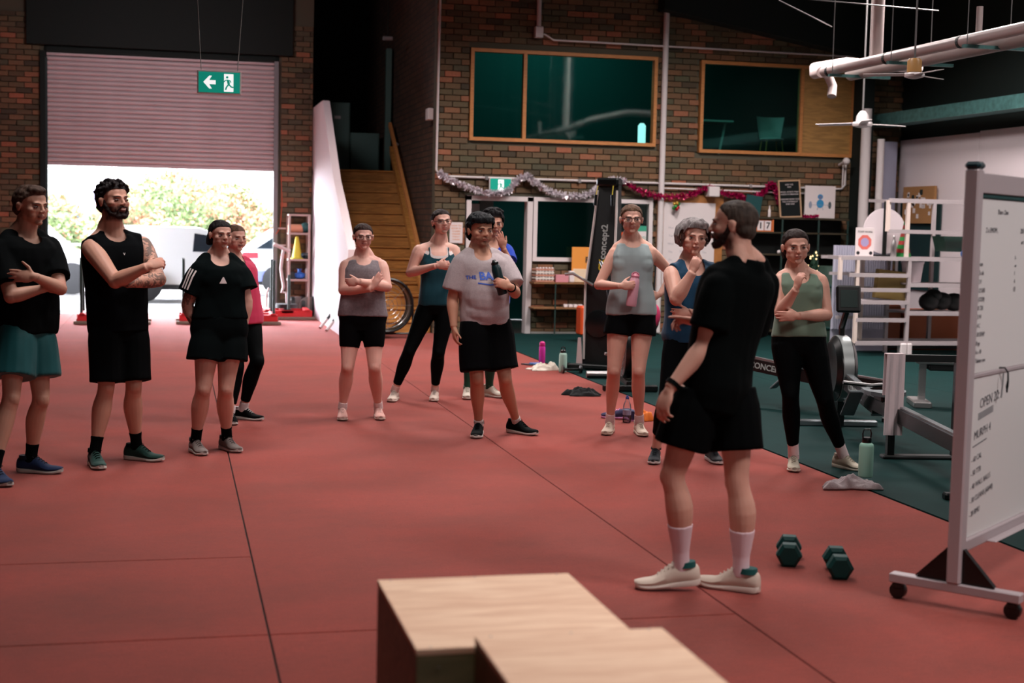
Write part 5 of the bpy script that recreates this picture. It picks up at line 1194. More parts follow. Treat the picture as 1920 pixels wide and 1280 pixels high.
MB().bbox(-.06, .06, -.05, .05, 0, .12, .01).build('dark_box', M_black, loc=on_s(.2, zs_[3]), label='black box left of the blue kettlebell', cat='box'); MB().bbox(-.015, .015, -.03, .03, 0, .17, .005).build('white_canister', M_paper, loc=on_s(.86, zs_[3]), label='white canister right of the blue kettlebell', cat='canister')
for k in range(5): MB().lathe([(.05, -.02), (.16, -.03), (.165, 0), (.16, .03), (.05, .02)], (0, 0, .17), 18, 'y' if k % 2 else 'x').build('floor_plate', (M_black, mat('grey_plate', srgb(120, 112, 108), .5))[k % 2], loc=(xa_ + .08 + k * .085, 23.72 + .05 * (k % 3), 0), label='weight plate leaning under the metal rack, %s' % ('first from the left', 'second from the left', 'middle one', 'fourth from the left', 'rightmost')[k], cat='weight plate', group='plates under the metal rack', smooth=True)
t_ = empty('ab_roller_arm', (xa_ - .04, 23.45, 0), label='white rope and arm hanging at the left of the metal rack', cat='rope'); MB().tube([(-.22, 0, 1.20), (.05, 0, 1.08)], .03, 8).build('arm', M_paper, t_, smooth=True); MB().tube([(-.06, 0, 1.12), (-.10, 0, .8), (-.05, 0, .5), (-.08, 0, .42), (0, 0, .4), (.02, 0, .02)], .024, 8).build('rope', M_paper, t_, smooth=True)
MB().tube([(0, 0, 0), (.02, 0, -.5), (-.01, 0, -.9), (-.08, 0, -1.0)], .006, 6).build('orange_pull_cord', mat('orange_cord', srgb(214, 90, 60), .6), loc=(on_y(527, 330, 24.1)[0], 24.1, 2.35), label='thin orange pull cord hanging on the bricks right of the door', cat='cord')
for z_ in (1.45, 1.17): MB().tube([(0, 0, 0), (.13, 0, 0)], .012, 6).build('door_bolt', M_paper, loc=(1.68, 24.08, z_), label='pale door bolt on the right door frame, %s' % ('upper' if z_ > 1.3 else 'lower'), cat='bolt')
# chair and table seen through the right upper window
p = on_y(1447, 262, 21.6); t = empty('bucket_chair', (p[0], 21.6, 2.6), label='white shell chair behind the right upper window', cat='chair')
m_ = MB(); V = []; F = []
for i in range(9):
    for j in range(7):
        a = -1.2 + 2.4 * i / 8; h_ = j / 6; V.append((.26 * math.sin(a) * (1 - .25 * (1 - h_)), .22 * math.cos(a), .45 + h_ * .38 - .10 * abs(math.sin(a)) * h_ ** 2 * 0))
for i in range(8):
    for j in range(6): a = i * 7 + j; F.append((a, a + 7, a + 8, a + 1))
m_.add(V, F).ball((0, .0, .46), (.2, .2, .03), 12).build('shell', M_paper, t, smooth=True)
for q in ((-.18, -.15), (.18, -.15), (-.18, .15), (.18, .15)): MB().tube([(q[0], q[1], 0), (q[0] * .7, q[1] * .7, .46)], .012, 6).build('leg', M_timber, t)
p = on_y(1340, 262, 21.8); t = empty('small_table', (p[0], 21.8, 2.6), label='pale table end behind the left of the right upper window', cat='table'); MB().bbox(-.5, .2, -.3, .3, .70, .73, .005).build('table_top', M_paper, t)
for q in (-.4, .12): MB().bar((q - .08, 0, 0), (q + .05, 0, .7), .03).build('leg', M_paper, t)
p = on_y(1211, 250, 20.9); ll = empty('lamp_tube', (p[0], 21.1, 2.6), label='glowing white column lamp inside the wide upper window', cat='lamp'); MB().lathe([(.05, .28), (.06, .3), (.06, .56), (.03, .6)], n=14).build('shade', mat('lamp_glow', srgb(240, 230, 240), .5, emit=(1, .95, 1), estr=1.6), ll, smooth=True); MB().bbox(-.15, .15, -.15, .15, 0, .28, .01).build('pedestal', M_dark, ll)
# ------------------------------------------------------------------ outside the roller door
MB().box(-30, 40, 24.45, 70, -.25, -.03).build('ground_outside', mat('pale_asphalt', srgb(150, 148, 146), .9, var=.08, vscale=3), kind='structure')
MB().box(-1.98, 1.6, 24.2, 24.45, -.2, -.004).build('threshold', mat('threshold_concrete', srgb(170, 160, 156), .8), kind='structure')
bd = empty('commercial_building', (-8, 46, 0), label='pale building with a blue wall across the street, seen through the roller door', cat='building')
MB().box(-6, 26, 0, 8, 0, 9).build('wall', mat('bleached_render', srgb(214, 210, 206), .8), bd)
bx0 = on_y(120, 400, 45.7)[0] + 8; bx1 = on_y(186, 400, 45.7)[0] + 8
MB().box(bx0, bx1, -.25, 0, 0, 2.05).build('blue_wall', mat('blue_panel', srgb(62, 68, 118), .7), bd); MB().box(bx1 - .2, bx1 + .6, -.5, 0, 1.7, 2.4).build('lilac_box', mat('lilac_panel', srgb(104, 98, 130), .7), bd)
MB().box(-6, 26, -.3, 0, 2.95, 3.02).build('canopy', mat('bleached_render', srgb(214, 210, 206), .8), bd)
for k in range(4):
    f = MB().box(4.55 + k * 1.9 - .0, 5.35 + k * 1.9, -.06, .02, 3.35, 4.6).build('window', mat('upper_window', srgb(120, 120, 160), .3), bd)
MB().box(9, 24, -.2, 0, 0, 2.6).build('shopfront', mat('shopfront', srgb(130, 130, 134), .5), bd)
def shrub(name, c, r, label, n, seed, cols):
    t = empty(name, c, label=label, cat='shrub'); rs = np.random.RandomState(seed); V = []; F = []; C = []
    V0, F0 = ellipsoid((0, 0, r[2] * .95), [q * .86 for q in r], 18); MB().add(V0, F0).build('crown', mat('shrub_core', srgb(70, 80, 50), .9), t, smooth=True)
    MB().lathe([(.12, 0), (.1, r[2])], n=8).build('trunk', M_dwood, t)
    for i in range(n):
        d = rs.normal(size=3); d /= np.linalg.norm(d)
        lump = 1 + .10 * math.sin(d[0] * 7 + seed) * math.cos(d[2] * 6) + .06 * math.sin(d[1] * 13 + d[2] * 11)
        p = d * np.array(r) * lump * (.90 + .14 * rs.rand()) + [0, 0, r[2] * .95]
        if p[2] < .2: continue
        a = nrm(rs.normal(size=3) + d * .6); b = nrm(np.cross(a, rs.normal(size=3))); s = .045 + .035 * rs.rand(); q = len(V)
        V += [tuple(p - b * s * .5), tuple(p + a * s * 1.1 - b * .0), tuple(p + b * s * .5), tuple(p - a * s * .5)]; F.append((q, q + 1, q + 2, q + 3))
        k = rs.rand() < .38 + .3 * math.sin(p[0] * 2.3 + p[2] * 3); cc = cols[0] if k else cols[1]; C += [np.array(srgb(*cc)[:3]) * (.7 + .6 * rs.rand())] * 4
    me = bpy.data.meshes.new('leaves'); me.from_pydata(V, [], F); setcol(me, np.array(C)); link('leaves', me, t, attr_material('leaf', .7), kind='stuff')
p = on_y(352, 420, 36.0); shrub('flowering_shrub', (p[0], 36, 0), (2.25, 1.6, 1.32), 'large rounded green and russet shrub in the middle of the doorway', 26000, 3, ((146, 96, 74), (88, 104, 64)))
p = on_y(103, 450, 36.0); shrub('flowering_shrub', (p[0] - .45, 38.3, 0), (1.0, .9, 1.1), 'smaller russet shrub at the left edge of the doorway', 8000, 5, ((146, 96, 74), (88, 104, 64)))
p = on_y(190, 450, 39); shrub('flowering_shrub', (p[0] + .3, 39.6, 0), (.75, .8, 1.0), 'small russet shrub right of the blue wall, behind the curly-haired man', 5000, 8, ((146, 96, 74), (88, 104, 64)))
fe = empty('slatted_fence', (2.0, 34, 0), label='pale low fence behind the parked cars', cat='fence')
for k in range(14): MB().box(-5.5 + k * .55, -5.42 + k * .55, 0, .04, 0, 1.0).build('fence_post', M_steel, fe)
for z in (.3, .6, .9): MB().box(-5.6, 2.0, .0, .03, z, z + .05).build('fence_rail', M_steel, fe)
M_car = mat('white_car_paint', srgb(226, 226, 228), .25, coat=.5); M_cg = mat('car_glass', srgb(26, 32, 38), .08); M_tyre = mat('tyre', srgb(22, 22, 24), .8)
def vehicle(name, c, L, H, prof, wheels, win, label, rz=0., tail=False, bump=None):
    t = empty(name, c, rz, label=label, cat='car', group=None); Wd = 1.7
    MB().prism(prof, Wd, Matrix(((1, 0, 0, 0), (0, 0, 1, 0), (0, 1, 0, 0), (0, 0, 0, 1)))).build('body', M_car, t)
    for w in win: MB().prism(w, .02, Matrix(((1, 0, 0, 0), (0, 0, 1, -.012), (0, 1, 0, 0), (0, 0, 0, 1)))).build('side_window', M_cg, t)
    for x_ in wheels:
        o = MB().lathe([(.20, -.03), (.31, -.02), (.32, .05), (.32, .16), (.2, .18)], (x_, .06, .32), 22, 'y').build('wheel', M_tyre, t, smooth=True)
        MB().lathe([(.05, -.05), (.2, -.035), (.2, -.02)], (x_, .06, .32), 14, 'y').build('hubcap', M_steel, o, smooth=True)
    MB().box(.1, L - .1, -.015, .0, .22, .32).build('sill_trim', M_tyre, t)
    if tail: MB().box(.02, .35, -.02, .0, .78, .90).build('tail_lamp', mat('red_lamp', srgb(206, 40, 50), .3), t); MB().box(-.04, .7, -.03, 0, .3, .52).build('bumper', mat('grey_blue_bumper', srgb(110, 120, 170), .5), t)
    else: MB().box(L - .4, L - .02, -.02, .0, .34, .44).build('bumper', M_tyre, t)
    return t
p = on_floor(213, 564); y_ = p[1]; xq = on_y(400, 500, y_)[0]
vehicle('delivery_van', (p[0] - .5, y_, 0), xq - p[0] + .9, 1.4, [(0, .25), (3.0, .25), (3.0, .75), (2.75, .95), (2.4, 1.30), (2.1, 1.40), (.4, 1.42), (.05, 1.3), (0, .9)], (1.08, 2.5), [[(1.95, .95), (2.62, .95), (2.35, 1.25), (1.98, 1.30)]], 'white van parked outside, seen between the curly-haired man and the dark-haired woman')
p = on_floor(95, 562); vehicle('parked_car', (p[0] - 2.3, y_ + 2.2, 0), 3.1, 1.4, [(0, .25), (3.1, .25), (3.12, .6), (2.95, .78), (2.5, .88), (1.95, 1.38), (.5, 1.42), (0, .9)], (.6, 2.55), [[(1.2, .92), (2.3, .92), (1.88, 1.28), (1.2, 1.3)]], 'white car parked outside at the left of the doorway')
p = on_floor(462, 566); vehicle('parked_car', (p[0], y_ + 2.4, 0), 3.2, 1.4, [(0, .25), (3.2, .25), (3.2, .9), (2.4, 1.35), (.7, 1.38), (.15, 1.0), (0, .8)], (.75, 2.5), [[(.3, .98), (1.6, .98), (1.6, 1.28), (.75, 1.28)]], 'white car with a red tail lamp parked outside at the right of the doorway', tail=True)
# ------------------------------------------------------------------ people
M_skin = attr_material('skin', .52, .12, 120, .35, sss=.06)
M_cloth = attr_material('cloth', .85, .25, 260, .2, sheen=.15)
M_hair = {}
def hair_mat(rgb):
    k = tuple(rgb)
    if k not in M_hair:
        m = mat('hair_%d_%d_%d' % k, srgb(*rgb), .62, bump=.9, bscale=55, var=.5, vscale=40, spec=.2, stretch=(1, 1, .25)); M_hair[k] = m
    return M_hair[k]
M_eye = attr_material('eye', .15, spec=.6)
M_frame = mat('spectacle_frame', srgb(16, 16, 18), .3)
_cl = {}
def cloth_mat(rgb, rough=.85, sheen=.12, spec=.2):
    k = (tuple(rgb), rough)
    if k not in _cl:
        if max(rgb) < 30: sheen, spec = 0, .06
        _cl[k] = mat('fabric_%d_%d_%d_%d' % (*rgb, rough * 100), srgb(*[c * (.6 if max(rgb) < 30 else 1) for c in rgb]), rough, bump=.06, bscale=420, sheen=sheen, spec=spec)
    return _cl[k]

def yawvec(a):
    """level direction: a=0 towards the camera, positive turns to the picture's right"""
    a = math.radians(a); return -GF * math.cos(a) + GR * math.sin(a), GR * math.cos(a) + GF * math.sin(a)
ZU = np.array([0, 0, 1.])

class Person:
    def __init__(s, d0, spec, a, hips_a=None, sex='f', build=1.0, skin=(196, 140, 122), tone=None, J=None, feet=None, head=None, hands=None, body=None, seed=1):
        s.d0, s.sex, s.b, s.seed = d0, sex, build, seed
        s.pxm = FPX / d0; s.skin = np.array(srgb(*skin)[:3])
        s.F, s.Lt = yawvec(a); s.HF, s.HLt = yawvec(a if hips_a is None else hips_a)
        s.J = {}
        for k, v in J.items():
            s.J[k] = at_depth(v[0], v[1], d0 + (v[2] if len(v) > 2 else 0))
        s.feet = feet
        for sd in 'RL':
            fx, fy, fa = feet[sd][:3]; lift = feet[sd][3] if len(feet[sd]) > 3 else 0
            s.J['an' + sd] = on_floor(fx, fy) + ZU * (.092 + lift)
        s.hd = head; s.hands = hands or {}
        b = dict(hip=.165, waist=.135, chest=.15, sh=.15, depth=1.0, belly=0., bust=0., thigh=1., arm=1., calf=1., neck=1.) if sex == 'f' else \
            dict(hip=.160, waist=.15, chest=.172, sh=.175, depth=1.05, belly=0., bust=0., thigh=1., arm=1.12, calf=1.05, neck=1.15)
        if sex == 'f': b['bust'] = 1.
        b.update(body or {}); s.B = b
        s.P = (s.J['hpR'] + s.J['hpL']) / 2; s.N = s.J['nk']
        s.up = nrm(s.N - s.P); s.S = np.linalg.norm(s.N - s.P)
        s.hdirs()
    def hdirs(s):
        hx, top, chin, ha, hp = s.hd[:5]; dd = s.hd[5] if len(s.hd) > 5 else 0; roll = s.hd[6] if len(s.hd) > 6 else 0
        d = s.d0 + dd
        H = (chin - top) / FPX * d                      # crown (with hair) to chin
        s.hs = H / .238
        F, L = yawvec(ha); p = math.radians(hp)
        s.hF = F * math.cos(p) - ZU * math.sin(p); U = ZU * math.cos(p) + F * math.sin(p)
        r = math.radians(roll); s.hL = L * math.cos(r) + U * math.sin(r); s.hU = U * math.cos(r) - L * math.sin(r)
        s.hC = at_depth(hx, (top + chin) / 2, d) - s.hU * .006 * s.hs
        s.HM = np.stack([s.hL * 1.10, s.hF * 1.05, s.hU], axis=1) * s.hs
    def hp_(s, x, y, z): return s.hC + s.HM @ np.array([x, y, z])
    # --- limbs
    def leg(s, sd, off=0., t0=0., t1=2., n=14, flare=0., k=1.):
        """t 0..1 hip to knee, 1..2 knee to ankle"""
        hp, kn, an = s.J['hp' + sd], s.J['kn' + sd], s.J['an' + sd]
        th, cf = s.B['thigh'], s.B['calf']
        back = -s.HF
        prof = [(0, .088 * th, 0), (.25, .085 * th, .0), (.5, .073 * th, 0), (.75, .060 * th, .0), (.92, .053 * th, -.004), (1.0, .053, -.006), (1.1, .050, .004), (1.3, .056 * cf, .016), (1.45, .052 * cf, .014), (1.65, .041 * cf, .008), (1.85, .033, .003), (2.0, .034, 0), (2.1, .034, 0)]
        f, _ = yawvec(s.feet[sd][2]); pts = []; rad = []; bk = nrm(back - f)
        ts = np.linspace(t0, t1, n)
        for t in ts:
            r = np.interp(t, [q[0] for q in prof], [q[1] for q in prof]); o = np.interp(t, [q[0] for q in prof], [q[2] for q in prof])
            p = hp + (kn - hp) * t if t <= 1 else kn + (an - kn) * (t - 1)
            pts.append(p + bk * o); rad.append((r * k) * s.b ** .5 + (off * min(1, .6 + t / .4) if flare or off > .01 else off) + flare * max(0, (t - t0 - .1)))
        return loft_path(pts, rad, 16, ref=s.HF)
    def arm(s, sd, off=0., t0=0., t1=2., n=14, flare=0., k=1.):
        sh, el, wr = s.J['sh' + sd], s.J['el' + sd], s.J['wr' + sd]; A = s.B['arm']
        prof = [(0, .050, 0), (.15, .053, 0), (.4, .047, 0), (.7, .041, 0), (.95, .037, 0), (1.05, .037, 0), (1.25, .040, 0), (1.5, .034, 0), (1.8, .026, 0), (2, .0245, 0)]
        pts = []; rad = []
        for t in np.linspace(t0, t1, n):
            r = np.interp(t, [q[0] for q in prof], [q[1] for q in prof]) * A
            p = sh + (el - sh) * t if t <= 1 else el + (wr - el) * (t - 1)
            if .9 < t < 1.1: p = p * .8 + (.5 * (sh + (el - sh) * .9) + .5 * (el + (wr - el) * .1)) * .2
            pts.append(p); rad.append(r * k + off + flare * max(0, t - t0))
        return loft_path(pts, rad, 14)
    def armpt(s, sd, t):
        sh, el, wr = s.J['sh' + sd], s.J['el' + sd], s.J['wr' + sd]
        return sh + (el - sh) * t if t <= 1 else el + (wr - el) * (t - 1)
    # --- torso
    def rings(s):
        B = s.B; d = B['depth']; f = s.sex == 'f'
        q = [(-.16, B['hip'] * .62, .085, -.005), (-.06, B['hip'] * .95, .108, -.01), (.04, B['hip'], .118, -.012), (.16, B['hip'] * .96, .11, -.004),
             (.30, (B['hip'] + B['waist']) / 2 * .97, .098, .0), (.44, B['waist'], .094, .002), (.58, (B['waist'] + B['chest']) / 2, .102, .0), (.72, B['chest'], .112, -.002),
             (.84, B['chest'] * 1.0, .108, -.008), (.92, B['sh'] * .92, .088, -.016), (.97, B['sh'] * .68, .066, -.018), (1.02, B['sh'] * .4, .052, -.014)]
        return [(t, w, dp * d, fo) for t, w, dp, fo in q]
    def torso(s, off=0., t0=-.16, t1=1.02, kw=1., kd=1., hang=0., n=24, dz=0.):
        R = s.rings(); T = [r[0] for r in R]
        V = []; F = []; m = 0
        ts = np.linspace(t0, t1, 18)
        for t in ts:
            w = np.interp(t, T, [r[1] for r in R]) * kw + off; dp = np.interp(t, T, [r[2] for r in R]) * kd + off; fo = np.interp(t, T, [r[3] for r in R])
            if hang and t < .72:                                     # cloth hangs straight down from the chest
                wc = np.interp(.72, T, [r[1] for r in R]) * kw + off; dc = np.interp(.72, T, [r[2] for r in R]) * kd + off
                w = max(w, wc * (1 - .10 * (1 - hang)) * hang + w * (1 - hang)); dp = max(dp, dc * hang + dp * (1 - hang))
            k = min(1, max(0, (t - .1) / .6)); L = nrm(s.HLt * (1 - k) + s.Lt * k); Fv = nrm(s.HF * (1 - k) + s.F * k)
            L = nrm(L - s.up * L.dot(s.up)); Fv = nrm(Fv - s.up * Fv.dot(s.up) - L * Fv.dot(L))
            c = s.P + s.up * (t * s.S) + Fv * fo
            for j in range(n):
                a = 2 * PI * j / n; ca, sa = math.cos(a), math.sin(a)
                e = .86
                x = math.copysign(abs(ca) ** e, ca) * w; y = math.copysign(abs(sa) ** e, sa) * dp
                if y < 0: y *= .92
                V.append(c + L * x + Fv * y)
            m += 1
        for i in range(m - 1):
            for j in range(n):
                p, q = i * n + j, i * n + (j + 1) % n; F.append((p, q, q + n, p + n))
        F.append(tuple(range(n))[::-1]); F.append(tuple(range((m - 1) * n, m * n)))
        return V, F
    def tp(s, x, y, t):
        """point in the torso: x to the wearer's left, y forward, t along the spine"""
        return s.P + s.up * (t * s.S) + s.Lt * x + s.F * y
    def extras(s, off=0., bust=True):
        o = []; B = s.B; A = np.stack([s.Lt, s.F, s.up], axis=1)
        if B['bust'] and bust:
            for q in (-1, 1): o.append(ellipsoid(s.tp(q * .062, .062 * B['depth'], .70), (.078 + off, .049 * B['bust'] + off, .070 + off), 14, A))
        if B['belly']: o.append(ellipsoid(s.tp(0, .035, .40), (.165 + off, (.085 + .065 * B['belly']) + off, .21 + off), 18, A))
        if s.sex == 'm' and bust:
            for q in (-1, 1): o.append(ellipsoid(s.tp(q * .07, .072 * B['depth'], .76), (.07 + off, .038 + off, .055 + off), 14, A))
        for q in (-1, 1): o.append(ellipsoid(s.P + s.HLt * q * .068 - s.HF * .052 + ZU * .015, (.075 + off, .062 + off, .085 + off), 14, np.stack([s.HLt, s.HF, ZU], axis=1)))
        return o
    def shoulders(s, off=0., k=1.):
        o = []
        for sd, q in (('R', -1), ('L', 1)):
            a = s.tp(q * .045, -.018, .95); b = s.J['sh' + sd]
            P, vv = catmull([a, a * .5 + b * .5 + s.up * .002, b], [[.056], [.050], [.050 * s.B['arm']]], 4)
            o.append(loft_path(P, [float(v[0]) * k + off for v in vv], 14, ref=s.F, rnd=True))
            n0 = s.hp_(q * .022, -.035, -.090); n1 = s.tp(q * .06, -.03, 1.01); n2 = s.tp(q * .105, -.02, .965)
            P, vv = catmull([n0, n0 * .45 + n1 * .55 + s.Lt * q * .004, n1, n2 * .5 + b * .5 + s.up * .010], [[.026], [.030], [.036], [.040]] if s.sex == 'f' else [[.034], [.038], [.042], [.042]], 4) if off <= 0 else catmull([n1 - s.up * .02 + s.Lt * q * .012, n1 * .5 + n2 * .5, n2 * .5 + b * .5 + s.up * .010], [[.040], [.042], [.042]], 4)
            o.append(loft_path(P, [float(v[0]) * k + off * .8 for v in vv], 12, ref=s.F, rnd=True))
            c = s.tp(q * .10, -.0, .80); P, vv = catmull([c, c * .45 + b * .55 - s.up * .02, b], [[.075], [.062], [.052]], 3)
            o.append(loft_path(P, [float(v[0]) * k * s.B['arm'] ** .3 + off for v in vv], 14, ref=s.F, rnd=True))
        return o
    def neck(s, off=0., t=1.):
        a = s.tp(0, -.012, .93); b = s.hp_(0, -.018, -.045); k = s.B['neck'] * s.hs
        return loft_path([a, a * .6 + b * .4, b], [(.064 * k + off), (.053 * k + off), (.054 * k + off)], 14, ref=s.F)
    def headparts(s):
        A = np.stack([s.hL * 1.10, s.hF * 1.05, s.hU], axis=1); k = s.hs; o = []
        fm = 0.93 if s.sex == 'f' else 1.0
        E = lambda c, r, n=16, M=None: o.append(ellipsoid(s.hp_(*c), [q * k for q in r], n, A if M is None else A @ M))
        E((0, -.014, .032), (.0745, .094, .080), 20); E((0, .018, -.012), (.0635 * fm, .068, .082), 20)
        E((0, .026, -.062), (.048 * fm, .050, .038)); E((0, .066, -.090), (.021, .018, .016))
        for q in (-1, 1):
            E((q * .036, .052, -.020), (.026, .026, .022)); E((q * .033, .049, -.046), (.024, .027, .028)); E((q * .043 * fm, .004, -.052), (.018, .034, .028))
            E((q * .020, .074, .020), (.024, .014, .011))
            rot = np.array(Matrix.Rotation(math.radians(-14), 3, 'X'))
            E((q * .0765, -.004, -.006), (.008, .017, .030), 10, rot); E((q * .0815, -.010, .004), (.006, .013, .019), 10, rot)
            E((q * .0095 * fm, .097, -.028), (.0075, .0100, .0065), 8)
        o.append(loft_path([s.hp_(0, .082, .016), s.hp_(0, .091, -.004), s.hp_(0, .102, -.022), s.hp_(0, .098, -.031)], [.0075 * k * fm, .008 * k * fm, .0105 * k * fm, .008 * k * fm], 8, ref=s.hF, rnd=True))
        E((0, .087, -.0505), (.022, .011, .0062), 12); E((0, .0855, -.0605), (.018, .011, .007), 12)
        return o
    def hand(s, sd):
        h = s.hands.get(sd)
        if not h: return []
        d = nrm(s.cv(h['dir'])); w = s.J['wr' + sd]
        n = s.cv(h['n']); n = nrm(n - d * d.dot(n)); th = np.cross(d, n) * (1 if sd == 'R' else -1)
        k = h.get('k', 1.) * (.93 if s.sex == 'f' else 1.02); c = h.get('curl', (25, 30, 35, 40)); cb = h.get('bend', 1.)
        o = []; A = np.stack([th, n, d], axis=1)
        palm = w + d * .052 * k
        o.append(ellipsoid(palm, (.040 * k, .0165 * k, .052 * k), 14, A)); o.append(ellipsoid(w + d * .012, (.026 * k, .020 * k, .03 * k), 12, A))
        o.append(ellipsoid(w + d * .036 * k + th * .022 * k + n * .008, (.017 * k, .015 * k, .030 * k), 10, A))
        L = [(.028, .094, .072), (.0095, .099, .080), (-.0095, .095, .075), (-.0275, .087, .060)]
        sp = h.get('spread', 3)
        for i, (x, y0, ln) in enumerate(L):
            p = w + th * x * k + d * y0 * .86 * k; an = math.radians(c[i]) * .6; lat = math.radians((1.5 - i) * sp)
            pts = [p - d * .02 * k]; cur = p; pts.append(cur); seg = [.44, .31, .25]; rad = [.0088, .0092, .0082, .0078, .0062]
            for j, sg in enumerate(seg):
                dirv = d * math.cos(an) + n * math.sin(an) + th * math.sin(lat) * math.cos(an)
                cur = cur + nrm(dirv) * ln * sg * k; pts.append(cur); an += math.radians(c[i]) * cb
            o.append(loft_path(pts, [r * k for r in rad], 8, ref=th, rnd=True))
        ta = h.get('thumb', (38, 15)); a1, a2 = math.radians(ta[0]), math.radians(ta[1])
        p = w + d * .024 * k + th * .024 * k; td = nrm(d * math.cos(a1) + th * math.sin(a1) + n * math.sin(a2))
        td2 = nrm(d * math.cos(a1 * .6) + th * math.sin(a1 * .6) + n * math.sin(a2 * 1.8))
        o.append(loft_path([p, p + td * .034 * k, p + td * .034 * k + td2 * .026 * k, p + td * .034 * k + td2 * .048 * k], [.0125 * k, .0105 * k, .0095 * k, .0075 * k], 8, ref=n, rnd=True))
        return o
    def cv(s, v): return GR * v[0] + ZU * v[1] - GF * v[2]          # (picture right, up, towards camera)

    # --- build
    def make(s, label, base_xy=None, voxel=.0055, tattoo=(), beard=None, stubble=0., lips=(150, 80, 78), brow=(50, 34, 28), group=None, eyes=(60, 46, 38), smile=False, squint=1.):
        a = (s.J['anR'] + s.J['anL']) / 2
        s.root = empty('person', (a[0], a[1], 0), label=label, cat='person', group=group)
        s.base = np.array([a[0], a[1], 0.])
        parts = [s.torso()] + s.extras(-.004) + s.shoulders() + [s.neck()] + s.headparts()
        for sd in 'RL':
            parts += [s.leg(sd, n=22), s.arm(sd, n=24)] + s.hand(sd)
            parts.append(ellipsoid(s.J['kn' + sd] + s.HF * .016, (.046, .046, .056), 12))
            f, l = yawvec(s.feet[sd][2]); an = s.J['an' + sd]
            parts.append(ellipsoid(an - ZU * .058 + f * .045, (.026, .075, .024), 12, np.stack([l, f, ZU], axis=1)))
            el = s.J['el' + sd]; parts.append(ellipsoid(el, [.038 * s.B['arm']] * 3, 10))
            parts.append(ellipsoid(s.J['sh' + sd], [.0505 * s.B['arm']] * 3, 12))
        me = remesh(parts, voxel, 5, .5)
        V = getv(me); C = np.tile(s.skin, (len(V), 1))
        q = (V - s.hC) @ np.linalg.inv(s.HM).T; x, y, z = q.T; near = (np.abs(x) < .12) & (y > -.14) & (y < .14) & (z > -.14) & (z < .15)
        g = lambda x0, y0, z0, a, b, c: np.exp(-((x - x0) / a) ** 2 - ((y - y0) / b) ** 2 - ((z - z0) / c) ** 2) * near
        dy = np.zeros(len(V))
        for sx in (-1, 1):
            dy -= .0060 * g(sx * .031, .08, .000, .016, .04, .011); dy += .001 * g(sx * .022, .09, .017, .018, .04, .006)
            dy -= .003 * g(sx * .028, .085, -.045, .005, .03, .016)
        dy -= .0045 * g(0, .09, -.0555, .019, .03, .0022); dy -= .004 * g(0, .09, -.072, .02, .03, .005)
        V = V + np.outer(dy * s.hs, s.hF)
        # pigment
        def blend(mask, rgb):
            nonlocal C
            m_ = np.clip(mask, 0, 1)[:, None]; C = C * (1 - m_) + np.array(srgb(*rgb)[:3]) * m_
        if stubble or beard:
            bz = np.clip((-.030 - z + .10 * np.maximum(0, -(y - .02))) / .012, 0, 1) * np.clip((y + .02) / .02, 0, 1) * np.clip((z + .125) / .02, 0, 1) * near
            mz = g(0, .1, -.041, .026, .03, .006)
            bz = np.maximum(bz, mz * 1.2); bz *= 1 - np.clip(g(0, .1, -.056, .021, .03, .009) * 1.6, 0, 1)
            blend(bz * (stubble or .95) * (.95 + .1 * wob(V, 3, 260, 1)), beard or (70, 50, 44))
        for sx in (-1, 1):
            blend(g(sx * .042, .07, -.03, .02, .05, .016) * .16, (214, 124, 112)); blend(g(sx * .031, .08, .0, .016, .03, .008) * .18, (110, 66, 60))
        blend(g(0, .11, -.026, .012, .02, .01) * .15, (206, 116, 104))
        lm = np.clip(1.6 - ((x / .023) ** 2 + ((z + .0558) / .0105) ** 2) * 1.5, 0, 1) * (y > .078) * near; blend(lm * .60, lips)
        blend((np.exp(-((z + .0557) / .0016) ** 2) * (np.abs(x) < .021) * (y > .07) * near) * .8, (70, 32, 30))
        if smile: blend((np.exp(-((z + .0565) / .0028) ** 2) * (np.abs(x) < .015) * (y > .07) * near) * 1., (226, 214, 206))
        for sx in (-1, 1):
            bx = np.clip(1 - np.abs(np.abs(x) - .031) / .020, 0, 1); bl = np.exp(-((z - .0185 - .003 * np.cos((np.abs(x) - .034) * 70)) / .0033) ** 2)
            blend(np.clip(bx * 3, 0, 1) * bl * (x * sx > 0) * (y > .05) * near * (.45 if s.sex == 'f' else .75), brow)
        for (sd, t0, t1, dens) in tattoo:
            A = s.armpt(sd, t0); best = np.full(len(V), 9.)
            for t in np.linspace(t0, t1, 12): best = np.minimum(best, np.linalg.norm(V - s.armpt(sd, t), axis=1))
            w_ = (wob(V, 11, 75, 3) + .5 * np.sin(40 * wob(V, 5, 20, 2))) > (.3 - dens)
            m_ = (best < .075) * w_ * .72
            blend(m_, (46, 52, 52))
        for sd in 'RL':
            for jn, k_ in (('el', .05), ('kn', .06)): 
                dd_ = np.linalg.norm(V - s.J[jn + sd], axis=1); blend(np.exp(-(dd_ / k_) ** 2) * .16, (180, 108, 94))
            if s.hands.get(sd):
                dd_ = np.linalg.norm(V - (s.J['wr' + sd] + nrm(s.cv(s.hands[sd]['dir'])) * .12), axis=1); blend(np.exp(-(dd_ / .05) ** 2) * .25, (196, 100, 90))
        C = C * (1 + .05 * wob(V, 7, 30, 2))[:, None]
        setv(me, V - s.base); setcol(me, np.clip(C, 0, 1)); me.name = 'body'
        s.body = link('body', me, s.root, M_skin, smooth=True)
        s.Vbody = V
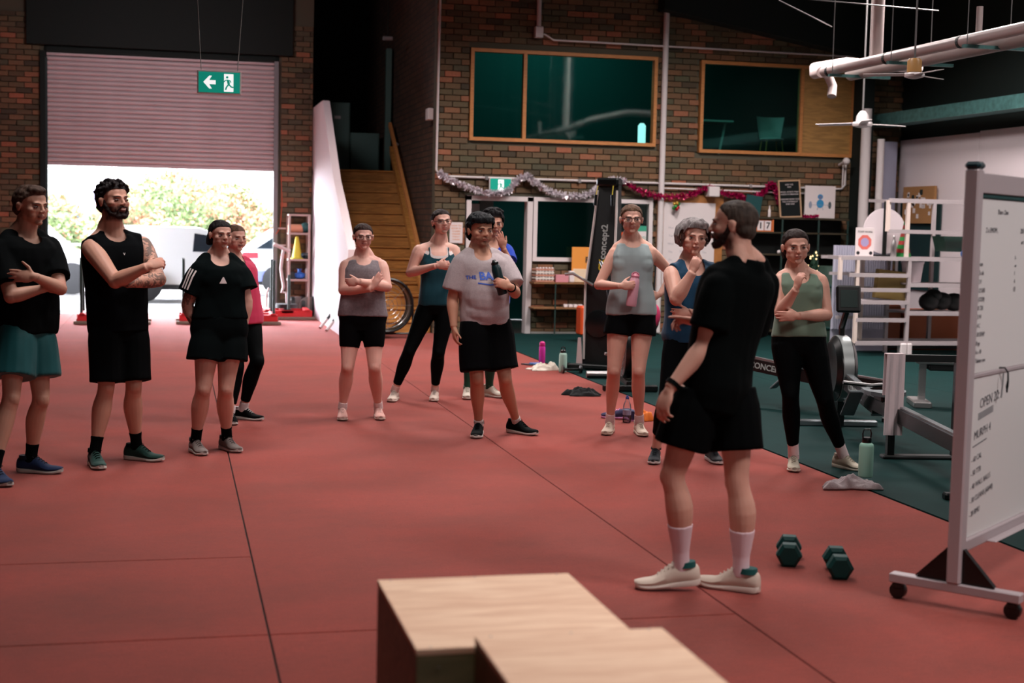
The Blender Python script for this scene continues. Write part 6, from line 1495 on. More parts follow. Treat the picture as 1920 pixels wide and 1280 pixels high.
        # eyes
        for sx in (-1, 1):
            m = bpy.data.meshes.new('eye'); EV, EF = ellipsoid((0, 0, 0), (1, 1, 1), 20)
            EV = np.array(EV); R = np.array([.0130, .0105, .0062 * squint])
            c = np.array([sx * .031, .0755 if s.sex == 'm' else .0745, .0005])
            W = np.array([s.hp_(*(c + e * R)) for e in EV]) - s.base
            m.from_pydata(W.tolist(), [], EF); col = np.tile(np.array(srgb(176, 164, 160)[:3]), (len(EV), 1))
            gx = EV[:, 0] * R[0]; gz = EV[:, 2] * R[2]; rr_ = np.hypot(gx - s.gaze * .003, gz)
            col[rr_ < .0062] = srgb(*eyes)[:3]; col[rr_ < .003] = srgb(8, 8, 8)[:3]; col[(EV[:, 2] > .5)] = srgb(44, 28, 26)[:3]; col[EV[:, 2] < -.75] = srgb(140, 90, 80)[:3]
            setcol(m, col); link('eye', m, s.root, M_eye, smooth=True)
            b = MB(); b.tube([s.hp_(sx * (.011 + .0105 * i), .0905 - .0022 * i * i * .55 - .001, .0175 + .0032 * math.sin(i / 3.6 * PI)) - s.base for i in range(5)], [r_ * s.hs * (.7 if s.sex == 'f' else 1) for r_ in (.0016, .0025, .0024, .0019, .001)], 6)
            b.build('eyebrow', hair_mat(brow), s.root, smooth=True)
        return s
    gaze = 0
    def part(s, name, parts, m, voxel=.009, smooth=5, wr=0., wf=16., cut=None, an=(1, 1, .55), parent=None, thick=0., seed=3, label=None, colfn=None):
        me = remesh(parts, voxel, smooth)
        V = getv(me)
        if wr:
            N_ = getn(me); w = wob(V, s.seed * 7 + seed, wf, 3, an); V = V + N_ * (wr * w)[:, None]; setv(me, V)
        if cut is not None:
            bm = bmesh.new(); bm.from_mesh(me); bm.verts.ensure_lookup_table()
            kill = cut(V); bmesh.ops.delete(bm, geom=[bm.verts[i] for i in np.nonzero(kill)[0]], context='VERTS')
            for _ in range(3):
                bv = [v for v in bm.verts if v.is_boundary]
                new = {}
                for v in bv:
                    nb = [e.other_vert(v).co for e in v.link_edges if e.is_boundary]
                    if len(nb) == 2: new[v] = v.co * .4 + (nb[0] + nb[1]) * .3
                for v, c in new.items(): v.co = c
            if thick:
                ex = bmesh.ops.solidify(bm, geom=bm.faces[:], thickness=thick)
            bm.to_mesh(me); bm.free()
        V = getv(me)
        if colfn is not None: setcol(me, colfn(V))
        setv(me, V - s.base); me.name = name
        o = link(name, me, parent or s.root, m, smooth=True)
        if label: o['label'] = label
        return o
    def neckcut(s, rx=.075, ry=.07, y0=.015, down=.10, back=-.025, vneck=0.):
        """opening round the neck; lower in front"""
        def f(V):
            q = V - s.tp(0, 0, 1.0); x = q @ s.Lt; y = q @ s.F; z = q @ s.up
            e = (x / rx) ** 2 + ((y - y0) / (ry)) ** 2
            lo = -.035 - down * np.clip((y - y0) / ry + .1, 0, 2) + vneck * np.abs(x)
            front = (y > 0) & ((x / rx) ** 2 + (np.minimum(0, z + .01) / (down + .02)) ** 2 < 1)
            return ((e < 1) & (z > back)) | (front & (z < .2)) | (z > .075)
        return f
    def sock(s, sd, t0, m, name='sock', label=None):
        return s.part(name, [s.leg(sd, .004, t0, 2.06, 8)], m, .006, 3, label=label)
    def shoe(s, sd, upper, sole, lace, k=1., label=None, accent=None):
        f, l = yawvec(s.feet[sd][2]); an = s.J['an' + sd]; g = np.array([an[0], an[1], 0.]); lift = an[2] - .092
        k *= (.93 if s.sex == 'f' else 1.02)
        tilt = math.asin(min(.5, max(0, lift / .16)))
        f2 = f * math.cos(tilt) - ZU * math.sin(tilt); u2 = ZU * math.cos(tilt) + f * math.sin(tilt)
        O = g + ZU * lift - s.base
        def W(y, x, z): return O + (f2 * y + l * x * (1 if sd == 'L' else -1) + u2 * z) * k
        # y, outer half width, inner half width, sole height, upper height
        S = [(-.088, .012, .012, .030, .066), (-.080, .026, .026, .032, .088), (-.055, .036, .034, .032, .100), (-.01, .038, .034, .029, .110), (.03, .038, .035, .026, .104), (.07, .043, .040, .024, .078), (.11, .047, .043, .022, .054), (.15, .045, .040, .022, .048), (.18, .036, .030, .024, .042), (.198, .018, .014, .028, .036)]
        P, vv = catmull([(q[0], 0, 0) for q in S], [q[1:] for q in S], 3)
        def loft(name, top, bot, wk, m, par, n=14, pw=.75):
            V = []; F = []
            for p, v in zip(P, vv):
                y = p[0]; zt, zb = top(v, y), bot(v, y)
                for j in range(n):
                    a = PI * 2 * j / n; ca, sa = math.cos(a), math.sin(a)
                    w = (v[0] if ca > 0 else v[1]) * wk(y, sa)
                    z = (zt + zb) / 2 + (zt - zb) / 2 * math.copysign(abs(sa) ** pw, sa)
                    V.append(W(y, math.copysign(abs(ca) ** .8, ca) * w, z))
            m_ = len(P)
            for i in range(m_ - 1):
                for j in range(n):
                    a, b = i * n + j, i * n + (j + 1) % n; F.append((a, b, b + n, a + n))
            F.append(tuple(range(n))[::-1]); F.append(tuple(range((m_ - 1) * n, m_ * n)))
            return MB().add(V, F).build(name, m, par, smooth=True)
        rock = lambda y: .012 * max(0, (y - .12) / .08) ** 2 + .008 * max(0, (-.06 - y) / .03) ** 2
        up = loft('shoe', lambda v, y: v[3] + rock(y) * .6, lambda v, y: .012 + rock(y), lambda y, sa: 1 if sa < .2 else (1 - .42 * sa if y < .09 else 1 - .2 * sa), upper, s.root)
        if label: up['label'] = label
        so = loft('sole', lambda v, y: v[2] + rock(y) * .8, lambda v, y: .0015 + rock(y), lambda y, sa: 1.06, sole, up, pw=.35)
        col = MB(); c = W(-.030, 0, .104)
        col.tube([c - u2 * .02 * k, c + u2 * .004 * k], [.040 * k, .037 * k], 14, ref=l, ry=[.046 * k, .043 * k]); col.build('collar', accent or lace, up, smooth=True)
        la = MB()
        for i in range(5):
            y = .025 + i * .0165; h = np.interp(y, [q[0] for q in S], [q[4] for q in S]) + .001; w = .023 - .001 * i
            la.tube([W(y - .004, -w, h - .012), W(y, -w * .4, h + .001), W(y + .004, w * .4, h + .001), W(y + .006, w, h - .012)], .0028 * k, 5)
        for q in (-1, 1):
            la.tube([W(.018, 0, .097), W(.020, q * .022, .112), W(.030, q * .036, .100), W(.024, q * .016, .094)], .0022 * k, 5)
        la.build('laces', lace, up)
        return up
    def hair(s, style, rgb, extra=()):
        A = np.stack([s.hL * 1.10, s.hF * 1.05, s.hU], axis=1); k = s.hs; o = []; M = hair_mat(rgb)
        E = lambda c, r, n=18: o.append(ellipsoid(s.hp_(*c), [q * k for q in r], n, A))
        vox, disp, hf = .006, .0018, 90
        hl = None
        if style == 'short':       # swept short hair
            E((0, -.018, .034), (.0825, .1035, .0885)); E((0, .012, .088), (.060, .072, .034)); E((0, .052, .092), (.046, .028, .020)); E((0, -.05, -.02), (.072, .058, .055)); hl = 0
        elif style == 'buzz':
            E((0, -.0145, .033), (.0785, .0985, .0845)); E((0, -.05, -.02), (.068, .054, .055)); disp = .0006; hl = .004
        elif style == 'tied':      # pulled back
            E((0, -.016, .034), (.0805, .1015, .0870)); E((0, -.05, -.02), (.068, .056, .055)); disp = .0010; hl = -.004
        elif style == 'curly':
            E((0, -.018, .034), (.0835, .1035, .0885)); E((0, -.05, -.02), (.074, .058, .058)); hl = 0
            rs = np.random.RandomState(4)
            for i in range(150):
                a = rs.rand() * 6.28; u_ = .25 + .75 * rs.rand(); r = math.sqrt(1 - u_ * u_); q_ = 1.0 + .10 * rs.rand()
                x_, y_, z_ = .080 * r * math.cos(a) * q_, -.012 + .100 * r * math.sin(a) * q_, .034 + .090 * u_ * q_
                if y_ > .05 and z_ < .085: continue
                E((x_, y_, z_), (.011, .011, .009 + rs.rand() * .006), 6)
            disp = .003; vox = .005
        elif style == 'mop':       # thick fringe
            E((0, -.020, .038), (.089, .106, .094)); E((0, .030, .084), (.070, .058, .036)); E((0, -.05, -.025), (.082, .062, .058)); hl = -.014
            rs = np.random.RandomState(2)
            for i in range(26):
                a = -1.35 + 2.7 * i / 25; x_ = .074 * math.sin(a); y_ = .020 + .066 * math.cos(a)
                P = [s.hp_(x_ * .7, y_ * .7, .105), s.hp_(x_ * .98, y_ * 1.02, .082), s.hp_(x_ * 1.08, y_ * 1.09, .052 + .016 * rs.rand() - .010 * abs(math.sin(a)))]
                o.append(loft_path(P, [.013 * k, .011 * k, .004 * k], 6, rnd=True))
            disp = .003
        elif style == 'wild':
            E((0, -.018, .045), (.094, .108, .098)); E((0, .03, .09), (.07, .05, .035)); hl = 0
            rs = np.random.RandomState(9)
            for i in range(80):
                a = rs.rand() * 6.28; r = rs.rand() ** .5; E((r * .085 * math.cos(a), -.01 + r * .085 * math.sin(a), .085 + .06 * math.sqrt(1 - r * r)), (.013, .013, .013), 6)
        elif style == 'bob':       # grey side-swept short hair covering the ears
            E((0, -.020, .038), (.089, .105, .092)); E((.012, .030, .084), (.066, .056, .036)); E((0, -.055, -.03), (.078, .055, .060)); hl = -.004
            for q in (-1, 1):
                for j in range(7):
                    y_ = .046 - .020 * j
                    o.append(loft_path([s.hp_(q * .045, y_ * .8, .10), s.hp_(q * .080, y_, .055), s.hp_(q * .088, y_ - .004, .006), s.hp_(q * .078, y_ - .012, -.050 + .014 * (j < 2))], [.014 * k, .013 * k, .012 * k, .006 * k], 6, rnd=True))
            for j in range(9):
                x_ = -.052 + .014 * j
                o.append(loft_path([s.hp_(.03, .045, .116), s.hp_(x_ * .7 + .01, .074, .093), s.hp_(x_ - .012, .078, .066 - .010 * abs(j - 4) * .5)], [.012 * k, .010 * k, .005 * k], 6, rnd=True))
            disp = .0008
        for e in extra:
            if e[0] == 'pony':     # hanging tail over the back
                P = [s.hp_(*q) for q in e[1]]; P2, vv = catmull(P, [[q] for q in e[2]], 4); o.append(loft_path(P2, [float(v[0]) * k for v in vv], 10, rnd=True))
            if e[0] == 'bun': E(e[1], (e[2],) * 3, 12)
        N0 = remesh(o, vox, 3); V = getv(N0); Nn = getn(N0)
        q = (V - s.hC) @ np.linalg.inv(s.HM).T
        if hl is not None:
            hz = np.interp(q[:, 1], [-.12, -.05, -.022, -.016, .012, .022, .050, .066, .12], [-.085, -.080, -.045, -.005, .0 + hl, .028, .056, .068, .072]) + hl
            if style == 'bob': hz = np.interp(q[:, 1], [-.12, -.05, .035, .045, .06, .12], [-.07, -.07, -.04, .02, .060, .064])
            if style == 'mop': hz = np.interp(q[:, 1], [-.12, -.05, -.01, .02, .03, .06, .12], [-.085, -.08, -.01, -.01, .03, .050, .048])
            kill = np.nonzero(q[:, 2] < hz)[0]
            bm = bmesh.new(); bm.from_mesh(N0); bm.verts.ensure_lookup_table(); bmesh.ops.delete(bm, geom=[bm.verts[i] for i in kill], context='VERTS')
            for _ in range(2):
                nw = {}
                for v in bm.verts:
                    if v.is_boundary:
                        nb = [e.other_vert(v).co for e in v.link_edges if e.is_boundary]
                        if len(nb) == 2: nw[v] = v.co * .4 + (nb[0] + nb[1]) * .3
                for v, c in nw.items(): v.co = c
            for v in bm.verts:
                if v.is_boundary: v.co = Vector(np.array(v.co) * .9 + s.hp_(0, -.01, .02) * .1 * 1.0) if False else v.co
            bm.to_mesh(N0); bm.free(); V = getv(N0); Nn = getn(N0); q = (V - s.hC) @ np.linalg.inv(s.HM).T
            tt = np.clip((q[:, 2] - np.interp(q[:, 1], [-.12, -.05, -.022, -.016, .012, .022, .050, .066, .12], [-.085, -.080, -.045, -.005, .0 + hl, .028, .056, .068, .072]) - hl) / .022, 0, 1)
            if style not in ('bob', 'mop'):
                cc = np.array([0, -.012, .02]); V = V - ((q - cc) * (.055 * (1 - tt))[:, None]) @ s.HM.T
        w = wob(q, 5, hf * 1.6, 2, (1.6, .5, .8)); V = V + Nn * (w * disp * (1.5))[:, None]
        setv(N0, V - s.base); N0.name = 'hair'
        s.hairo = link('hair', N0, s.root, M, smooth=True); return s
    def beardmesh(s, rgb):
        A = np.stack([s.hL, s.hF, s.hU], axis=1); k = s.hs; o = []
        E = lambda c, r, n=14: o.append(ellipsoid(s.hp_(*c), [q * k for q in r], n, A))
        E((0, .070, -.092), (.026, .022, .020))
        for q in (-1, 1):
            o.append(loft_path([s.hp_(q * .068, .006, .012), s.hp_(q * .063, .016, -.035), s.hp_(q * .048, .040, -.075), s.hp_(q * .015, .070, -.098)], [.007 * k, .014 * k, .019 * k, .018 * k], 8, ref=s.hF, rnd=True))
            o.append(loft_path([s.hp_(q * .002, .096, -.042), s.hp_(q * .018, .090, -.044), s.hp_(q * .028, .078, -.062), s.hp_(q * .026, .072, -.080)], [.0045 * k, .0055 * k, .006 * k, .008 * k], 8, ref=s.hF, rnd=True))
        me = remesh(o, .005, 3); V = getv(me); V += getn(me) * (wob(V, 8, 300, 1) * .0012)[:, None]; setv(me, V - s.base)
        link('beard', me, s.root, hair_mat(rgb), smooth=True)
    def glasses(s, m=None):
        m = m or M_frame; g = MB(); ln = MB(); t = 2 * PI
        for q in (-1, 1):
            pts = []
            for i in range(15):
                a = t * i / 14; pts.append(s.hp_(q * (.033 + .0245 * math.copysign(abs(math.cos(a)) ** .7, math.cos(a))), .104 - .010 * abs(math.cos(a)) * (1 if math.cos(a) > 0 else .1), -.001 + .0185 * math.copysign(abs(math.sin(a)) ** .75, math.sin(a))) - s.base)
            g.tube(pts, [.0022 * s.hs if 1 < i < 6 else .0015 * s.hs for i in range(15)], 6, caps=False)
            g.tube([s.hp_(q * .057, .094, .007) - s.base, s.hp_(q * .074, .060, .006) - s.base, s.hp_(q * .080, .0, .004) - s.base, s.hp_(q * .082, -.014, -.004) - s.base], .0022 * s.hs, 6)
            ln.add([p for p in pts[:-1]], [tuple(range(14))])
        g.tube([s.hp_(-.010, .106, .005) - s.base, s.hp_(0, .110, .008) - s.base, s.hp_(.010, .106, .005) - s.base], .0020 * s.hs, 6)
        o = g.build('glasses', m, s.root, smooth=True); ln.build('lens', G_clear, o)
    def wrap(s, name, me, origin, xd, yd, target, m, off=.003, parent=None, sub=True):
        """lay flat lettering onto a garment"""
        bm = bmesh.new(); bm.from_mesh(me)
        if sub:
            ed = [e for e in bm.edges if e.calc_length() > .012]
            if ed: bmesh.ops.subdivide_edges(bm, edges=ed, cuts=3)
            bmesh.ops.triangulate(bm, faces=bm.faces[:])
        tb = BVHTree.FromPolygons([tuple(v.co) for v in target.data.vertices], [tuple(p.vertices) for p in target.data.polygons])
        x = nrm(xd); y = nrm(yd); z = np.cross(x, y); o = np.asarray(origin) - s.base
        for v in bm.verts:
            p = o + x * v.co.x + y * v.co.y + z * .35
            h = tb.ray_cast(Vector(p), Vector(-z), .7)
            v.co = (h[0] + h[1] * off) if h[0] is not None else Vector(p - z * .35)
        bm.to_mesh(me); bm.free()
        return link(name, me, parent or target, m)
# ------------------------------------------------------------------ garments
def tee(s, rgb, hem=-.1, sleeve=.72, loose=.014, hang=.5, wr=.010, name='t_shirt', flare=.03, neck=(.060, .058, -.002, .026, .02), bust=True, m=None, label=None, sl=.016):
    p = [s.torso(loose, hem, .97, hang=hang)] + s.extras(loose * .6, bust)[:-2 if hem > .05 else None] + s.shoulders(.010)
    p.append(loft_path([s.tp(0, -.028, .90), s.tp(0, -.034, 1.0), s.tp(0, -.036, 1.035)], [.088, .075, .069], 16, ref=s.F))
    for sd in 'RL': p += [s.arm(sd, sl, 0, sleeve, 8, flare=flare), ellipsoid(s.J['sh' + sd], [.052 * s.B['arm'] + .014] * 3, 12)]
    if s.B['belly'] > .5: p.append(ellipsoid(s.tp(0, .035, .16), (.175, .125, .13), 16, np.stack([s.Lt, s.F, s.up], axis=1)))
    return s.part(name, p, m or cloth_mat(rgb), .009, 4, wr=wr, cut=s.neckcut(*neck), label=label)
def tank(s, rgb, hem=-.05, loose=.012, hang=.4, wr=.005, name='tank_top', kw=1., neck=(.075, .07, .012, .05), shw=.62, top=.985, m=None, label=None, strap=True):
    p = [s.torso(loose, hem, top, hang=hang)] + s.extras(loose * .7)[:-2 if hem > .05 else None]
    if strap and shw < 1:
        for q in (-1, 1):
            p.append(loft_path([s.tp(q * .07, -.07, .86), s.tp(q * .075, -.03, .985), s.tp(q * .085, .04, .955), s.tp(q * .09, .085, .82)], [.033 * shw / .62 if shw < 1 else .04] * 4, 10, ref=s.Lt, r2=[.02, .019, .018, .02], rnd=True))
    if shw > 1:
        for sd, q in (('R', -1), ('L', 1)):
            a = s.tp(q * .05, -.015, .95); b = a + (s.J['sh' + sd] - a) * .80; p.append(loft_path([a, a * .5 + b * .5, b], [.068, .064, .066 * s.B['arm'] ** .5], 14, ref=s.F))
    return s.part(name, p, m or cloth_mat(rgb), .008, 4, wr=wr, cut=s.neckcut(*neck), label=label)
def shorts(s, rgb, top=.14, leg=.72, loose=.016, flare=.045, wr=.006, name='shorts', m=None, label=None, wf=14.):
    p = [s.torso(.016, -.20, top)] + s.extras(.006)[-2:]
    if s.B['belly']: p = p
    for sd in 'RL': p.append(s.leg(sd, loose, 0, leg, 8, flare=flare))
    return s.part(name, p, m or cloth_mat(rgb), .009, 4, wr=wr, wf=wf, an=(1, 1, .35), label=label, seed=9)
def leggings(s, rgb, t1=1.86, top=.2, m=None, name='leggings', off=.006):
    p = [s.torso(.007, -.16, top)] + s.extras(.006)[-2:]
    for sd in 'RL': p += [s.leg(sd, off, 0, t1, 20), ellipsoid(s.J['kn' + sd] + s.HF * .016, (.051, .051, .06), 12)]
    return s.part(name, p, m or cloth_mat(rgb, .7), .008, 4, wr=.0015, wf=40)
BLACK = (9, 14, 16); BLK2 = (10, 20, 22)
def watch(s, sd, rgb=(14, 20, 22)):
    a, b = s.armpt(sd, 1.86), s.armpt(sd, 1.94); r = .0275 * s.B['arm']
    w = MB().tube([a - s.base, b - s.base], r + .004, 14); o = w.build('watch', cloth_mat(rgb, .4), s.root, smooth=True)
    return o
def finish(s, sock=None, shoe=None, st=1.72, label=None):
    for sd in 'RL':
        if sock: s.sock(sd, st, cloth_mat(sock))
        s.shoe(sd, cloth_mat(shoe[0], .7), mat('sole_%d_%d_%d' % shoe[1], srgb(*shoe[1]), .6), cloth_mat(shoe[2]), accent=cloth_mat(shoe[3]) if len(shoe) > 3 else None)

SK = (198, 142, 124)
CAST = {}
# 1 left edge man
def cast1():
    s = Person(8.7, None, 48, sex='m', skin=(184, 140, 120), seed=1,
        J=dict(nk=(47, 440, 0), shR=(2, 470, -.13), shL=(92, 463, .13), elR=(20, 556, -.22), wrR=(84, 540, -.12), elL=(113, 541, -.02), wrL=(66, 519, -.27),
               hpR=(30, 608, -.06), hpL=(68, 606, .08), knR=(20, 748, -.15), knL=(76, 749, .04)),
        feet=dict(R=(-10, 905, 45), L=(58, 886, 84)), head=(59, 345, 423, 58, 4, -.02), hands=dict(L=dict(dir=(-1, .06, .25), n=(0, -.2, -1), curl=(14, 16, 18, 22), spread=4, thumb=(62, -8)), R=dict(dir=(.6, .1, -1), n=(.4, 0, -1))))
    s.make('young man in black t-shirt and teal shorts, arms folded, at the left edge', brow=(70, 48, 38))
    s.hair('short', (66, 50, 42))
    tee(s, BLACK, -.11, .74, .034, .72, .010)
    shorts(s, (22, 84, 88), .02, .70, .022, .085, .010, wf=9, m=cloth_mat((18, 80, 84), .5))
    finish(s, (12, 14, 18), ((20, 40, 74), (176, 176, 170), (16, 24, 40)), 1.74)
    return s
def cast2():
    s = Person(9.2, None, 36, sex='m', skin=(196, 146, 126), seed=2, body=dict(chest=.185, sh=.19, waist=.168, hip=.172, arm=1.28, calf=1.12, belly=.25),
        J=dict(nk=(211, 438, 0), shR=(172, 466, -.11), shL=(266, 461, .11), elR=(216, 527, -.24), wrR=(276, 500, -.29), elL=(298, 524, .0), wrL=(236, 531, -.19),
               hpR=(197, 608, -.06), hpL=(246, 606, .06), knR=(199, 727, -.07), knL=(250, 724, .03)),
        feet=dict(R=(178, 873, 28), L=(256, 862, 72)), head=(213, 338, 413, 50, -6, -.02), hands=dict(R=dict(dir=(.8, .35, -.7), n=(.2, -.3, -1)), L=dict(dir=(-.9, .2, .1), n=(0, .1, -1))))
    s.make('bearded curly-haired man in black sleeveless shirt, tattooed arm, arms crossed', tattoo=[('L', .1, 2., .35)], stubble=.9, beard=(40, 26, 24), brow=(34, 24, 22), smile=True)
    s.hair('curly', (22, 16, 18)); s.beardmesh((34, 22, 20))
    t = tank(s, (9, 13, 17), -.10, .022, .8, .006, name='sleeveless_shirt', neck=(.064, .060, .006, .03), shw=1.25, strap=True)
    shorts(s, (8, 12, 14), .04, .92, .026, .045, .007)
    me = text_mesh('v', .035); s.wrap('chest_logo', me, s.tp(.02, .2, .80), s.Lt, s.up, t, M_paper)
    finish(s, (10, 12, 14), ((22, 58, 52), (200, 200, 192), (10, 20, 20)), 1.76)
    return s
def cast3():
    s = Person(9.67, None, 22, sex='f', skin=(198, 152, 136), seed=3, body=dict(hip=.185, waist=.15, chest=.158, sh=.155, thigh=1.06, calf=1.1, arm=1.1),
        J=dict(nk=(411, 484, 0), shR=(373, 507, -.07), shL=(446, 505, .07), elR=(351, 572, -.04), wrR=(368, 616, -.05), elL=(463, 565, .05), wrL=(457, 613, .03),
               hpR=(391, 622, -.04), hpL=(434, 621, .04), knR=(381, 729, -.07), knL=(423, 729, .0)),
        feet=dict(R=(367, 848, 32), L=(425, 843, 40)), head=(414, 410, 468, 34, 0, -.02), hands=dict(R=dict(dir=(.25, -1, .1), n=(.9, 0, -.3), thumb=(5, 0)), L=dict(dir=(-.2, -1, .0), n=(-.9, 0, -.3), thumb=(5, 0))))
    s.make('dark-haired woman in black t-shirt with white triangle, hands in pockets of black shorts', tattoo=[('R', .5, 2., .32)], brow=(34, 24, 24), lips=(168, 84, 84))
    s.hair('tied', (18, 14, 17), [('pony', [(-.01, -.085, .05), (-.03, -.105, .0), (-.045, -.10, -.07), (-.04, -.085, -.13)], [.030, .032, .028, .014])])
    t = tee(s, (9, 22, 24), .17, .66, .016, .3, .008, flare=.05, sl=.022)
    tri = bpy.data.meshes.new('tri'); tri.from_pydata([(-.024, -.02, 0), (.026, -.02, 0), (.006, .022, 0), (-.002, .022, 0)], [], [(0, 1, 2, 3)])
    s.wrap('chest_logo', tri, s.tp(.0, .2, .72), s.Lt, s.up, t, M_paper)
    for i in range(3):
        a = s.J['shR']; b = s.armpt('R', .66); ax = nrm(b - a); o_ = nrm(-s.Lt * .75 + s.F * .66)
        st_ = bpy.data.meshes.new('stripe'); x = -.024 + .022 * i
        st_.from_pydata([(x, -.10, 0), (x + .011, -.10, 0), (x + .011, .085, 0), (x, .085, 0)] , [], [(0, 1, 2, 3)])
        dirs = np.cross(o_, ax); s.wrap('sleeve_stripe', st_, (a + b) / 2, dirs, -ax, t, M_paper, .004)
    shorts(s, (8, 18, 20), .21, .50, .02, .09, .009, wf=11)
    finish(s, (10, 14, 14), ((118, 108, 104), (196, 190, 184), (80, 74, 72), (40, 40, 42)), 1.78)
    return s
def cast4():
    s = Person(11.3, None, 35, sex='f', skin=(206, 156, 140), seed=4, body=dict(hip=.155, arm=.95, thigh=.95),
        J=dict(nk=(440, 488, 0), shR=(424, 502, -.1), shL=(466, 503, .09), elR=(418, 552, -.1), wrR=(430, 594, -.16), elL=(464, 556, .05), wrL=(456, 596, -.05),
               hpR=(441, 602, -.04), hpL=(468, 600, .05), knR=(444, 690, -.12), knL=(482, 678, -.06)),
        feet=dict(R=(432, 792, 20), L=(456, 786, 68)), head=(442, 419, 472, 42, 0, 0), hands=dict(R=dict(dir=(.1, -1, .2), n=(1, 0, 0)), L=dict(dir=(-.1, -1, .2), n=(-1, 0, 0))))
    s.make('woman in raspberry pink t-shirt and black leggings half hidden behind the dark-haired woman')
    s.hair('tied', (96, 70, 56))
    tee(s, (196, 54, 88), -.08, .92, .022, .7, .006, sl=.024)
    leggings(s, BLACK, 1.84)
    finish(s, (206, 196, 196), ((14, 18, 20), (190, 186, 182), (200, 196, 196)), 1.86)
    return s
def cast5():
    s = Person(11.42, None, 2, sex='f', skin=(222, 172, 158), seed=5, body=dict(hip=.18, waist=.155, chest=.15, sh=.135, arm=1.18, thigh=1.06, calf=1.05),
        J=dict(nk=(683, 486, 0), shR=(650, 500, 0), shL=(714, 500, 0), elR=(644, 543, -.08), wrR=(697, 541, -.23), elL=(725, 537, -.06), wrL=(673, 528, -.29),
               hpR=(660, 598, 0), hpL=(700, 598, 0), knR=(652, 687, -.03), knL=(702, 687, -.03)),
        feet=dict(R=(642, 784, 8), L=(709, 783, 12)), head=(681, 417, 468, 14, 2, -.02), hands=dict(R=dict(dir=(.5, .85, .05), n=(.6, 0, -1), curl=(8, 8, 8, 10)), L=dict(dir=(-1, -.1, -.3), n=(0, 0, -1))))
    s.make('woman in glasses and grey slogan tank top with black bike shorts, arms crossed')
    s.hair('tied', (46, 30, 26), [('bun', (-.01, -.115, .02), .034)]); s.glasses()
    t = tank(s, (126, 116, 120), .04, .022, .3, .005, neck=(.058, .056, .008, .022), shw=.85, m=mat('marled_grey_fabric', srgb(122, 112, 117), .85, bump=.06, bscale=300, var=.18, vscale=60))
    for w_, t_ in (('THE KEY', .66), ('IS', .585), ('PERSISTENCE', .51)):
        s.wrap('lettering', text_mesh(w_, .034, bold=.0012), s.tp(0, .2, t_), s.Lt, s.up, t, M_paper, .003, sub=False)
    shorts(s, (10, 10, 13), .07, .60, .008, 0, .001)
    finish(s, (224, 210, 210), ((216, 168, 158), (206, 190, 178), (226, 200, 196)), 1.86)
    return s
def cast6():
    s = Person(12.7, None, 8, sex='f', skin=(224, 176, 160), seed=6, body=dict(hip=.165, waist=.142, chest=.152, sh=.135, arm=1.12),
        J=dict(nk=(822, 460, 0), shR=(786, 470, -.03), shL=(851, 470, .03), elR=(769, 511, -.04), wrR=(818, 498, -.24), elL=(860, 514, 0), wrL=(845, 500, -.2),
               hpR=(804, 572, 0), hpL=(838, 572, 0), knR=(767, 658, -.04), knL=(822, 660, -.03)),
        feet=dict(R=(740, 750, -6), L=(815, 749, -2)), head=(828, 390, 440, 20, -4, -.02, 4), hands=dict(R=dict(dir=(1, .12, .1), n=(-.1, 0, -1), curl=(45, 48, 50, 52)), L=dict(dir=(-1, .1, .1), n=(0, 0, -1))))
    s.make('woman in black-framed glasses, dark teal strappy top and black leggings, standing before the stairs')
    s.hair('tied', (40, 28, 26)); s.glasses()
    def cut(V):
        q = V - s.tp(0, 0, 1.0); x = q @ s.Lt; y = q @ s.F; z = q @ s.up
        neckline = -.118 + .55 * np.maximum(0, np.abs(x) - .045) ** 1.0
        strap = (np.abs(np.abs(x) - .085) < .009)
        return (z > np.where(y > -.02, neckline, -.10)) & ~strap | (z > .07)
    br = s.part('white_undertop', [s.torso(.006, .55, .99)] + s.extras(.005)[:2], cloth_mat((226, 216, 216)), .008, 3, cut=lambda V: (lambda q, x, y, z: (z > np.where(y > 0, -.098 + .75 * np.maximum(0, np.abs(x) - .04), -.08)) & ~(np.abs(np.abs(x) - .078) < .011) | (z > .07))(V - s.tp(0, 0, 1.), (V - s.tp(0, 0, 1.)) @ s.Lt, (V - s.tp(0, 0, 1.)) @ s.F, (V - s.tp(0, 0, 1.)) @ s.up))
    s.part('strappy_top', [s.torso(.013, -.02, .99)] + s.extras(.008)[:2], cloth_mat((18, 66, 78), .75), .008, 3, wr=.003, cut=cut)
    leggings(s, BLACK, 1.84, top=.06)
    finish(s, (216, 180, 172), ((214, 196, 182), (222, 208, 196), (200, 190, 184)), 1.88)
    return s
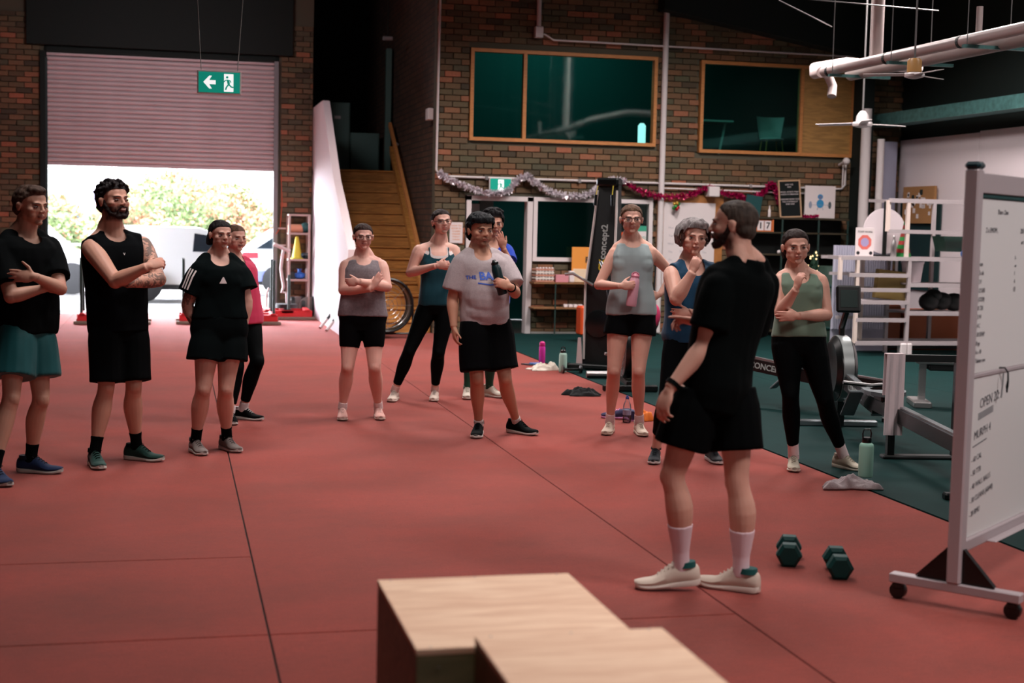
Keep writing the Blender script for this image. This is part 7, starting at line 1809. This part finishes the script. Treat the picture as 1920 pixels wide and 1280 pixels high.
def cast7():
    s = Person(10.65, None, 14, sex='m', skin=(188, 138, 114), seed=7, body=dict(chest=.178, sh=.18, waist=.178, hip=.17, belly=.85, arm=1.15, calf=1.0),
        J=dict(nk=(903, 474, 0), shR=(866, 495, -.04), shL=(945, 493, .06), elR=(848, 560, -.02), wrR=(851, 613, -.08), elL=(966, 549, -.04), wrL=(958, 538, -.25),
               hpR=(888, 602, -.02), hpL=(932, 601, .04), knR=(894, 710, -.05), knL=(946, 708, 0)),
        feet=dict(R=(897, 816, -4), L=(968, 812, 52)), head=(901, 398, 463, 26, 2, -.02), hands=dict(R=dict(dir=(.12, -1, .15), n=(1, 0, -.3), curl=(28, 32, 34, 38)), L=dict(dir=(-.95, .35, .15), n=(-.35, -.3, -1), curl=(40, 42, 44, 46), thumb=(55, 30))))
    s.make('dark-haired man in grey lettered t-shirt and black shorts holding a dark bottle', stubble=.4, beard=(60, 42, 36), brow=(26, 20, 22), eyes=(30, 24, 24))
    s.hair('mop', (16, 20, 24))
    t = tee(s, (176, 164, 166), -.06, .76, .018, .55, .007, flare=.04, m=mat('heather_grey_fabric', srgb(172, 160, 163), .9, bump=.06, bscale=300, var=.08, vscale=90), neck=(.062, .060, .0, .030, .02))
    BL = mat('blue_print', srgb(48, 84, 176), .7)
    s.wrap('lettering', text_mesh('THE', .038, 'CENTER', bold=.001), s.tp(-.115, .25, .665), s.Lt, s.up, t, BL, sub=False)
    s.wrap('lettering', text_mesh('BAR', .082, 'CENTER', bold=.003), s.tp(.015, .25, .68), s.Lt, s.up, t, BL, sub=False)
    un = bpy.data.meshes.new('u'); un.from_pydata([(-.09, -.055, 0), (0, -.068, 0), (.09, -.055, 0), (.09, -.045, 0), (0, -.058, 0), (-.09, -.045, 0)], [], [(0, 1, 4, 5), (1, 2, 3, 4)])
    s.wrap('lettering', un, s.tp(.015, .25, .68), s.Lt, s.up, t, BL)
    shorts(s, (10, 12, 15), .03, .86, .028, .05, .006)
    watch(s, 'L')
    finish(s, (200, 196, 194), ((14, 24, 26), (206, 200, 194), (12, 16, 18)), 1.9)
    return s
def cast8():
    s = Person(13.1, None, 10, sex='m', skin=(188, 138, 118), seed=8,
        J=dict(nk=(922, 457, 0), shR=(895, 470, 0), shL=(949, 470, 0), elR=(885, 515, 0), wrR=(885, 556, -.05), elL=(955, 497, -.12), wrL=(944, 466, -.2),
               hpR=(905, 566, 0), hpL=(936, 566, 0), knR=(884, 656, -.02), knL=(922, 656, -.02)),
        feet=dict(R=(876, 745, 4), L=(917, 743, 48)), head=(925, 394, 444, 14, 0, 0), hands=dict(R=dict(dir=(0, -1, .1), n=(1, 0, 0)), L=dict(dir=(-.3, 1, .25), n=(-.3, 0, -1), curl=(10, 12, 14, 20))))
    s.make('black-haired man in blue shirt wiping his face, behind the grey t-shirt man', brow=(22, 18, 20))
    s.hair('wild', (16, 16, 20))
    tee(s, (30, 66, 176), -.1, .74, .018, .6, .006)
    shorts(s, (12, 16, 18), .14, .8, .024, .04, .006)
    finish(s, (30, 66, 50), ((196, 186, 172), (206, 200, 190), (170, 164, 150)), 1.5)
    return s
def cast9():
    s = Person(10.9, None, 0, sex='f', skin=(218, 168, 150), seed=9, body=dict(hip=.178, waist=.135, chest=.145, sh=.13, thigh=1.04, calf=.96, arm=.98, neck=.95),
        J=dict(nk=(1186, 455, 0), shR=(1153, 475, 0), shL=(1221, 474, 0), elR=(1122, 534, -.04), wrR=(1163, 536, -.23), elL=(1263, 516, .12), wrL=(1236, 553, .0),
               hpR=(1162, 591, 0), hpL=(1206, 591, 0), knR=(1151, 695, -.03), knL=(1197, 695, -.03)),
        feet=dict(R=(1143, 811, -14), L=(1198, 813, 8)), head=(1184, 381, 439, 3, 0, -.02), hands=dict(R=dict(dir=(1, .1, .12), n=(.1, -.1, -1), curl=(42, 44, 46, 48), thumb=(50, 20)), L=dict(dir=(-.92, -.25, .25), n=(-.2, 0, -1), curl=(14, 16, 20, 24), thumb=(45, 0))))
    s.make('tall woman in glasses and pale grey tank top, black shorts, holding a pink bottle', lips=(176, 92, 90))
    s.hair('tied', (86, 62, 46), [('bun', (.02, -.11, .06), .03)]); s.glasses()
    tank(s, (150, 162, 164), -.0, .022, .28, .005, neck=(.056, .055, .008, .012), shw=.8, m=cloth_mat((150, 164, 166), .7))
    shorts(s, (12, 14, 17), .03, .36, .016, .06, .006)
    finish(s, (222, 204, 206), ((214, 196, 178), (206, 190, 172), (190, 176, 160)), 1.84)
    return s
def cast10():
    s = Person(9.64, None, 12, sex='f', skin=(216, 166, 148), seed=10, body=dict(hip=.182, waist=.17, chest=.168, sh=.155, arm=1.28, thigh=1.05),
        J=dict(nk=(1298, 494, 0), shR=(1261, 515, -.04), shL=(1338, 512, .05), elR=(1268, 560, -.20), wrR=(1299, 510, -.25), elL=(1352, 590, -.04), wrL=(1296, 588, -.2),
               hpR=(1273, 632, 0), hpL=(1318, 632, .03), knR=(1250, 748, -.04), knL=(1322, 750, 0)),
        feet=dict(R=(1229, 864, -10), L=(1334, 864, 12)), head=(1300, 408, 479, 8, 3, -.03, -3), hands=dict(R=dict(dir=(.25, .95, .0), n=(.35, 0, -.9), curl=(62, 66, 70, 72), thumb=(20, 40)), L=dict(dir=(-1, 0, .1), n=(0, 0, -1))))
    s.make('grey-bobbed woman in blue sleeveless shirt, fist at her chin, beside the coach', brow=(96, 76, 66), squint=.75)
    s.hair('bob', (128, 122, 122))
    tank(s, (22, 66, 96), -.08, .02, .7, .006, name='sleeveless_shirt', neck=(.064, .060, .006, .05), shw=1.3, m=cloth_mat((20, 64, 94), .65))
    leggings(s, (10, 16, 20), 1.72)
    finish(s, None, ((14, 22, 30), (206, 202, 198), (18, 28, 34)), 1.9)
    return s
def cast12():
    s = Person(9.43, None, -3, sex='f', skin=(210, 160, 142), seed=12, body=dict(hip=.175, waist=.145, chest=.152, sh=.138, arm=1.1, thigh=1.08, calf=1.0),
        J=dict(nk=(1498, 511, 0), shR=(1463, 528, 0), shL=(1537, 528, 0), elR=(1463, 586, -.12), wrR=(1493, 542, -.26), elL=(1550, 590, -.04), wrL=(1497, 592, -.22),
               hpR=(1475, 644, 0), hpL=(1521, 644, 0), knR=(1482, 738, -.03), knL=(1546, 748, -.02)),
        feet=dict(R=(1487, 878, -8), L=(1580, 878, 38)), head=(1492, 427, 496, 2, 3, -.02, 3), hands=dict(R=dict(dir=(.2, 1, .1), n=(.9, 0, -.5), curl=(50, 54, 58, 60), thumb=(28, 30)), L=dict(dir=(-1, -.05, -.05), n=(0, 0, -1), curl=(8, 8, 8, 8))))
    s.make('woman in sage green tank top and black leggings with a hand at her collarbone', brow=(52, 36, 30), lips=(164, 84, 78))
    s.hair('tied', (38, 25, 22), [('pony', [(-.01, -.09, .07), (-.03, -.115, .03), (-.045, -.10, -.04), (-.05, -.08, -.10)], [.026, .028, .024, .012])])
    tank(s, (104, 122, 106), .09, .013, 0, .002, neck=(.062, .060, .010, .045), shw=.7, m=cloth_mat((104, 124, 108), .75))
    leggings(s, BLACK, 1.82, top=.15)
    finish(s, (226, 206, 208), ((186, 178, 160), (214, 206, 190), (150, 140, 126)), 1.78)
    return s
def cast11():
    s = Person(6.24, None, -138, hips_a=-125, sex='m', skin=(210, 160, 142), seed=11, body=dict(chest=.175, sh=.18, waist=.16, hip=.168, arm=1.12, calf=1.12, thigh=1.02),
        J=dict(nk=(1392, 494, 0), shL=(1347, 540, -.13), shR=(1432, 534, .12), elL=(1322, 648, -.12), wrL=(1256, 728, -.16), elR=(1396, 650, .32), wrR=(1316, 606, .40),
               hpL=(1308, 728, -.05), hpR=(1372, 728, .05), knL=(1262, 893, -.02), knR=(1384, 904, .02)),
        feet=dict(L=(1276, 1106, -94, .018), R=(1388, 1108, -118)), head=(1375, 371, 468, -106, -2, .0), hands=dict(L=dict(dir=(-.35, -1, .12), n=(.75, -.1, -.5), curl=(26, 30, 34, 38), thumb=(35, 10)), R=dict(dir=(-1, .18, .0), n=(0, -1, .3), curl=(6, 40, 52, 56), thumb=(62, -15), k=1.05)))
    s.make('coach in black t-shirt and shorts with white crew socks, back turned, pointing at the group', stubble=.9, beard=(44, 32, 30), voxel=.005, brow=(44, 32, 28)); s.beardmesh((40, 30, 28))
    s.hair('buzz', (66, 56, 50))
    tee(s, (8, 15, 16), -.18, .70, .020, .62, .006, flare=.04, neck=(.060, .058, -.004, .012, .02))
    sh = shorts(s, (8, 12, 14), .04, .66, .024, .06, .007)
    watch(s, 'L')
    k = s.sock('L', 1.52, cloth_mat((224, 200, 208))); s.sock('R', 1.52, cloth_mat((224, 200, 208)))
    for sd in 'RL':
        s.shoe(sd, cloth_mat((206, 190, 176), .7), mat('sole_white', srgb(214, 200, 190), .6), cloth_mat((196, 184, 172)), accent=cloth_mat((24, 78, 76)))
    return s
for fn in (cast1, cast2, cast3, cast4, cast5, cast6, cast7, cast8, cast9, cast10, cast11, cast12):
    CAST[fn.__name__[4:]] = fn()
# ------------------------------------------------------------------ things held
def held(name, a, b, r, mbody, mcap, label, capf=.86, loop=False):
    """bottle from base point a to top point b"""
    a = np.asarray(a); b = np.asarray(b); d = b - a; L = np.linalg.norm(d); z = nrm(d); x = nrm(np.cross(z, FWD)); y = np.cross(z, x)
    t = empty(name, a, label=label, cat='bottle')
    M = Matrix(((x[0], y[0], z[0], 0), (x[1], y[1], z[1], 0), (x[2], y[2], z[2], 0), (0, 0, 0, 1)))
    MB().lathe([(r * .9, 0), (r, .01), (r, L * (capf - .14)), (r * .85, L * (capf - .04)), (r * .72, L * capf)], n=20, M=M).build('bottle_body', mbody, t, smooth=True)
    MB().lathe([(r * .76, L * capf), (r * .78, L * (capf + .06)), (r * .5, L * .95), (r * .3, L)], n=18, M=M).build('cap', mcap, t, smooth=True)
    if loop: MB().tube([tuple(M @ Vector(v)) for v in ((-r * .7, 0, L * .93), (-r * .5, 0, L * 1.0), (0, 0, L * 1.03), (r * .5, 0, L * 1.0), (r * .7, 0, L * .93))], .006, 6).build('carry_loop', mcap, t, smooth=True)
    return t
P7 = CAST['7']; w7 = P7.J['wrL']; h7 = w7 + nrm(P7.cv((-.95, .35, .15))) * .075 * 1.02 
n7 = nrm(P7.cv((-.35, -.3, -1)))
dd7 = (h7 - CAM) @ FWD
held('water_bottle', at_depth(943, 552, dd7 + .06), at_depth(926, 487, dd7 + .04), .036, mat('dark_teal_bottle', srgb(10, 38, 42), .35), M_blackgloss, 'dark green sports bottle held to his chest by the grey t-shirt man')
P9 = CAST['9']; h9 = P9.J['wrR'] + nrm(P9.cv((1, .1, .12))) * .07; dd9 = (h9 - CAM) @ FWD
held('water_bottle', at_depth(1183, 574, dd9 + .055), at_depth(1192, 512, dd9 + .05), .040, M_pinkp, mat('rose_cap', srgb(196, 120, 140), .5), 'pale pink bottle held at her waist by the tall woman', loop=True)
